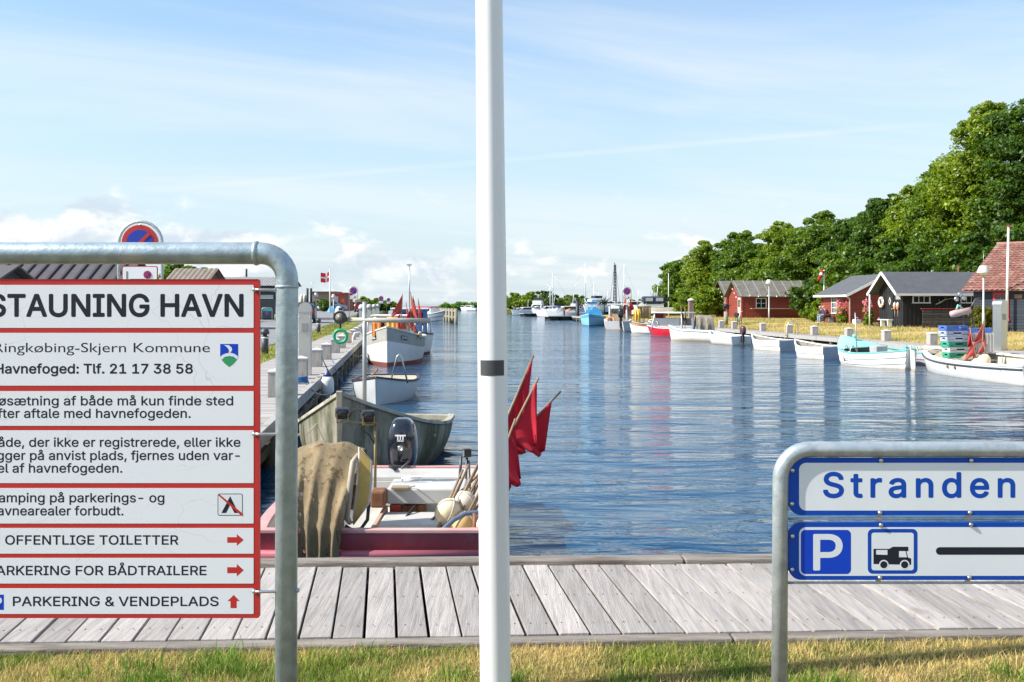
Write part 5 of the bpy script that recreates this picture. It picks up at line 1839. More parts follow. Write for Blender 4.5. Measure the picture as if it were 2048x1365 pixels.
def leaf_cloud(name, centres, radii, per, size, m, parent, seed, flat=0.75, origin=(0, 0, 0)):
    rng = np.random.default_rng(seed)
    C = np.asarray(centres, float); nC = len(C)
    n = nC * per
    k = np.repeat(np.arange(nC), per)
    d = rng.normal(0, 1, (n, 3)); d /= np.linalg.norm(d, axis=1)[:, None]
    rr = np.asarray(radii)[k] * (0.25 + 0.85 * rng.random(n) ** 0.6)
    pos = C[k] + d * rr[:, None] * np.array([1, 1, flat])
    nr = d * 0.6 + rng.normal(0, 0.55, (n, 3)) + np.array([0, 0, 0.45])
    nr /= np.linalg.norm(nr, axis=1)[:, None]
    a = rng.normal(0, 1, (n, 3)); a -= nr * (a * nr).sum(1)[:, None]; a /= np.linalg.norm(a, axis=1)[:, None]
    b = np.cross(nr, a)
    s = size * rng.uniform(0.65, 1.35, n)[:, None]
    V = np.zeros((n, 4, 3))
    V[:, 0] = pos - a * s * 0.62
    V[:, 1] = pos + b * s * 0.34 + nr * s * 0.08
    V[:, 2] = pos + a * s * 0.62 - nr * s * 0.06
    V[:, 3] = pos - b * s * 0.34 + nr * s * 0.08
    V -= np.asarray(origin)
    me = bpy.data.meshes.new(name)
    me.vertices.add(n * 4); me.vertices.foreach_set('co', V.ravel())
    me.loops.add(n * 4); me.loops.foreach_set('vertex_index', np.arange(n * 4))
    me.polygons.add(n); me.polygons.foreach_set('loop_start', np.arange(n) * 4)
    me.update(calc_edges=True); me.validate()
    me.materials.append(m)
    o = bpy.data.objects.new(name, me); COL.objects.link(o)
    o.parent = parent
    return o


def tree(name, label, X, Y, top, hw, z0=0.2, low=1.2, seed=1, m=0, nclump=70, per=130, size=0.30, group=None, trunk=True, depth=1.0, cat='tree', rad=None):
    rnd = random.Random(seed)
    t = thing(name, label, cat, (X, Y, z0), 0, group)
    H = top - z0
    cz = (H + low) / 2; rz_ = (H - low) / 2
    cs, rs = [], []
    br = rad or max(0.45, min(1.25, hw * 0.33))
    while len(cs) < nclump:
        d = Vector((rnd.gauss(0, 1), rnd.gauss(0, 1), rnd.gauss(0, 1))).normalized()
        r = rnd.uniform(0.12, 1.0) ** 0.33
        wob = 1 + 0.30 * mnoise.noise(d * 1.7 + Vector((seed * 3.1, 0, 0)))
        sh = 1.0 - 0.32 * max(0, d.z) ** 2
        p = Vector((d.x * hw * r * wob * sh, d.y * hw * depth * r * wob * sh, cz + d.z * (rz_ - br * 0.6) * r * (0.9 + 0.18 * wob)))
        if p.z > H - br * 0.5:
            p.z = H - br * 0.5 - rnd.random() * 0.4
        cs.append(p); rs.append(br * rnd.uniform(0.65, 1.2))
    for i in range(max(5, nclump // 4)):     # stray sprigs that break the outline
        a = rnd.uniform(0, 2 * math.pi); e = rnd.uniform(-0.2, 1.5)
        d = Vector((math.cos(a) * math.cos(e), math.sin(a) * math.cos(e) * depth, math.sin(e)))
        k_ = rnd.uniform(0.88, 1.06)
        cs.append(Vector((d.x * hw * k_, d.y * hw * k_, cz + d.z * rz_ * min(k_, 1.06)))); rs.append(br * rnd.uniform(0.3, 0.55))
    if trunk:
        mb = MB()
        r0 = 0.035 * H
        mid = Vector((rnd.uniform(-.3, .3), rnd.uniform(-.2, .2), H * 0.45))
        mb.tube([(0, 0, -0.3), (0.02, 0, 0.4), mid * 0.5, mid, Vector((mid.x * 1.3, mid.y, H * 0.8))], [r0 * 1.35, r0, r0 * .85, r0 * .6, r0 * .2], 9)
        for i in range(8):
            p = rnd.choice(cs); f = rnd.uniform(0.35, 0.95)
            s_ = mid * f
            mb.tube([s_, s_.lerp(p, 0.55) + Vector((0, 0, rnd.uniform(-.2, .5))), p], [r0 * .38, r0 * .24, r0 * .08], 6)
        mb.build('trunk', BARK, t)
    leaf_cloud('crown', cs, rs, per, size, LEAF[m] if isinstance(m, int) else m, t, seed, 0.55)
    return t


TREES = [  # px, top y, Z, half width m, low, material, what tells it apart
    (1354, 518, 130, 2.4, 0.2, 0, 'lowest rounded tree at the seaward end of the tree row'),
    (1412, 488, 124, 3.0, 0.3, 1, 'second tree of the row from the sea, left of the twin red hut'),
    (1484, 466, 119, 3.3, 1.5, 0, 'bright green tree right behind the gables of the long red hut'),
    (1568, 446, 115, 3.4, 2.2, 1, 'spreading tree hanging over the roof of the long red hut'),
    (1642, 431, 108, 3.4, 2.5, 0, 'tree rising behind the striped wind pennant'),
    (1708, 436, 100, 2.8, 2.0, 2, 'tree right behind the small red hut with grey roof'),
    (1772, 396, 94, 2.9, 2.5, 2, 'darker tree with a bare trunk behind the black hut gable'),
    (1840, 372, 88, 3.0, 2.2, 1, 'tall yellow green tree behind the ridge of the black hut'),
    (1902, 318, 84, 3.2, 2.5, 0, 'tall tree stepping up left of the tallest crown'),
    (1978, 216, 80, 3.9, 2.5, 1, 'tallest tree with a ragged crown near the right edge'),
    (2056, 204, 77, 4.2, 3.0, 2, 'big dark tree cut by the right edge of the photo'),
]
for i, (px_0, ty, Z_, hw, low, m_, lb_) in enumerate(TREES):
    p = P(px_0, ty, Z_)
    H_ = p.z
    tree('deciduous_tree', lb_, p.x, Z_, p.z, hw, 0.2, low, 11 + i, m_, int(70 + 7 * H_), 230, 0.235, 'deciduous trees in a row behind the huts')
for i, (px_0, ty, Z_, hw, lb_) in enumerate([(1383, 565, 112, 2.0, 'lush bush left of the timber post on the bank'), (1425, 572, 108, 2.1, 'bush against the left gable of the twin red hut'), (1335, 590, 122, 1.8, 'low bush at the seaward foot of the tree row'),
                                          (1625, 560, 96, 2.0, 'dark bush between the long red hut and the small red hut'), (1860, 480, 80, 3.0, 'dense dark bush above the black hut roof'), (1935, 470, 76, 3.4, 'dense shrub behind the tiled roof building'), (1790, 480, 86, 3.0, 'dark bush behind the gable of the black hut'), (1690, 500, 90, 3.0, 'thick bush behind the grey roof of the small red hut'), (1545, 510, 108, 3.2, 'leafy bush behind the long red hut roof'), (2030, 420, 74, 3.5, 'dense lower bush at the right edge behind the tiled roof')]):
    p = P(px_0, ty, Z_)
    tree('bush', lb_, p.x, Z_, p.z, hw, 0.2, 0.1, 51 + i, (1, 1, 0, 2, 2, 2, 2, 0, 0, 2)[i], 48, 120, 0.30, 'bushes under the trees on the right bank', trunk=False, cat='bush')

# ================================================================ huts
RZ = R(4.9)
REDW = mat('red_painted_boards', (0.235, 0.040, 0.027), 0.65, var=0.1, scale=4, island=0.10)
BLACKW = mat('black_tarred_boards', (0.011, 0.011, 0.013), 0.75, var=0.25, scale=4, island=0.35)
NAVYW = mat('dark_blue_boards', (0.022, 0.032, 0.050), 0.6, var=0.15, island=0.2)
TRIMW = mat('white_trim_paint', (0.75, 0.74, 0.72), 0.5, var=0.05)
ROOFG = mat('grey_roofing_felt', (0.085, 0.088, 0.098), 0.85, var=0.15, scale=2.5, bump=0.3, bscale=40, stain=(0.14, 0.135, 0.12), stain_lo=0.58, stain_hi=0.8)
ROOFM = mat('mossy_old_roofing_felt', (0.15, 0.14, 0.125), 0.9, var=0.25, scale=2.5, bump=0.3, bscale=30, stain=(0.10, 0.10, 0.05), stain_lo=0.5, stain_hi=0.7, stain_scale=1.5)


def hut(name, label, cat, ox, oy, l, w, he, hr, axis, fb, gb, wall, roof, oe=0.35, og=0.4, rx=None, rz=RZ, trim=True, z0=0.2, battens=0, pitch=0.15, roofname='roof'):
    """local frame: x away from the canal, y away from the camera; origin at the near canal-side corner.
    axis 'x': ridge along x (gable faces the canal); axis 'y': ridge along y (gable faces the camera)"""
    t = thing(name, label, cat, (ox, oy, z0), rz)
    mb = MB()
    rx = (w / 2 if axis == 'x' else l / 2) if rx is None else rx
    # wall core
    if axis == 'x':
        prof = [(0, 0), (w, 0), (w, he), (rx, hr), (0, he)]
        mb.prism(prof, 0.012, l, plane='YZ')
    else:
        prof = [(0, 0), (l, 0), (l, he), (rx, hr), (0, he)]
        mb.prism(prof, 0.012, w, plane='XZ')

    def gh(a):   # wall height on the gable at distance a along it
        tot = w if axis == 'x' else l
        return he + (hr - he) * (a / rx if a < rx else (tot - a) / (tot - rx))

    def boards(face, kind, L_, gable):
        def put(a0, a1, z0_, z1_, d0, d1):
            if a1 - a0 < 0.02 or z1_ - z0_ < 0.01:
                return
            if face == 'front':
                mb.box(((a0 + a1) / 2, -(d0 + d1) / 2, (z0_ + z1_) / 2), (a1 - a0, d1 - d0, z1_ - z0_))
            else:
                mb.box((-(d0 + d1) / 2, (a0 + a1) / 2, (z0_ + z1_) / 2), (d1 - d0, a1 - a0, z1_ - z0_))
        if kind == 'v':
            a = 0.0; k = 0
            while a < L_ - 0.01:
                a1 = min(a + pitch, L_)
                top = min(gh(a + 0.005), gh(a1 - 0.005)) - 0.01 if gable else he - 0.01
                put(a + 0.004, a1 - 0.004, 0.04, top, -0.011, 0.016 if k % 2 == 0 else 0.032)
                a = a1; k += 1
        else:
            z = 0.05
            top = hr if gable else he
            while z < top - 0.02:
                z1_ = min(z + pitch, top - 0.005)
                if gable and z > he - pitch:
                    f = min(1.0, (z1_ - he) / (hr - he))
                    tot = w if axis == 'x' else l
                    a0, a1 = rx * max(0, f), tot - (tot - rx) * max(0, f)
                else:
                    a0, a1 = 0.0, L_
                put(a0, a1, z, z1_ - 0.012, -0.011, 0.022)
                z = z1_
    boards('front', fb, l, axis == 'y')
    boards('side', gb, w, axis == 'x')
    mb.build('wall', wall, t)
    # roof slabs
    th = 0.07
    mb = MB()
    if axis == 'x':
        tot = w
        for (ya, yb) in ((0, rx), (tot, rx)):
            sg = -1 if ya < rx else 1
            sl = (hr - he) / abs(rx - ya)
            y0 = ya + sg * oe
            ze = he - sl * oe
            vs = [(-og, y0, ze), (l + og, y0, ze), (l + og, rx, hr), (-og, rx, hr)]
            vs2 = [(a, b, c + th) for a, b, c in vs]
            mb.add(vs + vs2, [(0, 1, 2, 3), (4, 5, 6, 7), (0, 1, 5, 4), (1, 2, 6, 5), (2, 3, 7, 6), (3, 0, 4, 7)])
    else:
        tot = l
        for (xa, xb) in ((0, rx), (tot, rx)):
            sg = -1 if xa < rx else 1
            sl = (hr - he) / abs(rx - xa)
            x0 = xa + sg * oe
            ze = he - sl * oe
            vs = [(x0, -og, ze), (x0, w + og, ze), (rx, w + og, hr), (rx, -og, hr)]
            vs2 = [(a, b, c + th) for a, b, c in vs]
            mb.add(vs + vs2, [(0, 1, 2, 3), (4, 5, 6, 7), (0, 1, 5, 4), (1, 2, 6, 5), (2, 3, 7, 6), (3, 0, 4, 7)])
    rf = mb.build(roofname, roof, t)
    if battens:
        mb = MB()
        for i in range(battens):
            a = -og + 0.25 + (l + 2 * og - 0.5) * i / (battens - 1)
            sl = (hr - he) / rx
            if axis == 'x':
                mb.bar((a, -oe, he - sl * oe + th + 0.012), (a, rx, hr + th + 0.012), 0.045, 0.03)
        mb.build('roof_batten', mat('pale_roof_batten', (0.34, 0.32, 0.28), 0.8), rf)
    if trim:
        mb = MB()
        if axis == 'x':
            for ya in (0, w):
                sg = -1 if ya == 0 else 1
                sl = (hr - he) / abs(rx - ya)
                mb.bar((-og - 0.012, ya + sg * oe, he - sl * oe + 0.005), (-og - 0.012, rx, hr + 0.005), 0.03, 0.18)
                if ya == 0:
                    mb.bar((-og, ya - oe - 0.016, he - sl * oe + 0.0), (l + og, ya - oe - 0.016, he - sl * oe + 0.0), 0.03, 0.14)
        else:
            for xa in (0, l):
                sg = -1 if xa == 0 else 1
                sl = (hr - he) / abs(rx - xa)
                mb.bar((xa + sg * oe, -og - 0.012, he - sl * oe + 0.005), (rx, -og - 0.012, hr + 0.005), 0.03, 0.18)
                if xa == 0:
                    mb.bar((-oe - 0.016, -og, he - sl * oe), (-oe - 0.016, w + og, he - sl * oe), 0.03, 0.14)
        mb.build('bargeboard', TRIMW, t)
    return t


def on_face(face, a, z, d=0.0):
    return (a, -d, z) if face == 'front' else (-d, a, z)


def window(parent, face, a, z, w, h, cols=2, rows=2, fm=None, name='window', fw=0.07, pane=None):
    """a, z: centre on the wall"""
    fm = fm or TRIMW
    mb = MB()

    def bx(a0, a1, z0, z1, d0, d1):
        c = on_face(face, (a0 + a1) / 2, (z0 + z1) / 2, (d0 + d1) / 2)
        s = (a1 - a0, d1 - d0, z1 - z0) if face == 'front' else (d1 - d0, a1 - a0, z1 - z0)
        mb.box(c, s)
    bx(a - w / 2 - fw, a - w / 2, z - h / 2 - fw, z + h / 2 + fw, 0.024, 0.075)
    bx(a + w / 2, a + w / 2 + fw, z - h / 2 - fw, z + h / 2 + fw, 0.024, 0.075)
    bx(a - w / 2, a + w / 2, z + h / 2, z + h / 2 + fw, 0.024, 0.075)
    bx(a - w / 2 - fw * 1.3, a + w / 2 + fw * 1.3, z - h / 2 - fw, z - h / 2, 0.024, 0.10)
    for i in range(1, cols):
        x = a - w / 2 + w * i / cols
        bx(x - 0.02, x + 0.02, z - h / 2, z + h / 2, 0.03, 0.06)
    for i in range(1, rows):
        y = z - h / 2 + h * i / rows
        bx(a - w / 2, a + w / 2, y - 0.018, y + 0.018, 0.031, 0.058)
    o = mb.build(name, fm, parent)
    mb = MB(); bx(a - w / 2, a + w / 2, z - h / 2, z + h / 2, 0.024, 0.036)
    mb.build('pane', pane or DARK_GLASS, o)
    return o


def panel_on(parent, name, m, face, a0, a1, z0, z1, d0=0.034, d1=0.06, bevel=0.0):
    mb = MB()
    c = on_face(face, (a0 + a1) / 2, (z0 + z1) / 2, (d0 + d1) / 2)
    mb.box(c, (a1 - a0, d1 - d0, z1 - z0) if face == 'front' else (d1 - d0, a1 - a0, z1 - z0))
    return mb.build(name, m, parent, bevel=bevel)


# twin red hut far along the bank
hc = hut('wooden_hut', 'long low red wooden hut with mossy battened roof and white windows', 'hut', 23.0, 100, 7.6, 4.3, 2.4, 3.75, 'x', 'h', 'h', REDW, ROOFM, oe=0.45, og=0.45, trim=False, battens=9, z0=0.2)
window(hc, 'front', 1.95, 1.5, 0.95, 0.9); window(hc, 'front', 5.6, 1.5, 0.95, 0.9)
d = panel_on(hc, 'door', TRIMW, 'side', 0.35, 1.15, 0.1, 2.05)
mb = MB(); mb.box((-0.068, 0.75, 1.5), (0.015, 0.5, 0.8)); mb.build('pane', DARK_GLASS, d)
mb = MB(); mb.box((3.2, -0.5, 0.98), (4.9, 0.5, 0.05)); mb.build('counter', mat('pale_counter_board', (0.42, 0.36, 0.27), 0.7), hc)
panel_on(hc, 'corner_board', REDW, 'front', -0.03, 0.10, 0.0, 2.4, 0.024, 0.05)
hc2 = hut('wooden_hut', 'red wooden hut gable standing behind the long red hut, with one narrow white window', 'hut', 22.75, 105.6, 6.0, 4.2, 2.45, 3.85, 'x', 'h', 'h', REDW, ROOFM, oe=0.4, og=0.45, trim=False, battens=6)
window(hc2, 'side', 0.95, 1.6, 0.5, 1.15, 2, 2)
# string of round lamps along eaves and verge of the long hut
BULB = mat('white_lamp_globe', (0.8, 0.8, 0.78), 0.3)
for hh, pts_ in ((hc, [(0.6 + 0.93 * i, -0.5, 2.22 - 0.05 * (i % 2)) for i in range(8)] + [(-0.5, 2.15 - 0.62 * i, 3.35 - 0.42 * i) for i in range(1, 4)]), (hc2, [(-0.5, 2.1 - 0.6 * i, 3.45 - 0.42 * i) for i in range(1, 4)])):
    for q in pts_:
        mb = MB(); mb.ball(q, 0.07, 10, 7); mb.tube([q, (q[0], q[1], q[2] + 0.12)], 0.012, 5); mb.build('globe_lamp', BULB, hh)

# small red hut with grey roof and white bargeboards
hb = hut('wooden_hut', 'small red wooden hut with dark grey roof and white bargeboards behind the seated men', 'hut', 24.35, 72, 4.9, 5.3, 2.25, 3.55, 'y', 'h', 'h', REDW, ROOFG, oe=0.45, og=0.45, rx=2.6)
window(hb, 'side', 2.75, 1.35, 0.75, 1.15, 3, 3, name='window')
panel_on(hb, 'corner_board', REDW, 'front', -0.03, 0.12, 0, 2.25, 0.024, 0.055)
panel_on(hb, 'foundation', mat('pale_concrete', (0.45, 0.44, 0.42), 0.85), 'front', 0.0, 4.9, -0.2, 0.10, 0.0, 0.06)
for nm, m_, a_, z_, r_ in (('vent', TRIMW, 2.15, 2.72, 0.10), ('vent', BLACKM, 1.25, 1.85, 0.09)):
    mb = MB(); mb.lathe([(r_, 0.0), (r_, 0.035), (r_ * .6, 0.06), (0, 0.065)], 16, (a_, -0.024, z_), (R(90), 0, 0)); mb.build(nm, m_, hb)
mb = MB(); mb.tube([(-0.5, -0.1, 2.1), (-0.30, -0.12, 1.95), (-0.08, -0.10, 1.8), (-0.07, -0.10, 0.1)], 0.04, 8); mb.build('downpipe', TRIMW, hb)
for a_ in (0.9, 4.9):
    panel_on(hb, 'hinge', BLACKM, 'side', a_, a_ + 0.12, 1.55, 1.8)

# black gabled hut
ha = hut('boat_hut', 'black tarred boat hut with white bargeboards and lifebuoy on its gable', 'hut', 24.05, 61.5, 8.6, 3.2, 2.3, 3.4, 'x', 'v', 'v', BLACKW, ROOFG, oe=0.42, og=0.65, pitch=0.13)
window(ha, 'front', 1.15, 1.72, 1.0, 0.36, 3, 1); window(ha, 'front', 4.2, 1.72, 0.95, 0.36, 3, 1)
dr = panel_on(ha, 'door', BLACKW, 'side', 1.2, 2.05, 0.15, 2.1, 0.034, 0.06)
mb = MB(); mb.tube([(-0.06, 1.3, 1.12), (-0.10, 1.3, 1.12), (-0.10, 1.45, 1.12)], 0.018, 6); mb.build('handle', STEEL, dr)
mb = MB(); mb.M = Matrix.Translation((-0.062, 1.64, 1.62))
mb.prism([(0, -0.26), (0.15, 0), (0, 0.26), (-0.15, 0)], -0.01, 0.01, plane='YZ'); dm = mb.build('door_window', TRIMW, dr)
mb = MB(); mb.M = Matrix.Translation((-0.076, 1.64, 1.62)); mb.prism([(0, -0.15), (0.085, 0), (0, 0.15), (-0.085, 0)], -0.004, 0.004, plane='YZ'); mb.build('pane', DARK_GLASS, dm)
panel_on(ha, 'name_board', mat('grey_name_board', (0.30, 0.29, 0.27), 0.7), 'side', 0.2, 0.85, 1.72, 1.95, 0.035, 0.06)
mb = MB(); mb.lathe([(0.14, 0), (0.17, 0.10), (0.10, 0.2), (0.0, 0.22)], 12, (-0.14, 1.6, 2.72)); mb.build('wall_lamp', mat('pale_green_enamel', (0.35, 0.62, 0.52), 0.4), ha)
mb = MB(); mb.tube([(4.5, 1.7, 3.2), (4.5, 1.7, 3.85)], 0.06, 8); mb.build('flue', RUST, ha)
mb = MB(); mb.tube([(-0.62, 3.3, 0.0), (-0.62, 3.3, 2.05)], 0.05, 8); mb.build('roof_post', TRIMW, ha)
HM = Matrix.Translation((24.05, 61.5, 0.2)) @ rotz(RZ)
BM_ = Matrix.Translation((24.35, 72, 0.2)) @ rotz(RZ)
# things hung on and put before the black hut
lbuoy = thing('lifebuoy', 'white lifebuoy hanging on the black hut gable', 'lifebuoy', HM @ Vector((-0.16, 2.62, 1.55)), RZ)
mb = MB(); mb.tube([(0, 0.27 * math.cos(a), 0.27 * math.sin(a)) for a in np.linspace(0, 2 * math.pi, 25)[:-1]], 0.085, 10, closed=True); mb.build('ring', TRIMW, lbuoy)
mb = MB()
for k in range(4):
    a = k * math.pi / 2 + .78
    mb.tube([(0, 0.27 * math.cos(a + e), 0.27 * math.sin(a + e)) for e in (-0.16, 0, 0.16)], 0.09, 10)
mb.build('band', mat('orange_band', (0.62, 0.22, 0.06), 0.5), lbuoy)
for k, (a_, lb_) in enumerate(((0.85, 'left of the two white and orange net floats hanging by the black hut door'), (0.45, 'right of the two white and orange net floats hanging by the black hut door'))):
    t = thing('hanging_float', lb_, 'float', HM @ Vector((-0.12, a_, 1.25)), RZ, 'floats hung on the black hut')
    mb = MB(); mb.lathe([(0.02, -0.2), (0.08, -0.12), (0.10, 0.02), (0.10, 0.06)], 12); mb.build('lower_half', mat('orange_float_paint', (0.68, 0.25, 0.10), 0.5), t)
    mb = MB(); mb.lathe([(0.10, 0.06), (0.095, 0.16), (0.05, 0.26), (0.012, 0.30)], 12); mb.build('upper_half', TRIMW, t)
    mb = MB(); mb.tube([(0, 0, -0.2), (0, 0, -0.6)], 0.012, 5); mb.build('tail', ROPE, t)
mb = MB()
br = [(0, 0, 0), (0.3, -0.03, 0.12), (0.55, -0.02, 0.28), (0.95, -0.05, 0.36), (1.3, -0.02, 0.30)]
mb.tube(br, [0.035, 0.04, 0.035, 0.025, 0.012], 7); mb.tube([br[2], (0.62, -0.06, 0.45)], [0.025, 0.01], 6); mb.tube([br[1], (0.12, -0.06, 0.3)], [0.025, 0.01], 6)
o = mb.build('driftwood_branch', mat('bleached_driftwood', (0.42, 0.38, 0.33), 0.8), None, HM @ Vector((2.05, -0.10, 1.42)), (0, 0, RZ)); tag(o, 'bleached driftwood branch hung on the dark wall of the black hut', 'branch')
st_ = thing('bench', 'small white bench in front of the black hut gable', 'bench', HM @ Vector((-0.75, 0.8, 0)), RZ)
mb = MB(); mb.box((0, 0, 0.46), (0.32, 1.5, 0.05)); mb.build('seat', TRIMW, st_)
for y in (-0.55, 0.35):
    mb = MB(); mb.box((0, y, 0.215), (0.26, 0.10, 0.43)); mb.build('leg', TRIMW, st_)
o = MB(); o.box((0, 0, 0.09), (0.7, 1.0, 0.06)); o.box((0.1, 0, 0.2), (0.4, 0.9, 0.06))
o = o.build('step', BLACKM, None, HM @ Vector((-0.55, 2.2, -0.05)), (0, 0, RZ)); tag(o, 'black wooden step below the lifebuoy at the black hut', 'step')
mb = MB(); mb.box((0, 0, 0), (1.7, 0.35, 0.06)); mb.box((-0.3, 0, -0.17), (0.9, 0.3, 0.28))
o = mb.build('plank_bench', mat('pinkish_bench_boards', (0.48, 0.34, 0.28), 0.75), None, BM_ @ Vector((2.7, -0.7, 0.42)), (0, 0, RZ)); tag(o, 'low plank bench between the small red hut and the black hut', 'bench')
# dark plank windbreak with red capping
wb = thing('plank_fence', 'low weathered black plank windbreak with red top rail before the black hut', 'fence', (24.15, 58.6, 0.2), RZ)
mb = MB()
for i in range(7):
    mb.box((2.2, 0, 0.09 + 0.155 * i), (4.6, 0.03, 0.135), (random.uniform(-.06, .06), 0, 0))
mb.build('planks', mat('weathered_black_planks', (0.055, 0.052, 0.05), 0.8, var=0.3, island=0.4, stain=(0.25, 0.24, 0.22), stain_lo=0.56, stain_hi=0.75, stain_scale=3, stain_stretch=(0.6, 1, 3)), wb)
for x in (0.02, 1.5, 3.0, 4.4):
    mb = MB(); mb.box((x, 0.05, 0.55), (0.08, 0.07, 1.1)); mb.build('post', BLACKW, wb)
mb = MB(); mb.box((2.2, 0, 1.16), (4.75, 0.10, 0.04)); mb.build('top_rail', mat('red_rail_paint', (0.50, 0.05, 0.05), 0.5), wb)

# tiled building at the right edge
HDR = R(-43)
hd = thing('harbour_house', 'dark blue wooden harbour house with old red tiled roof at the right edge', 'house', (24.0, 52.0, 0.2), HDR)
e = 0.45; zr0 = 2.12; zr1 = 4.75; HW = 5.2
mb = MB(); mb.prism([(0, 0), (2 * HW, 0), (2 * HW, 2.3), (HW, 4.55), (0, 2.3)], 0.0, 12.0, plane='YZ')
z = 0.05
while z < 2.2:
    mb.box((6.0, -0.012, z + 0.07), (12.0, 0.03, 0.135)); z += 0.15
mb.build('wall', NAVYW, hd)
TILE = mat('old_red_roof_tiles', (0.27, 0.115, 0.085), 0.8, var=0.2, scale=3, island=0.25, stain=(0.42, 0.34, 0.28), stain_lo=0.52, stain_hi=0.74, stain_scale=1.6, bump=0.2)


def tile_slope(mb, p00, p10, p01, p11, ncol, nrow):
    """p00-p10 eave, p01-p11 top: courses of wavy tiles"""
    p00, p10, p01, p11 = map(Vector, (p00, p10, p01, p11))
    nrm = (p10 - p00).cross(p01 - p00).normalized()
    if nrm.z < 0:
        nrm = -nrm
    for r_ in range(nrow):
        f0, f1 = r_ / nrow, min(1, (r_ + 1) / nrow + 0.012)
        a0, b0, a1, b1 = p00.lerp(p01, f0), p10.lerp(p11, f0), p00.lerp(p01, f1), p10.lerp(p11, f1)
        for c_ in range(ncol):
            ts = [(c_ + k / 4) / ncol for k in range(5)]
            lo = [a0.lerp(b0, t) + nrm * (0.055 + 0.03 * math.cos(2 * math.pi * k / 4)) for k, t in enumerate(ts)]
            hi = [a1.lerp(b1, t) + nrm * (0.015 + 0.03 * math.cos(2 * math.pi * k / 4)) for k, t in enumerate(ts)]
            mb.grid([lo, hi])


mb = MB()
tile_slope(mb, (-e, -e, zr0), (11.0, -e, zr0), (-e, HW, zr1), (11.0, HW, zr1), 46, 20)
mb.add([(-e, -e, zr0 - .02), (11, -e, zr0 - .02), (11, HW, zr1 - .03), (-e, HW, zr1 - .03)], [(0, 1, 2, 3)])
mb.add([(-e, 2 * HW + e, zr0), (11, 2 * HW + e, zr0), (11, HW, zr1), (-e, HW, zr1)], [(0, 1, 2, 3)])
rf = mb.build('roof', TILE, hd, fix=False)
mb = MB(); mb.tube([(-e + k * .57, HW, zr1 + 0.05) for k in range(21)], 0.10, 8); mb.build('ridge_tiles', TILE, rf)
REDP = mat('bright_red_joinery', (0.55, 0.03, 0.045), 0.5, var=0.08)
window(hd, 'front', 1.35, 1.3, 0.55, 1.25, 2, 2, REDP, 'window', 0.11)
for x in (2.55, 3.75):
    panel_on(hd, 'shutter', REDP, 'front', x, x + 0.6, 0.45, 1.95, 0.03, 0.07)
window(hd, 'front', 3.45, 1.2, 0.5, 1.3, 2, 2, TRIMW)
panel_on(hd, 'sign_board', mat('brown_white_board', (0.30, 0.17, 0.13), 0.6), 'front', 2.0, 2.35, 1.72, 1.92, 0.03, 0.06)

# hedge before the house
hp_ = P(1966, 607, 50.5)
cs = []
rnd_ = random.Random(8)
for i in range(60):
    cs.append((rnd_.uniform(-0.5, 0.5), rnd_.uniform(-0.4, 0.4), rnd_.uniform(0.15, 1.2)))
hg = thing('hedge', 'clipped yellow green hedge in front of the dark blue house', 'hedge', (hp_.x, 50.5, 0.2), RZ)
HEDGE = leaf_mat('hedge_leaves', (0.07, 0.10, 0.012), (0.27, 0.25, 0.035))
leaf_cloud('leaves', cs, [0.17] * 60, 70, 0.11, HEDGE, hg, 5, 1.0)
mb = MB()
for i in range(9):
    mb.tube([(rnd_.uniform(-.35, .35), rnd_.uniform(-.25, .25), -0.05), (rnd_.uniform(-.4, .4), rnd_.uniform(-.3, .3), 1.0)], [0.02, 0.008], 5)
mb.build('stems', BARK, hg)

# hollyhocks and shrub
PINKF = mat('pink_hollyhock_flowers', (0.62, 0.14, 0.19), 0.7, var=0.25)


def hollyhock(label, x, y, h, seed, base=0.55):
    rnd = random.Random(seed)
    t = thing('hollyhock', label, 'plant', (x, y, 0.15), 0, 'hollyhocks by the huts')
    mb = MB(); fl = MB()
    cs = []
    for i in range(5):
        a = (rnd.uniform(-.25, .25), rnd.uniform(-.2, .2))
        hh = h * rnd.uniform(0.7, 1.0)
        tip = (a[0] * 1.8, a[1] * 1.6, hh)
        mb.tube([(a[0], a[1], 0), tip], [0.02, 0.01], 5)
        for k in range(12):
            f = 0.45 + 0.55 * k / 12
            q = (a[0] + (tip[0] - a[0]) * f + rnd.uniform(-.07, .07), a[1] + (tip[1] - a[1]) * f + rnd.uniform(-.09, .03), hh * f)
            fl.lathe([(0.0, 0.0), (0.05, 0.02), (0.065, 0.05)], 8, q, (R(rnd.uniform(50, 110)), 0, rnd.uniform(-1, 1)))
        for k in range(5):
            cs.append((a[0] + rnd.uniform(-.15, .15), a[1] + rnd.uniform(-.15, .15), rnd.uniform(0.1, h * 0.6)))
    mb.build('stems', mat('green_stalks', (0.10, 0.16, 0.04), 0.7), t)
    fl.build('flowers', PINKF, t)
    leaf_cloud('leaves', cs, [0.2] * len(cs), 26, 0.17, LEAF[1], t, seed)


hollyhock('tall pink hollyhocks at the left corner of the black hut', 23.4, 65.6, 2.2, 3)
hollyhock('hollyhock climbing the canal side corner of the small red hut', 24.0, 72.6, 2.0, 4)
tree('bush', 'rounded green shrub left of the seated men by the small red hut', P(1633, 605, 79).x, 79, P(1633, 606, 79).z, 1.05, 0.2, 0.05, 77, 1, 34, 90, 0.2, trunk=False, cat='bush', rad=0.42)
tree('bush', 'climbing shrub at the far corner of the small red hut', P(1640, 590, 81).x, 80.5, P(1640, 588, 81).z, 0.5, 0.2, 0.05, 78, 1, 20, 80, 0.18, trunk=False, cat='bush', rad=0.3)
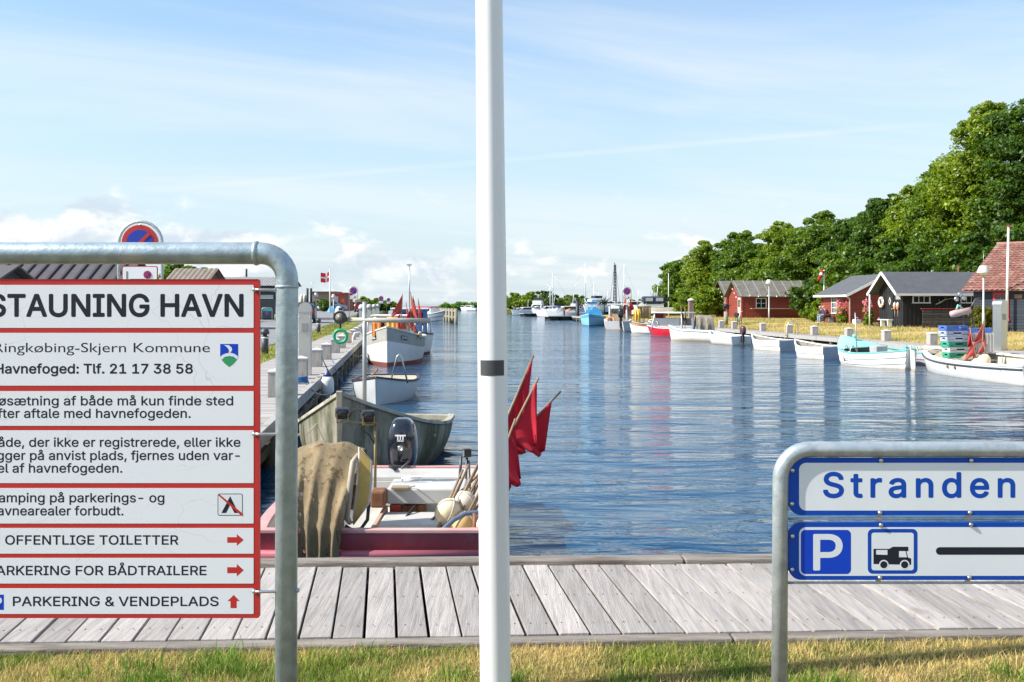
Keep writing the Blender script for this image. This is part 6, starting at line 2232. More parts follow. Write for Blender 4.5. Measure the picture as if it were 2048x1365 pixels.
# white climbing rose bloom at the corner
# ================================================================ bank furniture
def lamp_post(label, x, y, h, z0, group, hat=0.30):
    t = thing('street_lamp', label, 'street lamp', (x, y, z0), 0, group)
    mb = MB(); mb.tube([(0, 0, -0.1), (0, 0, 1.0), (0, 0, 1.02), (0, 0, h - 0.45)], [0.065, 0.065, 0.045, 0.04], 12); mb.build('post', mat('pale_grey_post', (0.50, 0.52, 0.53), 0.45, 0.2), t)
    mb = MB(); mb.lathe([(hat, h - 0.36), (hat * 1.02, h - 0.33), (hat * .62, h - 0.04), (hat * .5, h)], 20); mb.build('lamp_shade', mat('pale_lamp_shade', (0.60, 0.57, 0.55), 0.45), t)
    mb = MB(); mb.lathe([(hat * .35, h - 0.46), (hat * .8, h - 0.37), (hat * .8, h - 0.36)], 16); mb.build('diffuser', mat('milky_diffuser', (0.7, 0.7, 0.68), 0.3), t)
    return t


p = P(1538, 641, 88); lamp_post('lamp post with pale conical shade in front of the long red hut', p.x, 88, 3.58, 0.2, 'lamp posts on the right bank')
p = P(1967, 660, 48); lt = lamp_post('lamp post with pale conical shade in front of the tiled roof', p.x, 48, 3.28, 0.2, 'lamp posts on the right bank')
mb = MB(); mb.tube([(0, 0, 3.28), (0, 0, 3.9)], 0.012, 6); mb.build('aerial', GALV, lt)
p = P(2018, 655, 56)
t = thing('flagpole', 'bare white flagpole with red top before the tiled roof', 'flagpole', (p.x, 50.5, 0.2))
hh = 1.65 + (608 - 455) * 50.5 / 2000 - 0.2
mb = MB(); mb.tube([(0, 0, -0.1), (0.10, 0, hh)], [0.075, 0.05], 12); mb.build('pole', TRIMW, t)
mb = MB(); mb.lathe([(0.0, 0.09), (0.09, 0.05), (0.09, 0.02), (0.05, 0)], 12, (0.10, 0, hh)); mb.build('finial', REDP, t)
t.location.x = P(2013, 655, 50.5).x
t = thing('flagpole', 'white pole with a drooping red and white striped pennant left of the small red hut', 'flagpole', (P(1648, 640, 81.5).x, 81.5, 0.2))
hh = 1.65 + (608 - 540) * 81.5 / 2000 - 0.2
mb = MB(); mb.tube([(0, 0, -0.1), (0, 0, hh)], [0.06, 0.045], 10); mb.build('pole', TRIMW, t)
for i in range(4):
    mb = MB()
    a = Vector((-0.08, 0, hh - 0.10)); b = Vector((-0.50, -0.1, hh - 0.85))
    q0, q1 = a.lerp(b, i / 4), a.lerp(b, (i + 1) / 4)
    mb.tube([q0, q1], [0.17 - 0.02 * i, 0.15 - 0.02 * i], 12)
    mb.build('wind_sock', [RED_FLAG, TRIMW, RED_FLAG, TRIMW][i] if i < 3 else RED_FLAG, t)


def pedestal(label, x, y, w, d, h, m, rz, group, dome=True, z0=0.0):
    t = thing('power_pedestal', label, 'power pedestal', (x, y, z0), rz, group)
    mb = MB(); mb.box((0, 0, (h - 0.16) / 2), (w, d, h - 0.16)); mb.build('body', m, t, bevel=0.012)
    mb = MB()
    n = 10
    prof = [(-w * .52, h - 0.22)] + [(-w * .52 * math.cos(math.pi * k / n), h - 0.17 + (0.17) * math.sin(math.pi * k / n)) for k in range(n + 1)] + [(w * .52, h - 0.22)]
    mb.prism(prof, -d * .53, d * .53); mb.build('cap', m, t)
    for z in (h * .35, h * .6, h * .8):
        for s_ in (-1, 1):
            mb = MB(); mb.lathe([(0.012, 0), (0.012, 0.006), (0, 0.009)], 8, (s_ * w * .42, -d * .5, z), (R(90), 0, 0)); mb.build('rivet', STEEL, t)
    mb = MB(); mb.box((0, -d * .5 - 0.008, h * 0.66), (w * .5, 0.012, h * .12)); mb.build('socket_cover', mat('grey_socket_cover', (0.32, 0.32, 0.31), 0.5), t, bevel=0.004)
    return t


pedestal('brushed steel power pedestal on the right quay behind the flags', P(2000, 700, 35.6).x, 35.6, 0.36, 0.34, 1.80, STEEL, R(30), 'power pedestals on the quays')
pedestal('pale steel power pedestal at the near end of the left quay', -4.80, 23.2, 0.29, 0.26, 1.68, mat('pale_brushed_steel', (0.56, 0.54, 0.49), 0.42, 0.55, var=0.06), R(6), 'power pedestals on the quays')
tp_ = thing('timber_post', 'thick square timber post with pale cap on the right bank', 'post', (P(1382, 650, 78).x, 78, 0.0), RZ)
mb = MB(); mb.box((0, 0, 0.95), (0.38, 0.38, 1.9)); mb.build('post', mat('brown_timber', (0.24, 0.17, 0.13), 0.75, var=0.2, stretch=(4, 4, .5)), tp_, bevel=0.02)
mb = MB(); mb.lathe([(0.29, 0), (0.29, 0.04), (0.16, 0.14), (0, 0.17)], 16, (0, 0, 1.9)); mb.build('cap', WOODCAP, tp_)
gp = thing('notice_post', 'timber post carrying a small black box beside the bicycle', 'post', (P(1452, 652, 75).x, 75, 0.02), 0)
mb = MB(); mb.cyl((0, 0, -0.1), (0, 0, 1.05), 0.16, n=12); mb.build('post', PILE, gp)
mb = MB(); mb.box((0, -0.05, 1.36), (0.42, 0.3, 0.3)); mb.box((0.05, -0.05, 1.55), (0.55, 0.4, 0.05), (0, 0.25, 0)); mb.build('box', BLACKM, gp)
# bicycle
bk = thing('bicycle', 'dark bicycle with a black bag parked on the grass bank', 'bicycle', (P(1477, 652, 73.5).x, 73.5, 0.03), R(62))
for x in (-0.52, 0.52):
    mb = MB(); mb.tube([(x + 0.33 * math.cos(a), 0, 0.34 + 0.33 * math.sin(a)) for a in np.linspace(0, 2 * math.pi, 25)[:-1]], 0.022, 6, closed=True)
    w_ = mb.build('wheel', BLACKM, bk)
    mb = MB()
    for k in range(10):
        a = 2 * math.pi * k / 10
        mb.tube([(x, 0, 0.34), (x + 0.32 * math.cos(a), 0, 0.34 + 0.32 * math.sin(a))], 0.004, 4)
    mb.build('spokes', STEEL, w_)
mb = MB()
for a, b in (((-0.52, 0, 0.34), (-0.18, 0, 0.82)), ((-0.52, 0, 0.34), (-0.02, 0, 0.3)), ((-0.02, 0, 0.3), (-0.2, 0, 0.88)), ((-0.02, 0, 0.3), (0.38, 0, 0.78)), ((-0.16, 0, 0.78), (0.36, 0, 0.82)), ((0.36, 0, 0.95), (0.52, 0, 0.34))):
    mb.tube([a, b], 0.018, 6)
mb.build('frame', mat('pale_green_frame', (0.35, 0.5, 0.48), 0.4), bk)
mb = MB(); mb.tube([(0.2, -0.28, 1.06), (0.36, -0.2, 1.08), (0.38, 0, 1.0), (0.36, 0.2, 1.08), (0.2, 0.28, 1.06)], 0.014, 6); mb.build('handlebar', STEEL, bk)
mb = MB(); mb.ball((-0.22, 0, 0.93), (0.14, 0.08, 0.04), 10, 6); mb.build('saddle', BLACKM, bk)
mb = MB(); mb.box((-0.5, 0, 0.82), (0.36, 0.3, 0.3)); mb.build('bag', BLACKM, bk, bevel=0.04)
# quay ladder with yellow hoops
for (px_0, Z_, lb_) in ((1545, 53.8, 'steel quay ladder with hooped handrails beside the white clinker dinghy'),):
    t = thing('quay_ladder', lb_, 'ladder', (XR(Z_) + 0.02, Z_, 0))
    for s_, m_ in ((-0.25, STEEL), (0.25, mat('yellow_rail_paint', (0.68, 0.52, 0.10), 0.5))):
        mb = MB(); mb.tube([(-0.08, s_, -1.2), (-0.08, s_, 0.45), (0.0, s_, 0.66), (0.2, s_, 0.74), (0.4, s_, 0.66), (0.48, s_, 0.45), (0.48, s_, 0.0)], 0.028, 8); mb.build('rail', m_, t)
    for z in (-0.9, -0.6, -0.3, -0.05):
        mb = MB(); mb.cyl((-0.08, -0.25, z), (-0.08, 0.25, z), 0.02, n=8); mb.build('rung', STEEL, t)

# ================================================================ the two seated men
SKIN = mat('skin', (0.56, 0.30, 0.21), 0.55, var=0.06)


def skin_mesh(name, nodes, edges, m, parent, sub=1):
    """nodes: (x,y,z,r)"""
    me = bpy.data.meshes.new(name)
    me.from_pydata([n[:3] for n in nodes], edges, [])
    o = bpy.data.objects.new(name, me); COL.objects.link(o)
    sk = o.modifiers.new('skin', 'SKIN'); sk.use_smooth_shade = True
    for i, n in enumerate(nodes):
        d = me.skin_vertices[0].data[i]; d.radius = (n[3], n[3]); d.use_root = (i == 0)
    sb = o.modifiers.new('sub', 'SUBSURF'); sb.levels = sub; sb.render_levels = sub
    me.materials.append(m)
    o.parent = parent
    return o


def seated_man(label, loc, rz, shirt, trousers, shoes, hair, lean=0.0, seed=0):
    t = thing('person', label, 'person', loc, rz, 'seated men')
    N, E = [], []

    def add(x, y, z, r, par=None):
        N.append((x + lean * max(0, z - 0.5), y, z, r))
        if par is not None:
            E.append((par, len(N) - 1))
        return len(N) - 1
    pel = add(0, 0, 0.52, 0.15)
    ab = add(0.02, 0, 0.70, 0.155, pel); ch = add(0.09, 0, 0.93, 0.15, ab); nk = add(0.16, 0, 1.10, 0.06, ch)
    jw = add(0.215, 0, 1.17, 0.078, nk); hd_ = add(0.215, 0, 1.26, 0.095, jw); tp = add(0.20, 0, 1.315, 0.065, hd_)
    nose = add(0.325, 0, 1.225, 0.016, hd_)
    for s in (1, -1):
        ear = add(0.205, s * 0.095, 1.235, 0.02, hd_)
        hp = add(0.04, s * 0.09, 0.52, 0.10, pel); kn = add(0.46, s * 0.12, 0.54, 0.072, hp); an = add(0.42, s * 0.12, 0.10, 0.045, kn); ft = add(0.50, s * 0.125, 0.045, 0.04, an); to = add(0.62, s * 0.135, 0.04, 0.033, ft)
        sh = add(0.10, s * 0.185, 1.02, 0.07, ch); el = add(0.22, s * 0.25, 0.76, 0.046, sh); wr = add(0.43, s * 0.13, 0.665, 0.032, el); pm = add(0.49, s * 0.085, 0.645, 0.034, wr)
        for k in range(4):
            dy = (k - 1.5) * 0.02
            f1 = add(0.535, s * (0.06 + dy * .6), 0.632 + dy * .8, 0.0095, pm); f2 = add(0.56 - 0.006 * abs(k - 1), s * (0.03 + dy * .5), 0.615 + dy * .8, 0.009, f1)
        th1 = add(0.49, s * 0.05, 0.675, 0.011, pm); add(0.515, s * 0.025, 0.68, 0.009, th1)
    body = skin_mesh('body', N, E, SKIN, t)
    L = lambda x, z: x + lean * max(0, z - 0.5)
    # clothes as slightly larger shells over the same joints
    n2 = [(L(0, .5), 0, 0.50, 0.165), (L(.02, .7), 0, 0.70, 0.175), (L(.09, .93), 0, 0.93, 0.168), (L(.14, 1.05), 0, 1.055, 0.085)]
    e2 = [(0, 1), (1, 2), (2, 3)]
    for s in (1, -1):
        o = len(n2)
        n2 += [(L(.10, 1.02), s * 0.185, 1.02, 0.086), (L(.22, .76), s * 0.25, 0.76, 0.062), (L(.40, .68), s * 0.145, 0.675, 0.046)]
        e2 += [(2, o), (o, o + 1), (o + 1, o + 2)]
    skin_mesh('jacket', n2, e2, shirt, t)
    n3 = [(0, 0, 0.515, 0.162)]; e3 = []
    for s in (1, -1):
        o = len(n3)
        n3 += [(0.05, s * 0.09, 0.525, 0.112), (0.46, s * 0.12, 0.545, 0.084), (0.43, s * 0.12, 0.13, 0.068)]
        e3 += [(0, o), (o, o + 1), (o + 1, o + 2)]
    skin_mesh('trousers', n3, e3, trousers, t)
    for s in (1, -1):
        skin_mesh('shoe', [(0.41, s * 0.12, 0.065, 0.052), (0.52, s * 0.125, 0.05, 0.048), (0.64, s * 0.137, 0.042, 0.036)], [(0, 1), (1, 2)], shoes, t)
    skin_mesh('hair', [(L(.13, 1.22), 0.0, 1.20, 0.066), (L(.135, 1.27), 0, 1.265, 0.082), (L(.16, 1.3), 0, 1.315, 0.07)], [(0, 1), (1, 2)], hair, t)
    for s in (1, -1):
        mb = MB(); mb.ball((L(.302, 1.26), s * 0.034, 1.262), 0.011, 8, 6); mb.build('eye', BLACKM, t)
    mb = MB(); mb.ball((L(.286, 1.17), 0, 1.178), (0.008, 0.026, 0.006), 8, 6); mb.build('mouth', mat('lips', (0.35, 0.13, 0.11), 0.6), t)
    return t


GREYH = mat('short_grey_hair', (0.42, 0.40, 0.37), 0.8)
bench_o = BM_ @ Vector((-0.55, 2.9, 0))
bn = thing('bench', 'dark park bench with the two seated men beside the small red hut', 'bench', bench_o, RZ)
mb = MB()
for k in range(3):
    mb.box((-0.14 + 0.14 * k, 0, 0.425), (0.12, 1.9, 0.035))
mb.build('seat', mat('dark_grey_bench_boards', (0.07, 0.075, 0.08), 0.6), bn)
for y in (-0.8, 0.8):
    mb = MB(); mb.box((0, y, 0.2), (0.36, 0.07, 0.41)); mb.build('leg', mat('blue_grey_bench_leg', (0.18, 0.26, 0.33), 0.6), bn)
seated_man('man in blue jumper and jeans, farther of the two men on the bench', BM_ @ Vector((-0.55, 3.35, -0.02)), RZ + math.pi + 0.15, mat('navy_jumper', (0.03, 0.04, 0.13), 0.85), mat('pale_jeans', (0.22, 0.33, 0.46), 0.85), TRIMW, GREYH, 0.20, 1)
seated_man('man in dark brown jacket leaning forward, nearer of the two men on the bench', BM_ @ Vector((-0.48, 2.65, -0.02)), RZ + math.pi - 0.1, mat('dark_brown_jacket', (0.085, 0.04, 0.038), 0.8), mat('dark_trousers', (0.03, 0.028, 0.03), 0.85), BLACKM, GREYH, 0.30, 2)
o = MB(); o.box((0, 0, 0.19), (0.5, 0.35, 0.38)); o.tube([(0, -.12, .38), (0, -.08, .52), (0, .08, .52), (0, .12, .38)], 0.012, 5)
o = o.build('shopping_bag', mat('pale_blue_bag', (0.6, 0.64, 0.75), 0.6), None, BM_ @ Vector((0.25, -0.55, -0.05)), (0, 0, 0.4), bevel=0.06); tag(o, 'pale bag standing on the grass by the small red hut corner', 'bag')
# ================================================================ boats along the right quay
TEAL = mat('teal_gunwale_paint', (0.20, 0.52, 0.47), 0.45, var=0.1, scale=3)
TEALD = mat('teal_canvas', (0.27, 0.56, 0.52), 0.6, var=0.1)
GREYIN = mat('pale_grey_inside', (0.36, 0.38, 0.38), 0.7, var=0.12)
DARKIN = mat('dark_boat_inside', (0.07, 0.075, 0.07), 0.7, var=0.2)


def boat(name, label, cat, bow, stern, h, hull_m, group='boats moored along the right quay', strakes=0, zb=None, ut=None, inside=GREYIN, zf=0.12, gun=None, gw=0.07, deck=0, thw=(), rail=None, heel=0):
    """bow/stern: (x, y) world ends; the hull length in h is replaced"""
    b, s = Vector((*bow, 0)), Vector((*stern, 0))
    d = b - s
    h.L = d.length
    t = place(name, label, cat, (b.x + s.x) / 2, (b.y + s.y) / 2, (d.x, d.y), group)
    mb = MB(); h.shell(mb, strakes=strakes, zb=zb, ut=ut, nt=44 if strakes else 28, nu=14); mb.build('hull', hull_m, t)
    if inside:
        mb = MB(); h.inside(mb, zf, t0=0.03, t1=0.95); mb.build('interior', inside, t)
    if gun:
        mb = MB(); h.gunwale(mb, gw, 0.045, out=0.02); mb.build('gunwale', gun, t)
    if deck:
        mb = MB(); h.deck(mb, deck, 0.99, 0.06, 0.0); mb.build('foredeck', gun or hull_m, t)
    for q in thw:
        mb = MB(); h.thwart(mb, q); mb.build('thwart', GREYIN, t)
    if rail:
        mb = MB(); h.rail(mb, 0.025, -0.09); mb.build('rub_rail', rail, t)
    t.rotation_euler.x = R(heel)
    return t, Matrix.Translation((*((b + s) / 2).xy, WATER_Z)) @ rotz(math.atan2(d.y, d.x))


# big white boat at the right edge
h = Hull(8, 2.5, 0.55, 0.74, 0.58, 0.3, stern=0.72, tm=0.42, p=2.3, rake=0.35, full=0.36, th=0.07)
bg, BGM = boat('fishing_boat', 'large white open boat cut by the right edge with fish boxes and red flags', 'boat', (14.65, 35.4), (14.9, 27.4), h, [WHITE_BOAT], zf=0.12, gun=WHITE, gw=0.15, rail=mat('dark_blue_grey_rubber', (0.05, 0.055, 0.065), 0.6), inside=mat('cream_inside', (0.55, 0.52, 0.45), 0.6, var=0.12, stain=(0.35, 0.28, 0.2), stain_lo=0.5, stain_hi=0.75), thw=(0.3, 0.12), heel=-3)
mb = MB()
for k in (0, 1):
    x0 = h.x(0.40 + .06 * k, 0.45); p0 = h.pt(0.40 + .06 * k, 0.86, 1)
    mb.lathe([(0.05, 0), (0.05, 0.03), (0.03, 0.03)], 12, p0 + Vector((0, 0.0, 0)), (R(-80), 0, 0))
mb.build('exhaust', RUST, bg)
mb = MB(); h.deck(mb, 0.80, 0.99, 0.06); mb.build('foredeck', WHITE, bg)


def fish_box(label, loc, rz, m, w=0.78, d=0.46, hh=0.17):
    t = thing('fish_box', label, 'crate', loc, rz, 'stacked fish boxes')
    mb = MB()
    mb.box((0, 0, 0.012), (w * .93, d * .92, 0.024))
    for sx, sy, lx, ly in ((0, -1, w, 0.025), (0, 1, w, 0.025), (-1, 0, 0.025, d - .05), (1, 0, 0.025, d - .05)):
        c = (sx * (w / 2 - 0.02), sy * (d / 2 - 0.02), 0.0)
        if sx == 0:      # long sides with a hand slot
            mb.box((0, c[1], 0.045), (lx * .95, ly, 0.07)); mb.box((0, c[1], hh - 0.02), (lx, ly * 1.4, 0.04))
            for q in (-1, 1):
                mb.box((q * w * .33, c[1], hh * .55), (w * .3, ly, hh * .55))
        else:
            mb.box((c[0], 0, 0.045), (lx, ly * .95, 0.07)); mb.box((c[0], 0, hh - 0.02), (lx * 1.4, ly, 0.04))
            for q in (-1, 1):
                mb.box((c[0], q * d * .33, hh * .55), (lx, d * .28, hh * .55))
    mb.build('box', m, t)
    return t


BB = mat('blue_fish_box', (0.09, 0.17, 0.47), 0.5); GB = mat('grey_blue_fish_box', (0.42, 0.46, 0.55), 0.5); GN = mat('green_fish_box', (0.04, 0.34, 0.2), 0.5); WB = mat('white_fish_box', (0.66, 0.64, 0.62), 0.5)
bx0 = P(1914, 700, 32.4)
for k, (m_, lb_) in enumerate(((GN, 'green fish box, lower of the two green ones in the stack'), (WB, 'white fish box between the two green ones in the stack'), (GN, 'green fish box, upper of the two green ones in the stack'), (GB, 'pale grey fish box resting on the upper green one'), (GB, 'pale grey fish box right under the blue one'), (BB, 'blue fish box on top of the stack in the big white boat'))):
    fish_box(lb_, (bx0.x + 0.02 * (k % 2) - 0.03 * k, 32.4, WATER_Z + 0.50 + 0.175 * k), 0.1 + 0.05 * (k % 3), m_)
fish_box('single blue fish box right of the stacked ones in the white boat', (bx0.x + 0.80, 32.7, WATER_Z + 1.30), -0.1, BB)
o = MB(); o.box((0, 0, -0.33), (0.85, 0.55, 0.66))
for k in range(9):
    o.box((-0.4 + .1 * k, -0.28, -0.33), (0.03, 0.02, 0.62))
o = o.build('fish_crate', mat('pale_plastic_crate', (0.5, 0.47, 0.42), 0.6, var=0.15), None, (bx0.x + 0.8, 32.7, WATER_Z + 1.30)); tag(o, 'pale tall crate under the single blue fish box', 'crate')
o = MB(); o.box((0, 0, -0.18), (0.95, 0.6, 0.36))
for k in range(10):
    o.box((-0.43 + .095 * k, -0.31, -0.16), (0.035, 0.02, 0.3))
o = o.build('fish_crate', mat('worn_grey_crate', (0.4, 0.36, 0.3), 0.7, var=0.2), None, (bx0.x + 0.02, 32.4, WATER_Z + 0.495)); tag(o, 'worn grey crate at the bottom of the fish box stack', 'crate')
# heap of net in the bow
NETG = mat('grey_green_net', (0.30, 0.27, 0.19), 0.95, var=0.35, scale=14, bump=0.6, bscale=80)
mb = MB()
rows = []
for i in range(15):
    row = []
    for j in range(15):
        u, v = i / 14 * 2 - 1, j / 14 * 2 - 1
        r = min(1, math.hypot(u, v))
        row.append((u * 1.35, v * 0.65 * (1 - 0.45 * max(0, u)), 0.34 * (1 - r ** 2) + 0.10 * mnoise.noise(Vector((u * 3, v * 3, 2))) - 0.05))
    rows.append(row)
mb.grid(rows)
o = mb.build('net_heap', NETG, None, BGM @ Vector((1.75, 0, 0.50)), (0, 0, math.atan2(7.8, -.45)), solid=0.03); tag(o, 'heap of grey green net with corks in the bow of the big white boat', 'net')
mb = MB()
for q in range(5):
    mb.tube([(1.5 - .7 * q * .3 + .3 * math.sin(k * .7 + q), 0.55 * math.cos(k * .5 + q), 0.20 + 0.06 * math.sin(k * 1.3 + q)) for k in range(14)], 0.022, 6)
o = mb.build('cork_line', ROPE, None, BGM @ Vector((1.5, 0.1, 0.50)), (0, 0, math.atan2(7.8, -.45))); tag(o, 'pale cork line coiled over the net heap', 'rope')
# hauler pole with roller, lamp
t = thing('net_roller', 'pole with a pink roller and lamps standing in the big white boat', 'hauler', (P(1928, 690, 32.7).x, 32.7, WATER_Z + 0.35))
mb = MB(); mb.tube([(0.1, 0, 0), (0.04, 0, 1.0), (-0.13, 0, 1.95)], 0.035, 8); mb.tube([(0.42, 0, 0), (0.38, 0, 0.9), (0.2, 0, 1.75), (0.38, 0, 2.05), (0.55, 0, 2.1)], 0.03, 8); mb.build('pole', mat('dark_grey_metal', (0.08, 0.08, 0.085)), t)
mb = MB(); mb.M = Matrix.Translation((-0.10, 0, 1.62)) @ Matrix.Rotation(R(78), 4, 'Y'); mb.lathe([(0.02, -0.36), (0.10, -0.34), (0.115, -0.2), (0.105, 0.3), (0.03, 0.33)], 14); mb.build('roller', mat('pinkish_roller', (0.50, 0.36, 0.32), 0.6), t)
for q in ((-0.26, 0, 2.05), (-0.02, 0, 2.08), (-0.14, 0, 2.2)):
    mb = MB(); mb.lathe([(0.03, -.06), (0.08, 0), (0.085, 0.05), (0, 0.055)], 10, q, (R(70), 0, 0.3)); mb.build('lamp', STEEL, t)
mb = MB(); mb.tube([(-0.05, 0, 1.75), (-0.2, 0, 1.85), (-.24, 0, 1.7)], 0.04, 8); mb.build('guide', TEALD, t)
G3 = 'red flags in the big white boat'
for i, (bx_, by_, tx, ty, hx, hy, lb_, m_) in enumerate(((1948, 716, 1940, 656, 1945, 690, 'dark red flag beside the fish boxes in the big white boat', RED_FLAG), (1962, 712, 1967, 642, 1958, 682, 'large faded red flag standing highest in the big white boat', RED_FLAG2),
                                                    (1953, 726, 1946, 684, 1940, 718, 'faded red flag low against the floats in the big white boat', RED_FLAG2), (1972, 716, 1966, 684, 1966, 706, 'orange red flag low by the pedestal in the big white boat', RED_FLAG2))):
    Y_ = 32.0 - 0.1 * i
    tp = P(tx, ty, Y_)
    marker_flag(lb_, P(bx_, by_, Y_), tp, G3, [(0.99, 0.45, P(hx + (14 if i == 1 else 6), hy + 6, Y_)), (0.98, 0.4, P(hx - 10, hy, Y_))], m_, 0.02, 0, 40 + i)
for px_0, py_0, r_, lb_, m_ in ((1952, 727, 0.14, 'white round float below the low faded flag', WHITE), (1968, 722, 0.20, 'mossy cream float beside the pedestal in the white boat', FLOAT)):
    ball_float(lb_, P(px_0, py_0, 31.7), r_, (0.2, 0.3, 0.1), m_, 'floats in the big white boat')

# teal boat
h = Hull(5.6, 2.2, 0.52, 0.92, 0.66, 0.3, stern=0.12, tm=0.45, p=2.0, rake=0.45, srake=0.25, full=0.32, th=0.05)
tb, TBM = boat('clinker_boat', 'white clinker boat with teal gunwale and teal canvas cuddy', 'boat', (12.95, 39.3), (13.72, 34.3), h, [WHITE_BOAT], strakes=6, gun=TEAL, gw=0.10, zf=0.1, thw=(0.3, 0.5), inside=GREYIN, heel=-3)
mb = MB()
rows = []
for i in range(10):
    t = 0.64 + 0.35 * i / 9
    y = max(0.01, h.b(t)); z = h.sheer(t) + 0.03
    cam_ = 0.16 * math.sin(math.pi * min(1, (1 - (t - 0.64) / 0.36) * 0.9 + 0.1))
    rows.append([(h.x(t), -y + 2 * y * k / 8, z + cam_ * (1 - (k / 4 - 1) ** 2) + 0.02) for k in range(9)])
mb.grid(rows)
mb.build('foredeck', TEALD, tb, solid=0.02)
mb = MB(); mb.lathe([(0.11, 0), (0.11, 0.03), (0.075, 0.05), (0.075, 0.16), (0.10, 0.18), (0.09, 0.25), (0, 0.27)], 14, (h.x(0.78), 0, h.sheer(.78) + 0.16)); mb.build('ventilator', TEAL, tb)
mb = MB(); mb.box((h.x(0.0) - 0.05, 0, 0.35), (0.06, 0.05, 0.95)); mb.box((h.x(0.0) - 0.16, 0, 0.25), (0.22, 0.04, 0.8)); mb.build('rudder', WHITE_BOAT, tb, bevel=0.01)
mb = MB(); mb.tube([(0.2, 0.55, 0.4), (0.2, 0.55, 1.95)], 0.02, 8); mb.build('pole', GALV, tb)
mb = MB()
for k in (-1, 1):
    mb.tube([(-0.05 + .25 * k, 0.8, 0.5), (-0.05 + .25 * k, 0.95, 0.78), (-0.05 + .25 * k, 1.07, 0.65), (-.05 + .25 * k, 1.07, 0.2)], 0.02, 7)
for z in (0.24, 0.40, 0.56):
    mb.cyl((-0.3, 1.07, z), (0.2, 1.07, z), 0.015, n=6)
mb.build('boarding_ladder', STEEL, tb)
mb = MB(); mb.box((-0.35, 0, 0.5), (0.5, 0.45, 0.45)); mb.build('engine_cover', GREYIN, tb, bevel=0.03)
# small tender with blue grey transom between the teal boat and the white boat
h = Hull(3.0, 1.3, 0.45, 0.6, 0.48, 0.2, stern=0.85, full=0.5)
boat('tender', 'small tender with teal rim and grey violet side between teal boat and big white boat', 'boat', (15.3, 38.9), (15.75, 36.0), h, [mat('grey_violet_hull', (0.42, 0.41, 0.45), 0.5, var=0.1)], gun=TEAL, strakes=4)
# two white clinker dinghies with shade put into the grey colour of their transoms
DINW = WHITE_BOAT
for lb_, st_, bw_, L_ in (('white clinker dinghy with grey transom, right one of the twin dinghies', (13.1, 40.6), (12.25, 43.2), 2.7), ('white clinker dinghy with grey transom beside the quay ladder, left of its twin', (13.2, 47.6), (12.15, 50.6), 3.0)):
    h = Hull(2.7, 1.35, 0.47, 0.70, 0.50, 0.2, stern=0.80, tm=0.42, p=2.1, rake=0.3, full=0.33, th=0.035)
    t, M_ = boat('dinghy', lb_, 'boat', bw_, st_, h, [DINW], strakes=4, gun=WHITE, gw=0.06, thw=(0.25, 0.55), inside=mat('dull_inside', (0.3, 0.27, 0.22), 0.8), group='white dinghies by the right quay', heel=-2)
    mb = MB(); rows = [[h.pt(0, u, s_) + Vector((-0.012, 0, 0)) for s_ in (1, 0.5, 0, -0.5, -1)] for u in (0.25, 0.5, 0.75, 0.985)]
    mb.grid(rows); mb.build('transom', mat('shade_grey_transom', (0.33, 0.36, 0.40), 0.6, var=0.15, stain=(0.5, 0.5, 0.5), stain_lo=0.6, stain_hi=0.8), t)
    mb = MB(); mb.bar((h.x(1) + 0.005, 0, h.Hb + .05), (h.x(1, 0) + 0.01, 0, 0), 0.05, 0.04); mb.build('stem', WHITE, t)
# white dinghy with small outboard
h = Hull(3.4, 1.55, 0.50, 0.72, 0.46, 0.2, stern=0.82, tm=0.4, p=2.2, rake=0.4, full=0.5, th=0.06)
t, M_ = boat('dinghy', 'smooth white dinghy with small outboard motor at its low stern', 'boat', (11.35, 57.4), (12.45, 54.2), h, [WHITE_BOAT], gun=WHITE, gw=0.10, thw=(0.3, 0.6), inside=mat('white_inside', (0.6, 0.6, 0.6), 0.6), group='white dinghies by the right quay')
outboard(t, (-h.L / 2 - 0.12, 0, 0.45), math.pi, 0.8, mat('dark_red_grey_cowl', (0.10, 0.04, 0.05), 0.3))
# white boat with a brown blanket over its motor
h = Hull(4.8, 2.0, 0.60, 0.92, 0.55, 0.3, stern=0.75, tm=0.42, p=2.0, rake=0.35, full=0.52, th=0.07)
wb_, WBM = boat('fishing_boat', 'white fibreglass boat with pale blue rim and a brown cover over its motor', 'boat', (9.75, 62.6), (12.65, 59.2), h, [WHITE_BOAT], gun=mat('pale_blue_white_rim', (0.62, 0.68, 0.72), 0.4), gw=0.12, inside=mat('dark_blue_grey_inside', (0.12, 0.14, 0.17), 0.7), zf=0.2, rail=mat('thin_grey_rail', (0.3, 0.31, 0.33), 0.5), heel=5)
o = draped('motor_cover', mat('khaki_canvas_cover', (0.25, 0.215, 0.16), 0.85, var=0.2, stain=(0.38, 0.36, 0.30), stain_lo=0.55, stain_hi=0.75), [(-0.45, -0.75), (-0.42, -0.3), (-0.2, 0.18), (0.0, 0.28), (0.2, 0.18), (0.42, -0.3), (0.45, -0.7)], -0.5, 0.5, 2.5, 0.06, seed=9, pin=-0.15)
o.location = P(1408, 640, 60.2); tag(o, 'khaki canvas cover draped over the motor of a white boat', 'cover')
t = thing('marker_flag', 'dark blue black flag bundle standing in the white boat by the red one', 'marker flag', WBM @ Vector((0.9, 0.1, 0.25)))
mb = MB(); mb.tube([(0, 0, 0), (-0.15, 0, 1.9)], 0.02, 6); mb.tube([(0.1, 0, 0), (0.1, 0, 1.75)], 0.02, 6); mb.build('stick', STICK, t)
for k, (a_, b_, c_) in enumerate((((-0.15, 0, 1.9), (-0.1, 0, 1.2), (0.1, 0, 0.95)), ((0.1, 0, 1.75), (0.1, 0, 1.1), (0.22, 0, 0.8)))):
    limp_flag('flag', mat('black_blue_cloth', (0.012, 0.014, 0.03), 0.8), t, a_, b_, c_, k)
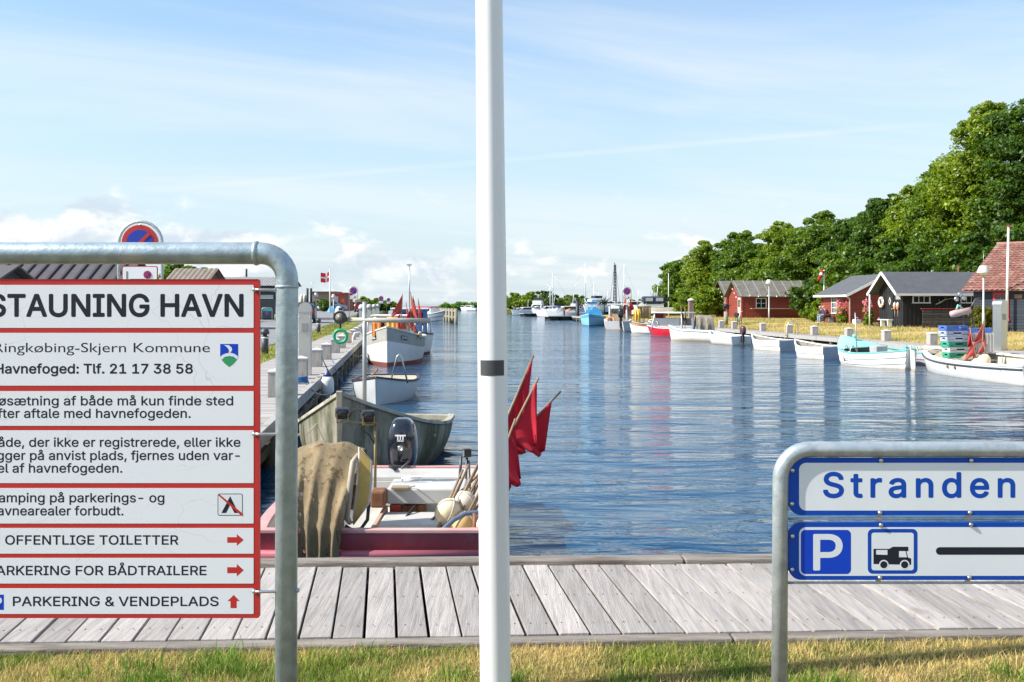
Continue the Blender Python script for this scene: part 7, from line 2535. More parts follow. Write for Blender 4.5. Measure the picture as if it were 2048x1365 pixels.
mb = MB(); mb.lathe([(0.02, 0), (0.12, 0.05), (0.14, 0.2), (0.1, 0.36), (0.05, 0.42), (0.05, 0.47)], 12)
o = mb.build('canister', mat('blue_plastic', (0.06, 0.33, 0.55), 0.4), None, WBM @ Vector((-0.35, 0.3, 0.45))); tag(o, 'pale blue canister in the white boat beside the khaki cover', 'canister')

# red boat with a white wheel shelter
REDH = mat('bright_red_hull', (0.56, 0.012, 0.03), 0.3, var=0.08, coat=0.3, wl=((0.2, 0.16, 0.15), 0.0, 0.10))
h = Hull(5.4, 2.1, 0.56, 0.74, 0.55, 0.3, stern=0.8, tm=0.42, p=2.1, rake=0.5, full=0.4, th=0.07)
rb_, RBM = boat('motor_boat', 'bright red motor boat with white rim and glazed shelter', 'boat', (9.55, 70.8), (12.7, 68.0), h, [REDH], gun=WHITE, gw=0.14, inside=WHITE, zf=0.35, deck=0)
mb = MB()
for x, y in ((1.0, 0.7), (1.0, -0.7), (-1.2, 0.75), (-1.2, -0.75)):
    mb.tube([(x * 1.0 + (0.25 if x > 0 else 0), y, 0.5), (x, y * .92, 1.60)], 0.05, 7)
mb.build('shelter_post', WHITE, rb_)
mb = MB(); mb.box((-0.1, 0, 1.64), (2.6, 1.6, 0.08)); mb.build('shelter_roof', WHITE, rb_, bevel=0.03)
for y in (0.72, -0.72):
    mb = MB(); mb.box((0.0, y, 1.0), (2.1, 0.03, 0.5)); mb.build('shelter_side', mat('dark_grey_canvas', (0.13, 0.14, 0.16), 0.7), rb_)
mb = MB()
for k in range(5):
    t_ = 0.66 + 0.075 * k
    mb.tube([(h.x(t_), h.b(t_) - .08, h.sheer(t_)), (h.x(t_), h.b(t_) - .08, h.sheer(t_) + 0.4)], 0.02, 6); mb.tube([(h.x(t_), -h.b(t_) + .08, h.sheer(t_)), (h.x(t_), -h.b(t_) + .08, h.sheer(t_) + 0.4)], 0.02, 6)
for s_ in (1, -1):
    mb.tube([(h.x(0.66 + .075 * k), s_ * (h.b(0.66 + .075 * k) - .08), h.sheer(0.66 + .075 * k) + 0.4) for k in range(5)], 0.02, 6)
mb.build('bow_rail', STEEL, rb_)
mb = MB(); mb.box((0.95, 0, 1.35), (0.04, 1.3, 0.7)); mb.build('windscreen', GLASS, rb_)
# varnished wooden boat
h = Hull(4.6, 1.8, 0.55, 0.75, 0.55, 0.3, stern=0.3, tm=0.45, p=2.0, rake=0.3, full=0.55)
ob_, OBM = boat('clinker_boat', 'white boat with orange varnished rim and inside left of the red boat', 'boat', (9.15, 77.8), (12.0, 74.6), h, [WHITE_BOAT], gun=mat('orange_varnish', (0.55, 0.25, 0.09), 0.35), gw=0.16, inside=mat('orange_varnish_inside', (0.5, 0.24, 0.09), 0.5), strakes=5, deck=0.72, thw=(0.3, 0.5))
o = draped('oilskin', YELLOW, [(-0.2, -0.95), (-0.18, -0.3), (-.05, 0.05), (0.05, 0.05), (0.18, -0.3), (0.2, -0.9)], -0.26, 0.26, 2.5, 0.06, seed=4, pin=0.1)
o.location = P(1274, 620, 79.5); tag(o, 'yellow oilskin hung on a mast behind the orange varnished boat', 'oilskin')
h = Hull(4.2, 1.7, 0.6, 0.85, 0.6, 0.3, stern=0.7, tm=0.42, p=2.0, rake=0.4, full=0.55)
boat('rowing_boat', 'cream white boat squeezed between the orange rimmed boat and the boat with the big outboard', 'boat', (8.85, 80.0), (11.2, 83.8), h, [WHITE_BOAT], gun=WHITE, gw=0.12, inside=mat('tan_inside', (0.40, 0.30, 0.2), 0.7), thw=(0.4,))
# white workboat seen from the stern with black outboard
h = Hull(6.0, 2.4, 0.85, 1.2, 0.72, 0.35, stern=0.86, tm=0.4, p=2.2, rake=0.5, full=0.45)
ww, WWM = boat('workboat', 'white workboat seen from its stern with black outboard and open white wheel shelter', 'boat', (9.9, 92.0), (9.05, 86.3), h, [WHITE_BOAT], gun=WHITE, gw=0.16, inside=GREYIN, zf=0.35)
outboard(ww, (-h.L / 2 - 0.2, -0.35, 0.75), math.pi, 1.5)
mb = MB()
for x, y in ((-0.6, 0.75), (-0.6, -0.75), (1.2, 0.8), (1.2, -0.8)):
    mb.tube([(x, y, 0.6), (x, y, 2.15)], 0.06, 7)
mb.build('shelter_post', WHITE, ww)
mb = MB(); mb.box((0.3, 0, 2.2), (2.3, 1.9, 0.10)); mb.build('shelter_roof', WHITE, ww, bevel=0.03)
mb = MB(); mb.box((1.25, 0, 1.25), (0.06, 1.7, 1.1)); mb.build('bulkhead', mat('tan_boards', (0.45, 0.34, 0.22), 0.7), ww)
mb = MB(); mb.box((1.20, 0.0, 1.65), (0.04, 1.2, 0.5)); mb.build('windscreen', GLASS, ww)
o = MB(); o.tube([(0, 0.3 * math.cos(a), 0.3 * math.sin(a)) for a in np.linspace(0, 2 * math.pi, 21)[:-1]], 0.085, 8, closed=True)
o = o.build('lifebuoy', mat('orange_lifebuoy', (0.66, 0.24, 0.12), 0.5), None, WWM @ Vector((-2.5, 0.55, 0.80)), (0, R(35), math.atan2(5.7, .85))); tag(o, 'orange lifebuoy lying at the stern of the white workboat', 'lifebuoy')
G4 = 'red flags at the white workboat'
for i, (bx_, by_, tx, ty, hx, hy, lb_) in enumerate(((1254, 648, 1251, 590, 1246, 622, 'red flag left of its pair hanging under the no parking sign on the right quay'), (1258, 648, 1260, 596, 1262, 622, 'red flag right of its pair under the no parking sign on the right quay'), (1257, 650, 1255, 608, 1256, 636, 'lowest red flag hanging under the no parking sign on the right quay'))):
    Y_ = 88.5
    marker_flag(lb_, P(bx_, by_, Y_), P(tx, ty, Y_), G4, [(0.99, 0.55, P(hx, hy, Y_)), (0.98, 0.5, P(hx + 6, hy - 6, Y_))], RED_FLAG, 0.03, 0, 60 + i)
# blue boat
BL = mat('light_blue_boat_paint', (0.09, 0.38, 0.60), 0.4, var=0.08)
BLH = mat('pale_blue_hull', (0.26, 0.52, 0.68), 0.4, var=0.08, wl=((0.05, 0.07, 0.09), 0.0, 0.15))
h = Hull(6.0, 2.5, 0.95, 1.2, 0.95, 0.35, stern=0.8, tm=0.45, p=2.4, rake=0.3, full=0.5)
bb, BBM = boat('fishing_boat', 'light blue fishing boat with small blue wheelhouse, bow on', 'boat', (7.75, 101.0), (9.0, 106.6), h, [BLH, BL, BL], ut=0.86, gun=mat('dark_blue_white_rim', (0.60, 0.68, 0.72), 0.4), gw=0.1, inside=BL, zf=0.4)
mb = MB(); mb.box((0.2, 0, 1.15), (1.5, 1.2, 1.0)); mb.box((0.0, 0, 2.02), (1.1, 0.95, 0.75)); mb.build('wheelhouse', BL, bb, bevel=0.03)
mb = MB(); mb.box((0.0, 0, 2.45), (1.4, 1.2, 0.08)); mb.build('roof', BL, bb, bevel=0.02)
for y in (-0.24, 0.24):
    mb = MB(); mb.box((0.56, y, 2.1), (0.02, 0.34, 0.4)); mb.build('window', mat('pale_window', (0.5, 0.6, 0.62), 0.15), bb)
mb = MB()
for y in (-0.48, 0, 0.48):
    mb.box((0.0, y, 2.05), (1.14, 0.05, 0.8))
mb.build('window_frame', WHITE, bb)
o = MB(); o.box((0, 0, 0), (0.12, 1.1, 0.9), (0.5, 0, 0.3))
o = o.build('tarpaulin', mat('blue_tarpaulin', (0.05, 0.30, 0.55), 0.5, var=0.15), None, BBM @ Vector((1.1, 0.5, 1.3)), (0.2, 0.3, 1.3)); tag(o, 'blue tarpaulin leaning at the wheelhouse of the light blue boat', 'tarpaulin')
# brown clutter between the blue boat and the workboat: net racks
for k, (px_0, Y_) in enumerate(((1204, 99), (1288, 92))):
    t = thing('net_rack', ['brown wooden net rack standing behind the bow of the light blue boat', 'brown wooden net rack on the quay behind the varnished boat'][k], 'rack', (max(P(px_0, 640, Y_).x, XR(Y_) + 0.3), Y_, 0.0), 0.2, 'net racks on the right quay')
    for x in (-0.6, 0, 0.6):
        mb = MB(); mb.tube([(x, 0, 0), (x, 0, 1.5)], 0.05, 6); mb.build('post', PILE, t)
    mb = MB(); mb.tube([(-0.7, 0, 1.4), (0.7, 0, 1.4)], 0.04, 6); mb.build('beam', PILE, t)
    draped('net', NET, [(-0.1, 0.3), (-0.06, 1.2), (0, 1.46), (0.06, 1.2), (0.1, 0.4)], -0.62, 0.62, 4, 0.06, t, seed=k)
# mooring lines
mooring_line('pale mooring rope from the right quay to the stern of the teal boat', (XR(36) + .1, 36, 0.02), (14.0, 34.6, 0.15))
mooring_line('pale mooring rope slanting down to the big white boat at the right edge', (XR(31) + 1.0, 31.0, 0.9), (16.3, 30.5, 0.35), sag=0.02)
mooring_line('pale mooring rope from the quay to the white clinker dinghy', (XR(44) + .1, 44, 0.02), (12.5, 42.8, 0.0))
# ================================================================ no parking signs
NP_BLUE = mat('no_parking_blue', (0.012, 0.04, 0.36), 0.4, var=0.06)
NP_RED = mat('no_parking_red', (0.46, 0.03, 0.03), 0.4, var=0.06)


def np_sign(label, x, y, z0, dia, hc, loop=True, arrow=True):
    """disc in a hoop of pipe, small zone plate below; faces the camera"""
    t = thing('no_parking_sign', label, 'traffic sign', (x, y, z0), 0, 'no parking signs round the harbour')
    r = dia / 2; rp = r * 1.19
    mb = MB()
    pts = [(-rp, 0.0, 0)] + [(-rp, 0.0, hc)] + [tuple(q) for q in arc_pts((0, 0, hc), rp, 180, 0, 12)[1:-1]] + [(rp, 0, hc), (rp, 0, hc - r * 2.6)]
    if loop == 2:
        pts[-1] = (rp, 0, 0)
    mb.tube(pts, r * 0.085, 10); mb.build('pipe_frame', GALV, t)

    def disc(name, m, rr, y_, par):
        mb = MB(); mb.prism(circle2(0, hc, rr, 40), y_, y_ + 0.004); return mb.build(name, m, par)
    d = disc('disc', TRIMW, r * 1.06, -0.02, t)
    disc('red_ring', NP_RED, r, -0.025, d)
    disc('blue_field', NP_BLUE, r * 0.73, -0.030, d)
    mb = MB(); mb.box((0, -0.034, hc), (r * 1.5, 0.003, r * 0.19), (0, R(-45), 0)); mb.build('slash', NP_RED, d)
    mb = MB(); zp = hc - r * 1.85
    mb.prism(rrect(-r * .98, zp - r * .52, r * .98, zp + r * .60, r * .12), -0.02, -0.014); pl = mb.build('zone_plate', NP_RED, t)
    mb = MB(); mb.prism(rrect(-r * .93, zp - r * .47, r * .93, zp + r * .55, r * .09), -0.025, -0.021); mb.build('plate_field', SHEET_PLAIN, pl)
    mb = MB(); mb.prism(circle2(r * .42, zp + r * 0.12, r * .22, 20), -0.029, -0.026); mb.build('mini_ring', NP_RED, pl)
    mb = MB(); mb.prism(circle2(r * .42, zp + r * 0.12, r * .15, 20), -0.033, -0.030); mb.build('mini_field', NP_BLUE, pl)
    mb = MB(); mb.box((r * .42, -0.035, zp + r * .12), (r * .3, 0.002, r * .05), (0, R(45), 0)); mb.box((r * .42, -0.0355, zp + r * .12), (r * .3, 0.002, r * .05), (0, R(-45), 0)); mb.build('mini_slash', NP_RED, pl)
    mb = MB(); mb.box((-r * .70, -0.027, zp + r * 0.1), (r * .05, 0.003, r * .42)); mb.box((-r * .12, -0.027, zp - r * .14), (r * .8, 0.003, r * .07)); mb.box((r * .2, -0.0275, zp - r * .2), (r * .9, 0.003, r * .035)); mb.build('plate_marks', INK, pl)
    for a in (90, 200, -20):
        mb = MB(); mb.lathe([(r * .035, 0), (r * .03, 0.008), (0, 0.01)], 8, (r * 1.0 * math.cos(R(a)), -0.026, hc + r * 1.0 * math.sin(R(a))), (R(90), 0, 0)); mb.build('rivet', STEEL, d)
    return t


YN = 13.0
p = P(281, 487, YN); np_sign('large no parking sign rising behind the harbour information board', p.x, YN, 0.0, 73 / 2000 * YN, p.z, 2)
for px_0, py_0, Z_, d_, lb_ in ((707, 582, 96, 15, 'no parking sign on its pipe before the red car on the left quay'), (762, 597, 118, 9, 'second no parking sign along the left quay, smaller and right of the first'), (777, 600, 138, 7, 'farthest no parking sign along the left quay'), (1254, 583, 98, 15, 'no parking sign on the right quay above the red flags')):
    p = P(px_0, py_0, Z_)
    np_sign(lb_, p.x, Z_, zl(Z_) if px_0 < 1024 else 0.05, d_ * Z_ / 2000 * 0.96, p.z - (zl(Z_) if px_0 < 1024 else 0.05), 1)

# ================================================================ left quay furniture
def bin_post(label, x, y, z=0.0):
    t = thing('bollard', label, 'bollard', (x, y, z), 0, 'dark bollards along the quay road')
    mb = MB(); mb.lathe([(0.115, -0.05), (0.115, 0.58)], 18); mb.build('post', mat('dark_grey_bollard', (0.045, 0.05, 0.055), 0.5, var=0.1), t)
    mb = MB(); mb.lathe([(0.115, 0.64), (0.14, 0.64), (0.145, 0.72), (0.11, 0.80), (0.05, 0.845), (0, 0.85)], 18); mb.lathe([(0.07, 0.57), (0.07, 0.65)], 12); mb.build('cap', MATS['dark_grey_bollard'], t)
    mb = MB(); mb.lathe([(0.118, 0.50), (0.118, 0.55)], 18); mb.build('band', mat('pale_band', (0.6, 0.62, 0.62), 0.4), t)
    return t


p = P(530, 708, 33.0); b0 = bin_post('dark grey bollard seen between the information board and its post', p.x, 33.0)
p = P(637, 667, 56); bin_post('dark grey bollard in the grass verge right of the steel pedestal', p.x, 56)
p = P(709, 641, 95); bin_post('dark bollard beside the first no parking sign on the left verge', p.x + .3, 95, zl(95))
p = P(737, 627, 112); bin_post('dark bollard in the verge right of the red car', p.x, 112, zl(112))
t = thing('tap_post', 'slim pale water post with dark head on the left verge', 'post', (P(670, 655, 66).x, 66, zl(66)))
mb = MB(); mb.tube([(-0.05, 0, 0), (-0.05, 0, 0.65)], 0.035, 8); mb.tube([(0.06, 0, 0), (0.06, 0, 0.65)], 0.035, 8); mb.build('post', GALV, t)
mb = MB(); mb.box((0, 0, 0.78), (0.2, 0.14, 0.26)); mb.build('head', mat('dark_grey_metal', (0.08, 0.08, 0.085)), t, bevel=0.01)
for i, Z_ in enumerate((62, 76, 90, 104)):
    t = thing('power_pedestal', ['first', 'second', 'third', 'farthest'][i] + ' pale domed pedestal along the left quay beyond the cutter', 'power pedestal', (XL(Z_) - 0.6, Z_, 0.0), 0, 'power pedestals on the quays')
    mb = MB(); mb.box((0, 0, 0.65), (0.3, 0.3, 1.3)); mb.build('body', mat('pale_grey_pedestal', (0.42, 0.42, 0.40), 0.6), t)
    mb = MB(); mb.lathe([(0.24, 1.3), (0.24, 1.42), (0.17, 1.58), (0, 1.64)], 14); mb.build('cap', mat('pale_grey_pedestal', (0.42, 0.42, 0.4)), t)
# hose coil with white and yellow arch
p = P(712, 684, 40.5)
t = thing('quay_ladder', 'white and yellow hooped ladder rail on the left quay by the cutter', 'ladder', (XL(40.3) - 0.35, 40.3, 0.0))
for s_, m_ in ((-0.22, mat('yellow_rail_paint', (0.68, 0.52, 0.10), 0.5)), (0.22, WHITE)):
    mb = MB(); mb.tube([(s_, 0, 0), (s_, 0, 0.3), (s_ + .06, .1, 0.47), (s_ + .25, .2, 0.5), (s_ + .38, .25, 0.3), (s_ + .4, .25, -0.9)], 0.03, 8); mb.build('rail', m_, t)
# round fender and ropes at the near left quay
p = P(655, 772, 21.6)
t = thing('boat_fender', 'white and blue inflatable fender hanging on the edge of the left quay', 'fender', (p.x, 21.6, p.z))
mb = MB(); mb.lathe([(0.0, -0.29), (0.09, -0.25), (0.14, -0.12), (0.14, 0.1), (0.10, 0.2)], 16); mb.build('body', mat('dirty_white_vinyl', (0.62, 0.62, 0.6), 0.45, var=0.08), t)
mb = MB(); mb.lathe([(0.10, 0.2), (0.08, 0.26), (0.03, 0.31), (0.02, 0.36)], 16); mb.build('end_cap', mat('navy_vinyl', (0.02, 0.04, 0.14), 0.4), t)
mb = MB(); mb.tube([(0, 0, 0.35), (-0.15, 0.1, 0.62)], 0.012, 6); mb.build('line', mat('dark_blue_rope', (0.02, 0.025, 0.06), 0.8), t)
mooring_line('thin blue mooring rope running down from the left quay to the dinghy', P(664, 718, 27.5), P(690, 770, 24.5), ROPE_BLUE, 0.1)
mooring_line('dark mooring rope from the near left quay to the mossy boat', P(612, 768, 20.5), P(668, 785, 17.0), mat('dark_blue_rope', (0.02, 0.025, 0.06)), 0.12)
mooring_line('pale rope end hanging from the near left quay edge', P(606, 768, 20.5), P(628, 800, 19.8), ROPE, 0.05)
mooring_line('white rope from the left quay to the bow of the grey cutter', P(702, 705, 36.2), P(729, 708, 36.5), ROPE, 0.12)
mooring_line('thin cord drooping from the mossy boat rail down its bow', P(662, 792, 13.4), P(612, 868, 12.3), ROPE, 0.08, 0.006)
mb = MB()
rs_ = random.Random(3)
mb.tube([(0.16 * math.cos(k * .7) * (1 - k * .008), 0.13 * math.sin(k * .7), 0.02 + 0.0035 * k) for k in range(38)], 0.016, 6)
o = mb.build('rope_coil', ROPE_BLUE, None, (XL(20.6) - 0.25, 20.6, 0.0)); tag(o, 'blue rope coiled at the edge of the near left quay', 'rope')

# timber jetty piles
for i in range(9):
    f = i / 8
    Y_ = 112 + 34 * f; X_ = P(912, 648, 112).x * (1 - f) + (-11.2) * f
    t = MB(); t.cyl((0, 0, -1.8), (0, 0, 1.72), 0.22, 0.19, n=12)
    o = t.build('mooring_pile', PILE, None, (X_, Y_, WATER_Z), fix=True)
    tag(o, 'timber pile of the far left jetty, %s from its free end' % ordinal(i), 'pile', 'timber piles of the jetty')
for k, z in enumerate((1.45, 0.7)):
    mb = MB(); mb.bar((P(912, 648, 112).x, 112.3, z), (-11.2, 146, z), 0.10, 0.2)
    o = mb.build('jetty_beam', PILE, None, (0, 0, WATER_Z)); tag(o, ['upper', 'lower'][k] + ' long timber beam joining the piles of the jetty', 'beam')

# ================================================================ buildings on the left
ROOFD = mat('dark_violet_roof_felt', (0.075, 0.068, 0.078), 0.85, var=0.18, scale=1.5, bump=0.2)
SHEDW = mat('dark_shed_boards', (0.03, 0.032, 0.038), 0.7, var=0.2, island=0.2)


def shed(name, label, x0, x1, y, depth, he, hr, roof, wall, battens=0, z0=0.0, rz=0.0, corr=False, cat='shed'):
    """long side towards the camera from x0 to x1, ridge along x"""
    t = thing(name, label, cat, (x0, y, z0), rz)
    L_ = x1 - x0
    mb = MB(); mb.prism([(0, 0), (depth, 0), (depth, he), (depth / 2, hr), (0, he)], 0.0, L_, plane='YZ'); mb.build('wall', wall, t)
    mb = MB()
    n = int(L_ / 0.22) if corr else 1
    for sgn in (1, -1):
        ya = -0.35 if sgn > 0 else depth + 0.35
        sl = (hr - he) / (depth / 2)
        if corr:
            r0, r1 = [], []
            for i in range(n * 2 + 1):
                x = -0.3 + (L_ + 0.6) * i / (n * 2)
                dz_ = 0.05 * (i % 2)
                r0.append((x, ya, he - sl * .35 + 0.04 + dz_)); r1.append((x, depth / 2, hr + 0.04 + dz_))
            mb.grid([r0, r1], smooth=False)
        else:
            a, b = Vector((0, ya, he - sl * .35 + 0.05)), Vector((0, depth / 2, hr + 0.05))
            vs = [(-0.3, a.y, a.z), (L_ + .3, a.y, a.z), (L_ + .3, b.y, b.z), (-0.3, b.y, b.z)]
            mb.add(vs + [(p_[0], p_[1], p_[2] + .07) for p_ in vs], [(0, 1, 2, 3), (4, 5, 6, 7), (0, 1, 5, 4), (1, 2, 6, 5), (2, 3, 7, 6), (3, 0, 4, 7)])
    rf = mb.build('roof', roof, t)
    if battens:
        mb = MB(); sl = (hr - he) / (depth / 2)
        for i in range(battens):
            x = 0.2 + (L_ - .4) * i / (battens - 1)
            mb.bar((x, -0.35, he - sl * .35 + 0.15), (x, depth / 2, hr + 0.15), 0.10, 0.08)
        mb.build('roof_batten', mat('dark_batten', (0.03, 0.03, 0.033), 0.8), rf)
    return t


Y_ = 42
xa, xb = P(10, 0, Y_).x, P(238, 0, Y_).x
shed('workshop', 'long dark building with battened violet grey roof behind the information board', xa - 3, xb, Y_, 3.6, 2.5, P(0, 524, Y_ + 1.8).z, ROOFD, SHEDW, 14, z0=0.0, cat='building')
Y_ = 33
shed('shed', 'dark pitched roof at the far left edge in front of the long dark building', P(-160, 0, Y_).x, P(-25, 0, Y_).x, Y_, 3, 2.3, P(0, 538, Y_ + 1.5).z, mat('plain_violet_roof', (0.09, 0.082, 0.09), 0.8, var=0.1), SHEDW, 0)
Y_ = 60
shed('shed', 'shed with brown corrugated roof right of the large no parking sign', P(332, 0, Y_).x, P(403, 0, Y_).x, Y_, 5, 2.7, P(0, 541, Y_ + 2.5).z, mat('brown_corrugated_roof', (0.20, 0.165, 0.13), 0.8, var=0.2, scale=2), mat('red_brown_boards', (0.14, 0.05, 0.04), 0.7), 0, z0=0.06, corr=True)
Y_ = 88
b3_ = shed('boathouse', 'long low dark navy boathouse with grey corrugated roof beside the board post', P(405, 0, Y_).x, P(572, 0, Y_).x, Y_, 5, P(0, 571, Y_).z - 0.24, P(0, 556, Y_ + 2.5).z - .24, mat('grey_corrugated_roof', (0.26, 0.255, 0.25), 0.8, var=0.2), NAVYW, 0, z0=0.24, corr=True, cat='building')
L3 = P(572, 0, Y_).x - P(405, 0, Y_).x
mb = MB(); mb.box((L3 * .74, -0.05, 2.02), (1.6, 0.06, 0.34)); mb.build('fascia_board', mat('pale_grey_fascia', (0.4, 0.41, 0.42), 0.6), b3_)
mb = MB(); mb.box((L3 * .80, -0.04, 1.0), (2.4, 0.05, 1.7)); mb.build('door', mat('blue_black_door', (0.018, 0.025, 0.038), 0.6), b3_)
mb = MB(); mb.box((L3 * .88, -0.06, 2.62), (0.42, 0.06, 0.3)); mb.build('window', TRIMW, b3_)
mb = MB(); mb.tube([(L3 * .4, 3.5, 3.3), (L3 * .4, 3.5, 4.6)], 0.09, 8); mb.build('flue', BLACKM, b3_)
Y_ = 150
b4 = thing('brick_house', 'low grey brown brick building with flat roof by the flag', 'building', (P(624, 0, Y_).x, Y_, 0.5), 0)
W4 = (667 - 624) * Y_ / 2000
H4 = P(0, 586, Y_).z - 0.5
mb = MB(); mb.box((W4 / 2, 3, H4 / 2), (W4, 6, H4)); mb.build('wall', mat('grey_brown_brick', (0.23, 0.19, 0.17), 0.85, var=0.2, scale=8), b4)
mb = MB(); mb.box((W4 / 2, 3, H4 + 0.1), (W4 + .5, 6.5, 0.2)); mb.build('roof', ROOFD, b4)
mb = MB(); mb.box((W4 / 2, -0.04, H4 * .28), (W4 * .9, 0.06, H4 * .5)); mb.build('window', DARK_GLASS, b4)
b5 = thing('red_house', 'orange red building with dark openings right of the flag', 'building', (P(667, 0, Y_).x, Y_ - 2, 0.5), 0)
W5 = (693 - 667) * Y_ / 2000; H5 = P(0, 588, Y_).z - 0.5
mb = MB(); mb.box((W5 / 2, 4, H5 / 2), (W5, 8, H5)); mb.build('wall', mat('orange_red_wall', (0.36, 0.08, 0.045), 0.75, var=0.15), b5)
mb = MB(); mb.box((W5 * .3, -0.05, H5 * .68), (W5 * .5, 0.08, H5 * .35)); mb.build('panel', mat('grey_panel', (0.25, 0.25, 0.26), 0.7), b5)
for x, w_ in ((0.2, .16), (0.5, .2), (0.82, .14)):
    mb = MB(); mb.box((W5 * x, -0.05, H5 * .26), (W5 * w_, 0.08, H5 * .5)); mb.build('door', mat('dark_red_door', (0.09, 0.02, 0.025), 0.6) if x != 0.5 else DARK_GLASS, b5)
mb = MB(); mb.box((W5 / 2, 4, H5 + 0.08), (W5 + .4, 8.4, 0.16)); mb.build('roof', mat('red_roof_edge', (0.3, 0.07, 0.05), 0.7), b5)
# vent pipes and tanks, partly hidden by the pedestal
Y_ = 96
tk = thing('tank_set', 'pale tanks with two dark vent pipes behind the near steel pedestal', 'tank', (P(612, 0, Y_).x, Y_, zl(Y_)), 0)
for px_0, top, r_ in ((615, 577, 0.11), (622, 577, 0.11)):
    mb = MB(); x = P(px_0, 0, Y_).x - P(612, 0, Y_).x; zt_ = P(0, top, Y_).z - zl(Y_); mb.cyl((x, 0, 0.5), (x, 0, zt_), r_, n=10); mb.build('vent_pipe', BLACKM, tk)
for px_0 in (602, 608):
    mb = MB(); x = P(px_0, 0, Y_).x - P(612, 0, Y_).x; mb.lathe([(0.2, 0.8), (0.2, 1.9), (0.13, 2.2), (0, 2.3)], 12, (x, 0.3, 0)); mb.build('tank', mat('cream_tank', (0.66, 0.6, 0.5), 0.5), tk)
mb = MB(); mb.box((0, 0.2, 0.75), (1.3, 1.4, 1.5)); mb.build('base_housing', BLACKM, tk, bevel=0.05)


# ---- cars
def car(label, x, y, z, rz, paint, group='parked cars'):
    t = thing('parked_car', label, 'car', (x, y, z), rz, group)
    mb = MB()
    # side profile lofted across the width, x forward
    prof = [(-2.0, 0.42), (-2.05, 0.62), (-1.98, 0.92), (-1.55, 1.36), (-1.15, 1.47), (0.1, 1.48), (0.75, 1.18), (1.05, 0.98), (1.75, 0.88), (2.02, 0.72), (2.06, 0.45), (1.9, 0.28), (-1.85, 0.28)]
    rows = []
    for yy, s_ in ((-0.84, 0.0), (-0.82, 1.0), (-0.5, 1.02), (0.5, 1.02), (0.82, 1.0), (0.84, 0.0)):
        row = []
        for px_1, pz in prof:
            tumble = 1 - 0.20 * max(0, (pz - 0.9) / 0.6)
            yk = yy * tumble
            if s_ == 0.0:
                row.append((px_1 * .985, yk, 0.6 + (pz - 0.6) * .96))
            else:
                row.append((px_1, yk, pz))
        rows.append(row)
    mb.grid(rows, closed=True)
    mb.add(rows[0], [tuple(range(len(prof)))]); mb.add(rows[-1], [tuple(range(len(prof)))[::-1]])
    mb.build('body', paint, t)
    for nm, q in (('rear_window', [(-1.93, -.58, 1.0), (-1.93, .58, 1.0), (-1.585, .52, 1.36), (-1.585, -.52, 1.36)]), ('windscreen', [(0.98, -.6, 1.05), (0.98, .6, 1.05), (0.25, .54, 1.44), (0.25, -.54, 1.44)])):
        mb = MB(); nn = (Vector(q[1]) - Vector(q[0])).cross(Vector(q[2]) - Vector(q[1])).normalized()
        if nn.z < 0: nn = -nn
        mb.add([Vector(v) + nn * 0.02 for v in q], [(0, 1, 2, 3)]); mb.build(nm, DARK_GLASS, t)
    for s_ in (1, -1):
        mb = MB(); mb.add([(-1.45, s_ * .795, 1.0), (0.85, s_ * .80, 1.0), (0.2, s_ * .725, 1.40), (-1.2, s_ * .725, 1.40)], [(0, 1, 2, 3)]); mb.build('side_window', DARK_GLASS, t)
        mb = MB(); mb.box((-2.0, s_ * 0.66, 0.82), (0.1, 0.22, 0.22)); mb.build('tail_light', mat('red_lamp_glass', (0.5, 0.01, 0.015), 0.2), t, bevel=0.02)
        mb = MB(); mb.box((2.0, s_ * 0.6, 0.70), (0.1, 0.3, 0.14)); mb.build('headlight', mat('pale_lamp_glass', (0.6, 0.6, 0.6), 0.1), t, bevel=0.02)
        for x_ in (-1.25, 1.3):
            mb = MB(); mb.lathe([(0.2, -0.09), (0.31, -0.08), (0.31, 0.08), (0.2, 0.09)], 18, (x_, s_ * .76, 0.31), (R(90), 0, 0)); w_ = mb.build('wheel', BLACKM, t)
            mb = MB(); mb.lathe([(0.0, 0.0), (0.2, 0.0), (0.2, 0.02)], 12, (x_, s_ * .845, 0.31), (R(-90 * s_), 0, 0)); mb.build('rim', STEEL, w_)
    mb = MB(); mb.box((-2.04, 0, 0.58), (0.03, 0.5, 0.11)); mb.build('number_plate', TRIMW, t)
    return t


car('dark red car seen from behind on the left quay road', P(722, 620, 135).x, 135, zl(135), R(97), mat('dark_red_car_paint', (0.20, 0.015, 0.04), 0.25, var=0.05, coat=0.6))
car('black car half hidden behind the near steel pedestal', P(609, 640, 78).x, 78, zl(78) + 0.01, R(100), mat('black_car_paint', (0.02, 0.022, 0.025), 0.25, coat=0.6))
car('pale blue grey car parked before the red building', P(672, 620, 146).x, 143, zl(143), R(20), mat('silver_blue_car_paint', (0.32, 0.38, 0.48), 0.3, coat=0.5))
# Danish flag
p = P(660, 620, 128)
t = thing('flagpole', 'white flagpole flying a red flag with a white cross in front of the brick building', 'flagpole', (p.x, 128, zl(128)))
ht = P(0, 541, 128).z - zl(128)
mb = MB(); mb.tube([(0, 0, -0.2), (-0.03, 0, ht)], [0.10, 0.06], 10); mb.ball((-0.03, 0, ht + .06), 0.09, 10, 6); mb.build('pole', TRIMW, t)


def dk(u, v):     # waving flag surface: u along the fly, v down
    return Vector((-0.05 - 1.12 * u, 0.16 * math.sin(u * 5.0) * u, ht - 0.12 - 1.22 * v - 0.30 * u - 0.12 * math.sin(u * 4.2)))


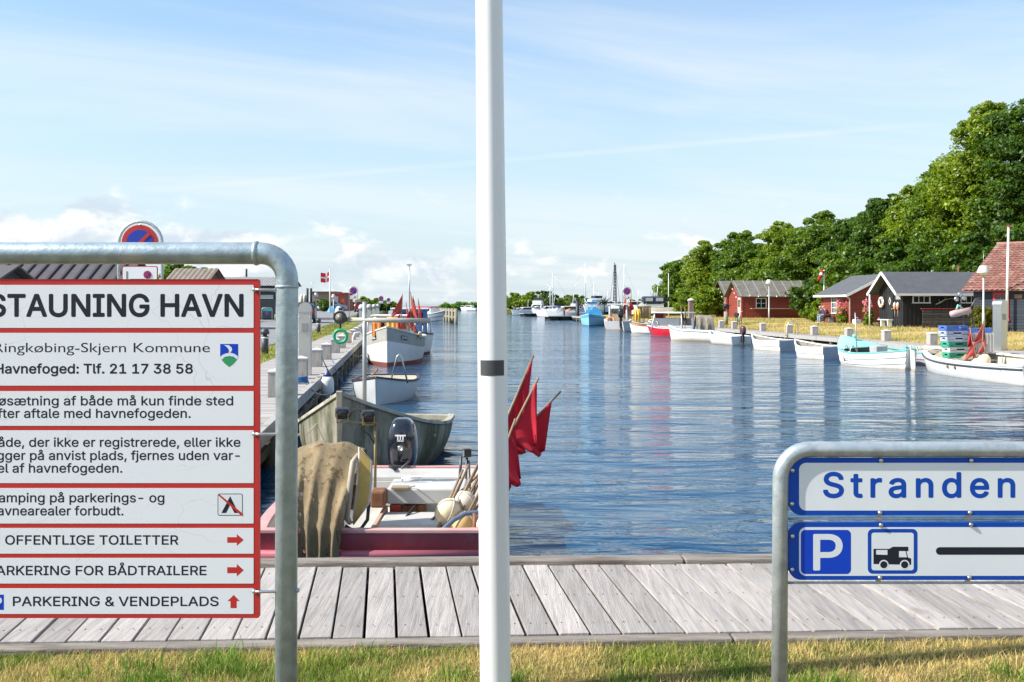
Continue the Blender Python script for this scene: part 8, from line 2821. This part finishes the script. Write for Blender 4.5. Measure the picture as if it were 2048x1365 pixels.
cloth = MB()
for name, m_, rects in (('flag', RED_FLAG, [(0, .3, 0, .42), (0, .3, .58, 1), (.48, 1, 0, .42), (.48, 1, .58, 1)]), ('flag_cross', TRIMW, [(0, 1, .42, .58), (.3, .48, 0, .42), (.3, .48, .58, 1)])):
    mb = MB()
    for u0, u1, v0, v1 in rects:
        mb.grid([[dk(u0 + (u1 - u0) * i / 6, v0 + (v1 - v0) * j / 3) for i in range(7)] for j in range(4)])
    if name == 'flag':
        fo = mb.build(name, m_, t)
    else:
        mb.build(name, m_, fo)
p = P(632, 640, 92); lamp_post('lamp post with round white lamp on a pale column beside the steel pedestal', p.x, 92, P(0, 586, 92).z - zl(92), zl(92), 'lamp posts on the left side', 0.22)
p = P(661, 640, 118); lamp_post('lamp post with pale lamp close to the foot of the flag', p.x + .35, 118, P(0, 589, 118).z - zl(118), zl(118), 'lamp posts on the left side', 0.25)
# green and violet hoop sign
Y_ = 84
p = P(534, 640, Y_)
t = thing('hoop_sign', 'small hoop sign with green plate and violet disc left of the post', 'sign', (p.x, Y_, zl(Y_)))
w_ = 0.43; h_ = P(0, 616.5, Y_).z - zl(Y_)
mb = MB(); mb.tube([(-w_, 0, 0), (-w_, 0, h_ - .1), (-w_ + .1, 0, h_), (w_ - .1, 0, h_), (w_, 0, h_ - .1), (w_, 0, 0)], 0.028, 8); mb.build('frame', GALV, t)
mb = MB(); mb.box((0, 0, h_ - 0.16), (0.74, 0.02, 0.18)); mb.build('plate', mat('green_enamel', (0.02, 0.36, 0.26), 0.4), t)
mb = MB(); mb.prism(circle2(0.0, h_ - 0.42, 0.17, 24), -0.02, 0.0); mb.build('disc', mat('violet_enamel', (0.09, 0.04, 0.30), 0.4), t)
for dx in (0.72, 1.15):
    mb = MB(); mb.cyl((0, 0, -0.1), (0, 0, 0.55), 0.09, n=10)
    o = mb.build('timber_stake', PILE, None, (p.x + dx, Y_, zl(Y_))); tag(o, ['green brown stake right beside the hoop sign', 'farther brown stake between hoop sign and board post'][dx > 1], 'stake')
# clutter before the brick building
for k, (px_0, lb_, m_) in enumerate(((664, 'blue tarpaulin heap at the foot of the flag', mat('blue_tarpaulin', (0.05, 0.30, 0.55), 0.5)), (678, 'pale heap beside the blue tarpaulin', mat('pale_heap', (0.5, 0.5, 0.5), 0.8)))):
    p = P(px_0, 620, 133)
    mb = MB(); rows = []
    for i in range(9):
        rows.append([(u_ * 0.7, v_ * 0.6, 0.85 * max(0, 1 - (u_ * u_ + v_ * v_)) + 0.12 * mnoise.noise(Vector((u_ * 3, v_ * 3, k)))) for v_ in np.linspace(-1, 1, 9) for u_ in [i / 4 - 1]])
    mb.grid(rows); o = mb.build('tarpaulin' if k == 0 else 'covered_heap', m_, None, (p.x, 133, zl(133))); tag(o, lb_, 'tarpaulin' if k == 0 else 'heap')
# bushes and trees on the left
p = P(650, 600, 140); tree('bush', 'dark green bush in front of the brick building', p.x, 140, P(0, 598, 140).z, 1.3, zl(140), 0.0, 90, 2, 26, 70, 0.3, trunk=False, cat='bush')
for i, (px_0, ty, hw, lb_) in enumerate(((702, 600, 1.8, 'leftmost of the green bushes beyond the left quay'), (728, 596, 2.0, 'highest of the green bushes beyond the left quay'), (752, 599, 1.9, 'green bush behind the second small no parking sign'), (688, 605, 1.6, 'low bush right of the orange red building'), (775, 605, 1.6, 'last low bush at the end of the left quay'))):
    Y_ = 168
    p = P(px_0, ty, Y_); tree('bush', lb_, p.x, Y_, p.z, hw, 0.4, 0.0, 100 + i, i % 2, 34, 80, 0.42, 'bushes beyond the left quay', trunk=False, cat='bush')
for i, (px_0, ty, Z_, hw, lb_) in enumerate(((352, 524, 78, 1.9, 'tree showing above the pipe frame right of the large no parking sign'), (388, 533, 80, 1.4, 'lower tree top right behind the brown corrugated roof'))):
    p = P(px_0, ty, Z_); tree('deciduous_tree', lb_, p.x, Z_, p.z, hw, 0.1, 1.2, 110 + i, 0, 40, 90, 0.28, 'trees behind the left sheds')
for px_0, top, Y_, lb_ in ((432, 533, 86, 'thin aerial mast on the roof left of the board post'), (470, 540, 90, 'short antenna on the boathouse roof'), (612, 563, 100, 'spindly aerial behind the steel pedestal')):
    z0_ = 3.0
    p = P(px_0, top, Y_); mb = MB(); mb.tube([(0, 0, 0), (0, 0, p.z - z0_)], 0.02, 6); mb.tube([(-0.25, 0, p.z - z0_ - .15), (0.25, 0, p.z - z0_ - .1)], 0.012, 5)
    o = mb.build('aerial', GALV, None, (p.x, Y_ + 3, z0_)); tag(o, lb_, 'aerial', 'aerials on the left roofs')

# ================================================================ far water: reed islet, yachts, marina
cs, rs = [], []
rr_ = random.Random(2)
for i in range(120):
    f = rr_.random()
    x = -24.5 + 17 * f; cs.append((x, 338 + rr_.uniform(-3, 6), rr_.uniform(0.2, 2.2) * min(1, 0.35 + f * 5) )); rs.append(0.9)
rd = thing('reed_bed', 'bright green reed bed at the mouth of the basin left of the white flagpole', 'reeds', (-16, 338, WATER_Z))
o = leaf_cloud('reeds', [(a + 16, b - 338, c) for a, b, c in cs], rs, 90, 0.55, leaf_mat('reed_leaves', (0.06, 0.16, 0.015), (0.16, 0.30, 0.03)), rd, 3, 0.9)


def motor_yacht(label, x, y, rz, L, fly=True, navy=False, group='motor yachts in the basin', zoff=0.0, trim=None):
    h = Hull(L, L * .33, L * .13, L * .19, L * .13, 0.4, stern=0.85, tm=0.4, p=2.2, rake=L * .09, full=0.42)
    t = thing('motor_yacht', label, 'boat', (x, y, WATER_Z + zoff), rz, group)
    mb = MB(); h.shell(mb, nt=20, nu=10, zb=0.08); mb.build('hull', [WHITE, mat('navy_boot_stripe', (0.02, 0.03, 0.07), 0.5)], t)
    mb = MB(); h.deck(mb, 0.01, 0.985, 0.06, -0.02); mb.build('deck', WHITE, t)
    mb = MB(); z = L * .14
    prof = [(-L * .22, z), (L * .26, z), (L * .12, z + L * .12), (-L * .2, z + L * .13)]
    mb.prism(prof, -L * .12, L * .12); mb.build('cabin', TRIMW, t, bevel=0.04)
    for s_ in (1, -1):
        mb = MB(); mb.prism([(-L * .17, z + L * .05), (L * .14, z + L * .05), (L * .09, z + L * .105), (-L * .17, z + L * .11)], s_ * L * .122, s_ * (L * .122 + .01)); mb.build('window', DARK_GLASS, t)
    mb = MB(); mb.add([(L * .255, -L * .10, z + .03), (L * .255, L * .10, z + .03), (L * .135, L * .10, z + L * .11), (L * .135, -L * .10, z + L * .11)], [(0, 1, 2, 3)]); mb.M = Matrix.Identity(4); o_ = mb.build('windscreen', DARK_GLASS, t); o_.location.x = 0.03
    if fly:
        mb = MB(); mb.box((-L * .05, 0, z + L * .17), (L * .26, L * .22, L * .08)); mb.build('flybridge', TRIMW, t, bevel=0.06)
        mb = MB(); mb.box((-L * .08, 0, z + L * .26), (L * .16, L * .2, L * .05)); mb.build('canopy', mat('navy_canvas', (0.018, 0.03, 0.07), 0.7), t, bevel=0.05)
    mb = MB(); mb.tube([(-L * .1, 0, z + L * .12), (-L * .12, 0, z + L * .36)], 0.04, 6); mb.build('mast', TRIMW, t)
    mb = MB()
    for s_ in (1, -1):
        mb.tube([(h.x(q), s_ * (h.b(q) - .06), h.sheer(q) + 0.55) for q in (0.6, 0.7, 0.8, 0.9, 0.97)], 0.025, 6)
        for q in (0.6, 0.75, 0.9):
            mb.tube([(h.x(q), s_ * (h.b(q) - .06), h.sheer(q)), (h.x(q), s_ * (h.b(q) - .06), h.sheer(q) + .55)], 0.02, 5)
    mb.build('bow_rail', STEEL, t)
    return t


p = P(938, 622, 318); motor_yacht('white motor yacht at the basin mouth just left of the flagpole', p.x, 318, R(150), 6.6, False)
p = P(1050, 630, 196); motor_yacht('low white motor cruiser nearest the flagpole in the far basin', p.x, 196, R(205), 6.0, False)
p = P(1076, 627, 196); motor_yacht('tall white motor yacht with dark flybridge canopy in the far basin', p.x, 200, R(-100), 8.2, True)
p = P(1132, 636, 152); motor_yacht('white cruiser with long windows at the near pontoon', p.x + .3, 152, R(188), 7.2, False)
p = P(1185, 630, 165); motor_yacht('pale cruiser behind the light blue boat', p.x + .5, 170, R(200), 8.5, True)
for px_0, Y_, r_, L_, f_, lb_ in ((1100, 186, 170, 7.0, False, 'white cruiser half hidden between the tall yacht and the near pontoon'), (1150, 168, -95, 6.5, True, 'small white flybridge yacht behind the long windowed cruiser'), (1206, 152, 195, 6.5, False, 'white cruiser showing between the light blue boat and the white workboat'),
                                  (1266, 138, 175, 6.5, False, 'white cruiser showing behind the no parking sign of the right quay')):
    motor_yacht(lb_, P(px_0, 0, Y_).x, Y_, R(r_), L_, f_, zoff=0.9 if px_0 > 1200 else 0)
# canopied boat standing on the bank
cb = motor_yacht('white boat with navy canopy standing on the bank behind the red boat', P(1302, 628, 118).x, 118, R(178), 6.6, False, zoff=0.95)
mb = MB(); mb.box((-0.3, 0, 1.75), (2.7, 1.9, 0.85)); mb.build('canopy', mat('navy_canvas', (0.018, 0.03, 0.07), 0.7), cb, bevel=0.18)
mb = MB()
for x in (-0.9, 0.3):
    mb.box((x, -0.97, 1.8), (0.85, 0.03, 0.4)); mb.box((x, 0.97, 1.8), (0.85, 0.03, 0.4))
mb.build('canopy_window', mat('pale_vinyl_window', (0.35, 0.38, 0.42), 0.15), cb)
mb = MB()
for x in (-1.6, 1.2):
    mb.box((x, 0, -0.25), (0.2, 1.8, 0.7))
mb.build('cradle', RUST, cb)


def sailboat(label, px_0, Y_, top, rz=0.3, L=7.5):
    x = P(px_0, 0, Y_).x
    h = Hull(L, 2.4, 0.9, 1.1, 0.85, 0.4, stern=0.6, tm=0.45, p=2, rake=0.7, full=0.5)
    t = thing('sailing_boat', label, 'boat', (x, Y_, WATER_Z), rz, 'sailing boats in the basin')
    mb = MB(); h.shell(mb, nt=18, nu=8, zb=0.06); mb.build('hull', [WHITE, mat('navy_boot_stripe', (0.02, 0.03, 0.07))], t)
    mb = MB(); h.deck(mb, 0.01, 0.985, 0.05); mb.build('deck', WHITE, t)
    mb = MB(); mb.box((0.1, 0, 1.15), (2.6, 1.2, 0.5)); mb.build('cabin', TRIMW, t, bevel=0.08)
    zt_ = P(0, top, Y_).z - WATER_Z
    mb = MB(); mb.tube([(0.6, 0, 0.9), (0.6, 0, zt_)], [0.10, 0.07], 8); mb.build('mast', mat('white_mast', (0.7, 0.7, 0.7), 0.4), t)
    mb = MB(); mb.tube([(0.6, 0, 1.7), (-1.3, 0, 1.72)], 0.05, 8); mb.tube([(0.5, 0, 1.8), (-1.0, 0, 1.8)], 0.10, 8); mb.build('boom', mat('violet_blue_sail_cover', (0.08, 0.07, 0.28), 0.7), t)
    mb = MB()
    for q in ((h.x(.98), 0, h.sheer(.98)), (h.x(.02), 0, h.sheer(.02)), (0.5, 1.1, 0.9), (0.5, -1.1, 0.9)):
        mb.tube([q, (0.6, 0, zt_ * .97)], 0.012, 4)
    mb.build('rigging', STEEL, t)
    return t


sailboat('sailing boat with violet sail cover left of the near pontoon', 1112, 172, 546, 2.9)
sailboat('sailing boat with the tallest thin mast behind the light blue boat', 1164, 178, 527, 0.2)
sailboat('sailing boat with white mast beside the black derrick', 1241, 160, 528, 0.1)
sailboat('sailing boat with a short mast right of the tall motor yacht', 1104, 200, 572, 2.2)
sailboat('sailing boat with thin mast just right of the tallest masted one', 1183, 190, 566, 0.6)
# floating pontoons with dark piles
PON = mat('grey_pontoon_deck', (0.36, 0.34, 0.32), 0.8, var=0.15)


def pontoon(label, px0, px1, Y_, dy, wd=2.0):
    xa, xb = P(px0, 0, Y_).x, P(px1, 0, Y_).x
    t = thing('pontoon', label, 'pontoon', ((xa + xb) / 2, Y_, WATER_Z), math.atan2(dy, xb - xa), 'floating pontoons of the marina')
    L_ = math.hypot(xb - xa, dy)
    mb = MB(); mb.box((0, 0, 0.52), (L_, wd, 0.12)); mb.build('deck', PON, t)
    n = max(3, int(L_ / 1.6))
    for i in range(n):
        mb = MB(); mb.box((-L_ / 2 + L_ * (i + .5) / n, 0, 0.15), (L_ / n * .62, wd * .9, 0.6)); mb.build('float', BLACKM, t)
    return t


pontoon('floating pontoon in front of the white cruiser, nearer one', 1090, 1160, 138, 2.0)
pontoon('floating pontoon farther out beside the tall motor yacht', 1042, 1112, 178, 3.0)
DPILE = mat('blue_black_pile', (0.025, 0.028, 0.035), 0.55, var=0.2)
for px_0, top, bot, Y_, lb_ in ((1155, 602, 636, 137, 'thick blue black pile at the near pontoon, left of the light blue boat'), (1088, 604, 628, 186, 'blue black pile in front of the tall motor yacht'), (1128, 621, 634, 140, 'short dark pile in the middle of the near pontoon')):
    x = P(px_0, 0, Y_).x; zt_ = P(0, top, Y_).z
    mb = MB(); mb.cyl((0, 0, -1.5), (0, 0, zt_ - WATER_Z), 0.26 if px_0 != 1128 else 0.14, n=14); mb.lathe([(0.28, 0), (0.2, 0.12), (0, 0.16)], 14, (0, 0, zt_ - WATER_Z)) if px_0 != 1128 else None
    o = mb.build('mooring_pile', DPILE, None, (x, Y_, WATER_Z)); tag(o, lb_, 'pile', 'dark piles of the marina')
o = MB(); rows = [[(u_ * 0.9, v_ * 0.5, 0.55 * max(0, 1 - u_ * u_ * v_ * v_ - .6 * u_ * u_) + .06 * mnoise.noise(Vector((u_ * 3, v_ * 3, 1)))) for v_ in np.linspace(-1, 1, 8)] for u_ in np.linspace(-1, 1, 12)]
o.grid(rows); o = o.build('tarpaulin', mat('orange_tarpaulin', (0.55, 0.20, 0.07), 0.6, var=0.15), None, (P(1143, 0, 150).x, 150.0, WATER_Z + 1.0)); tag(o, 'orange tarpaulin on the deck of the white cruiser at the near pontoon', 'tarpaulin')
# black derrick with lattice legs
Y_ = 140
dr_ = thing('derrick', 'tall black lattice derrick with two black boxes rising over the right quay', 'crane', (P(1230, 0, Y_).x, Y_, 0.1), 0)
zt_ = P(0, 530, Y_).z - 0.1
mb = MB()
for s_ in (-1, 1):
    mb.tube([(s_ * 0.20, 0, 0), (s_ * 0.09, 0, zt_)], 0.08, 6)
    mb.tube([(s_ * 0.18, 0.6, 0), (s_ * 0.07, 0.15, zt_ - .1)], 0.05, 6)
n = 16
for i in range(n):
    a, b = i / n, (i + 1) / n
    wa, wb2 = 0.20 - .11 * a, 0.20 - .11 * b
    mb.tube([(-wa if i % 2 else wa, 0, zt_ * a), (wb2 if i % 2 else -wb2, 0, zt_ * b)], 0.03, 5)
mb.tube([(0, 0, zt_), (-0.12, 0, zt_ + .3)], 0.05, 6)
mb.build('lattice', BLACKM, dr_)
for s_ in (-0.75, 0.75):
    mb = MB(); mb.tube([(s_, 0.3, 1.2), (s_ * .12, 0.05, zt_ - .2)], 0.02, 4); mb.build('stay', BLACKM, dr_)
    mb = MB(); mb.box((s_ * 0.75, 0, 1.3), (0.42, 0.5, 1.1)); bx_ = mb.build('box', BLACKM, dr_, bevel=0.03)
    mb = MB(); mb.box((s_ * 0.75, -0.26, 1.45), (0.26, 0.02, 0.2)); mb.box((s_ * 0.75, -0.26, 1.05), (0.26, 0.02, 0.2)); mb.build('panel', mat('pale_panel', (0.4, 0.4, 0.42), 0.5), bx_)
# spiky dead shrub
Y_ = 150
t = thing('spiky_plant', 'spiky dark leafless shrub left of the black derrick', 'plant', (P(1208, 0, Y_).x, Y_, 0.1))
rr_ = random.Random(6)
mb = MB(); mb.tube([(0, 0, 0), (0, 0, 1.6)], 0.16, 7); mb.build('trunk', BARK, t)
mb = MB()
for i in range(34):
    a = rr_.uniform(0, 6.28); e_ = rr_.uniform(0.3, 1.5); l_ = rr_.uniform(1.0, 1.7)
    q = Vector((math.cos(a) * math.cos(e_), math.sin(a) * math.cos(e_), math.sin(e_))) * l_
    mb.tube([(0, 0, 1.5), Vector((0, 0, 1.5)) + q * .5, Vector((0, 0, 1.5)) + q + Vector((0, 0, -.1))], [0.05, 0.035, 0.01], 4)
mb.build('fronds', mat('grey_green_fronds', (0.09, 0.11, 0.07), 0.8), t)
# bare branched little tree left of the big trees
Y_ = 128
t = thing('bare_tree', 'leafless twiggy sapling in front of the seaward end of the tree row', 'tree', (P(1312, 0, Y_).x, Y_, 0.1))
mb = MB(); rr_ = random.Random(12)
def twig(a, d, l, r, n):
    b = a + d * l
    mb.tube([a, b], [r, r * .6], 4)
    if n:
        for k in range(3):
            twig(a.lerp(b, 0.5 + .5 * rr_.random()), (d + Vector((rr_.uniform(-.6, .6), rr_.uniform(-.6, .6), rr_.uniform(-.1, .5)))).normalized(), l * .65, r * .6, n - 1)
twig(Vector((0, 0, 0)), Vector((-0.25, 0, 1)).normalized(), 1.7, 0.06, 3)
mb.build('branches', mat('bleached_branches', (0.3, 0.29, 0.28), 0.8), t)
# far shore bushes
FAR = [(1030, 588, 236, 5.0, 'leftmost far shore bush right beside the flagpole'), (1058, 587, 236, 4.6, 'broad far shore bush behind the motor cruisers'), (1092, 584, 242, 3.8, 'tallest dark bush on the far shore behind the tall yacht'), (1122, 597, 244, 3.6, 'low far shore bush right of the tallest one'), (1148, 590, 246, 3.4, 'dark far shore bush left of the tall mast'), (1172, 597, 246, 3.0, 'small far shore bush behind the light blue boat'),
       (1270, 602, 170, 2.6, 'bush behind the no parking sign on the right bank'), (1292, 600, 170, 2.6, 'bush behind the navy canopy boat'), (1315, 600, 160, 2.2, 'bush right of the navy canopy, before the tree row')]
for i, (px_0, ty, Z_, hw, lb_) in enumerate(FAR):
    p = P(px_0, ty, Z_); tree('bush', lb_, p.x, Z_, p.z, hw, 0.1, 0.0, 130 + i, (1, 1, 2, 1, 0, 1, 1, 1, 0)[i], 40, 80, 0.5 if Z_ > 200 else 0.4, 'bushes on the far shore', trunk=False, cat='bush')
for i, (px_0, top, Y_) in enumerate(((1352, 550, 116),)):
    t = thing('mast', 'thin bare mast rising in front of the trees behind the red boat', 'mast', (P(1337, 0, 112).x, 112, 0.1))
    mb = MB(); zt_ = P(0, 547, 112).z - .1; mb.tube([(0, 0, 0), (0, 0, zt_)], [0.06, 0.035], 8); mb.build('pole', TRIMW, t)
    mb = MB(); mb.box((0, 0, zt_ * .42), (0.14, 0.1, 0.5)); mb.build('fitting', BLACKM, t)
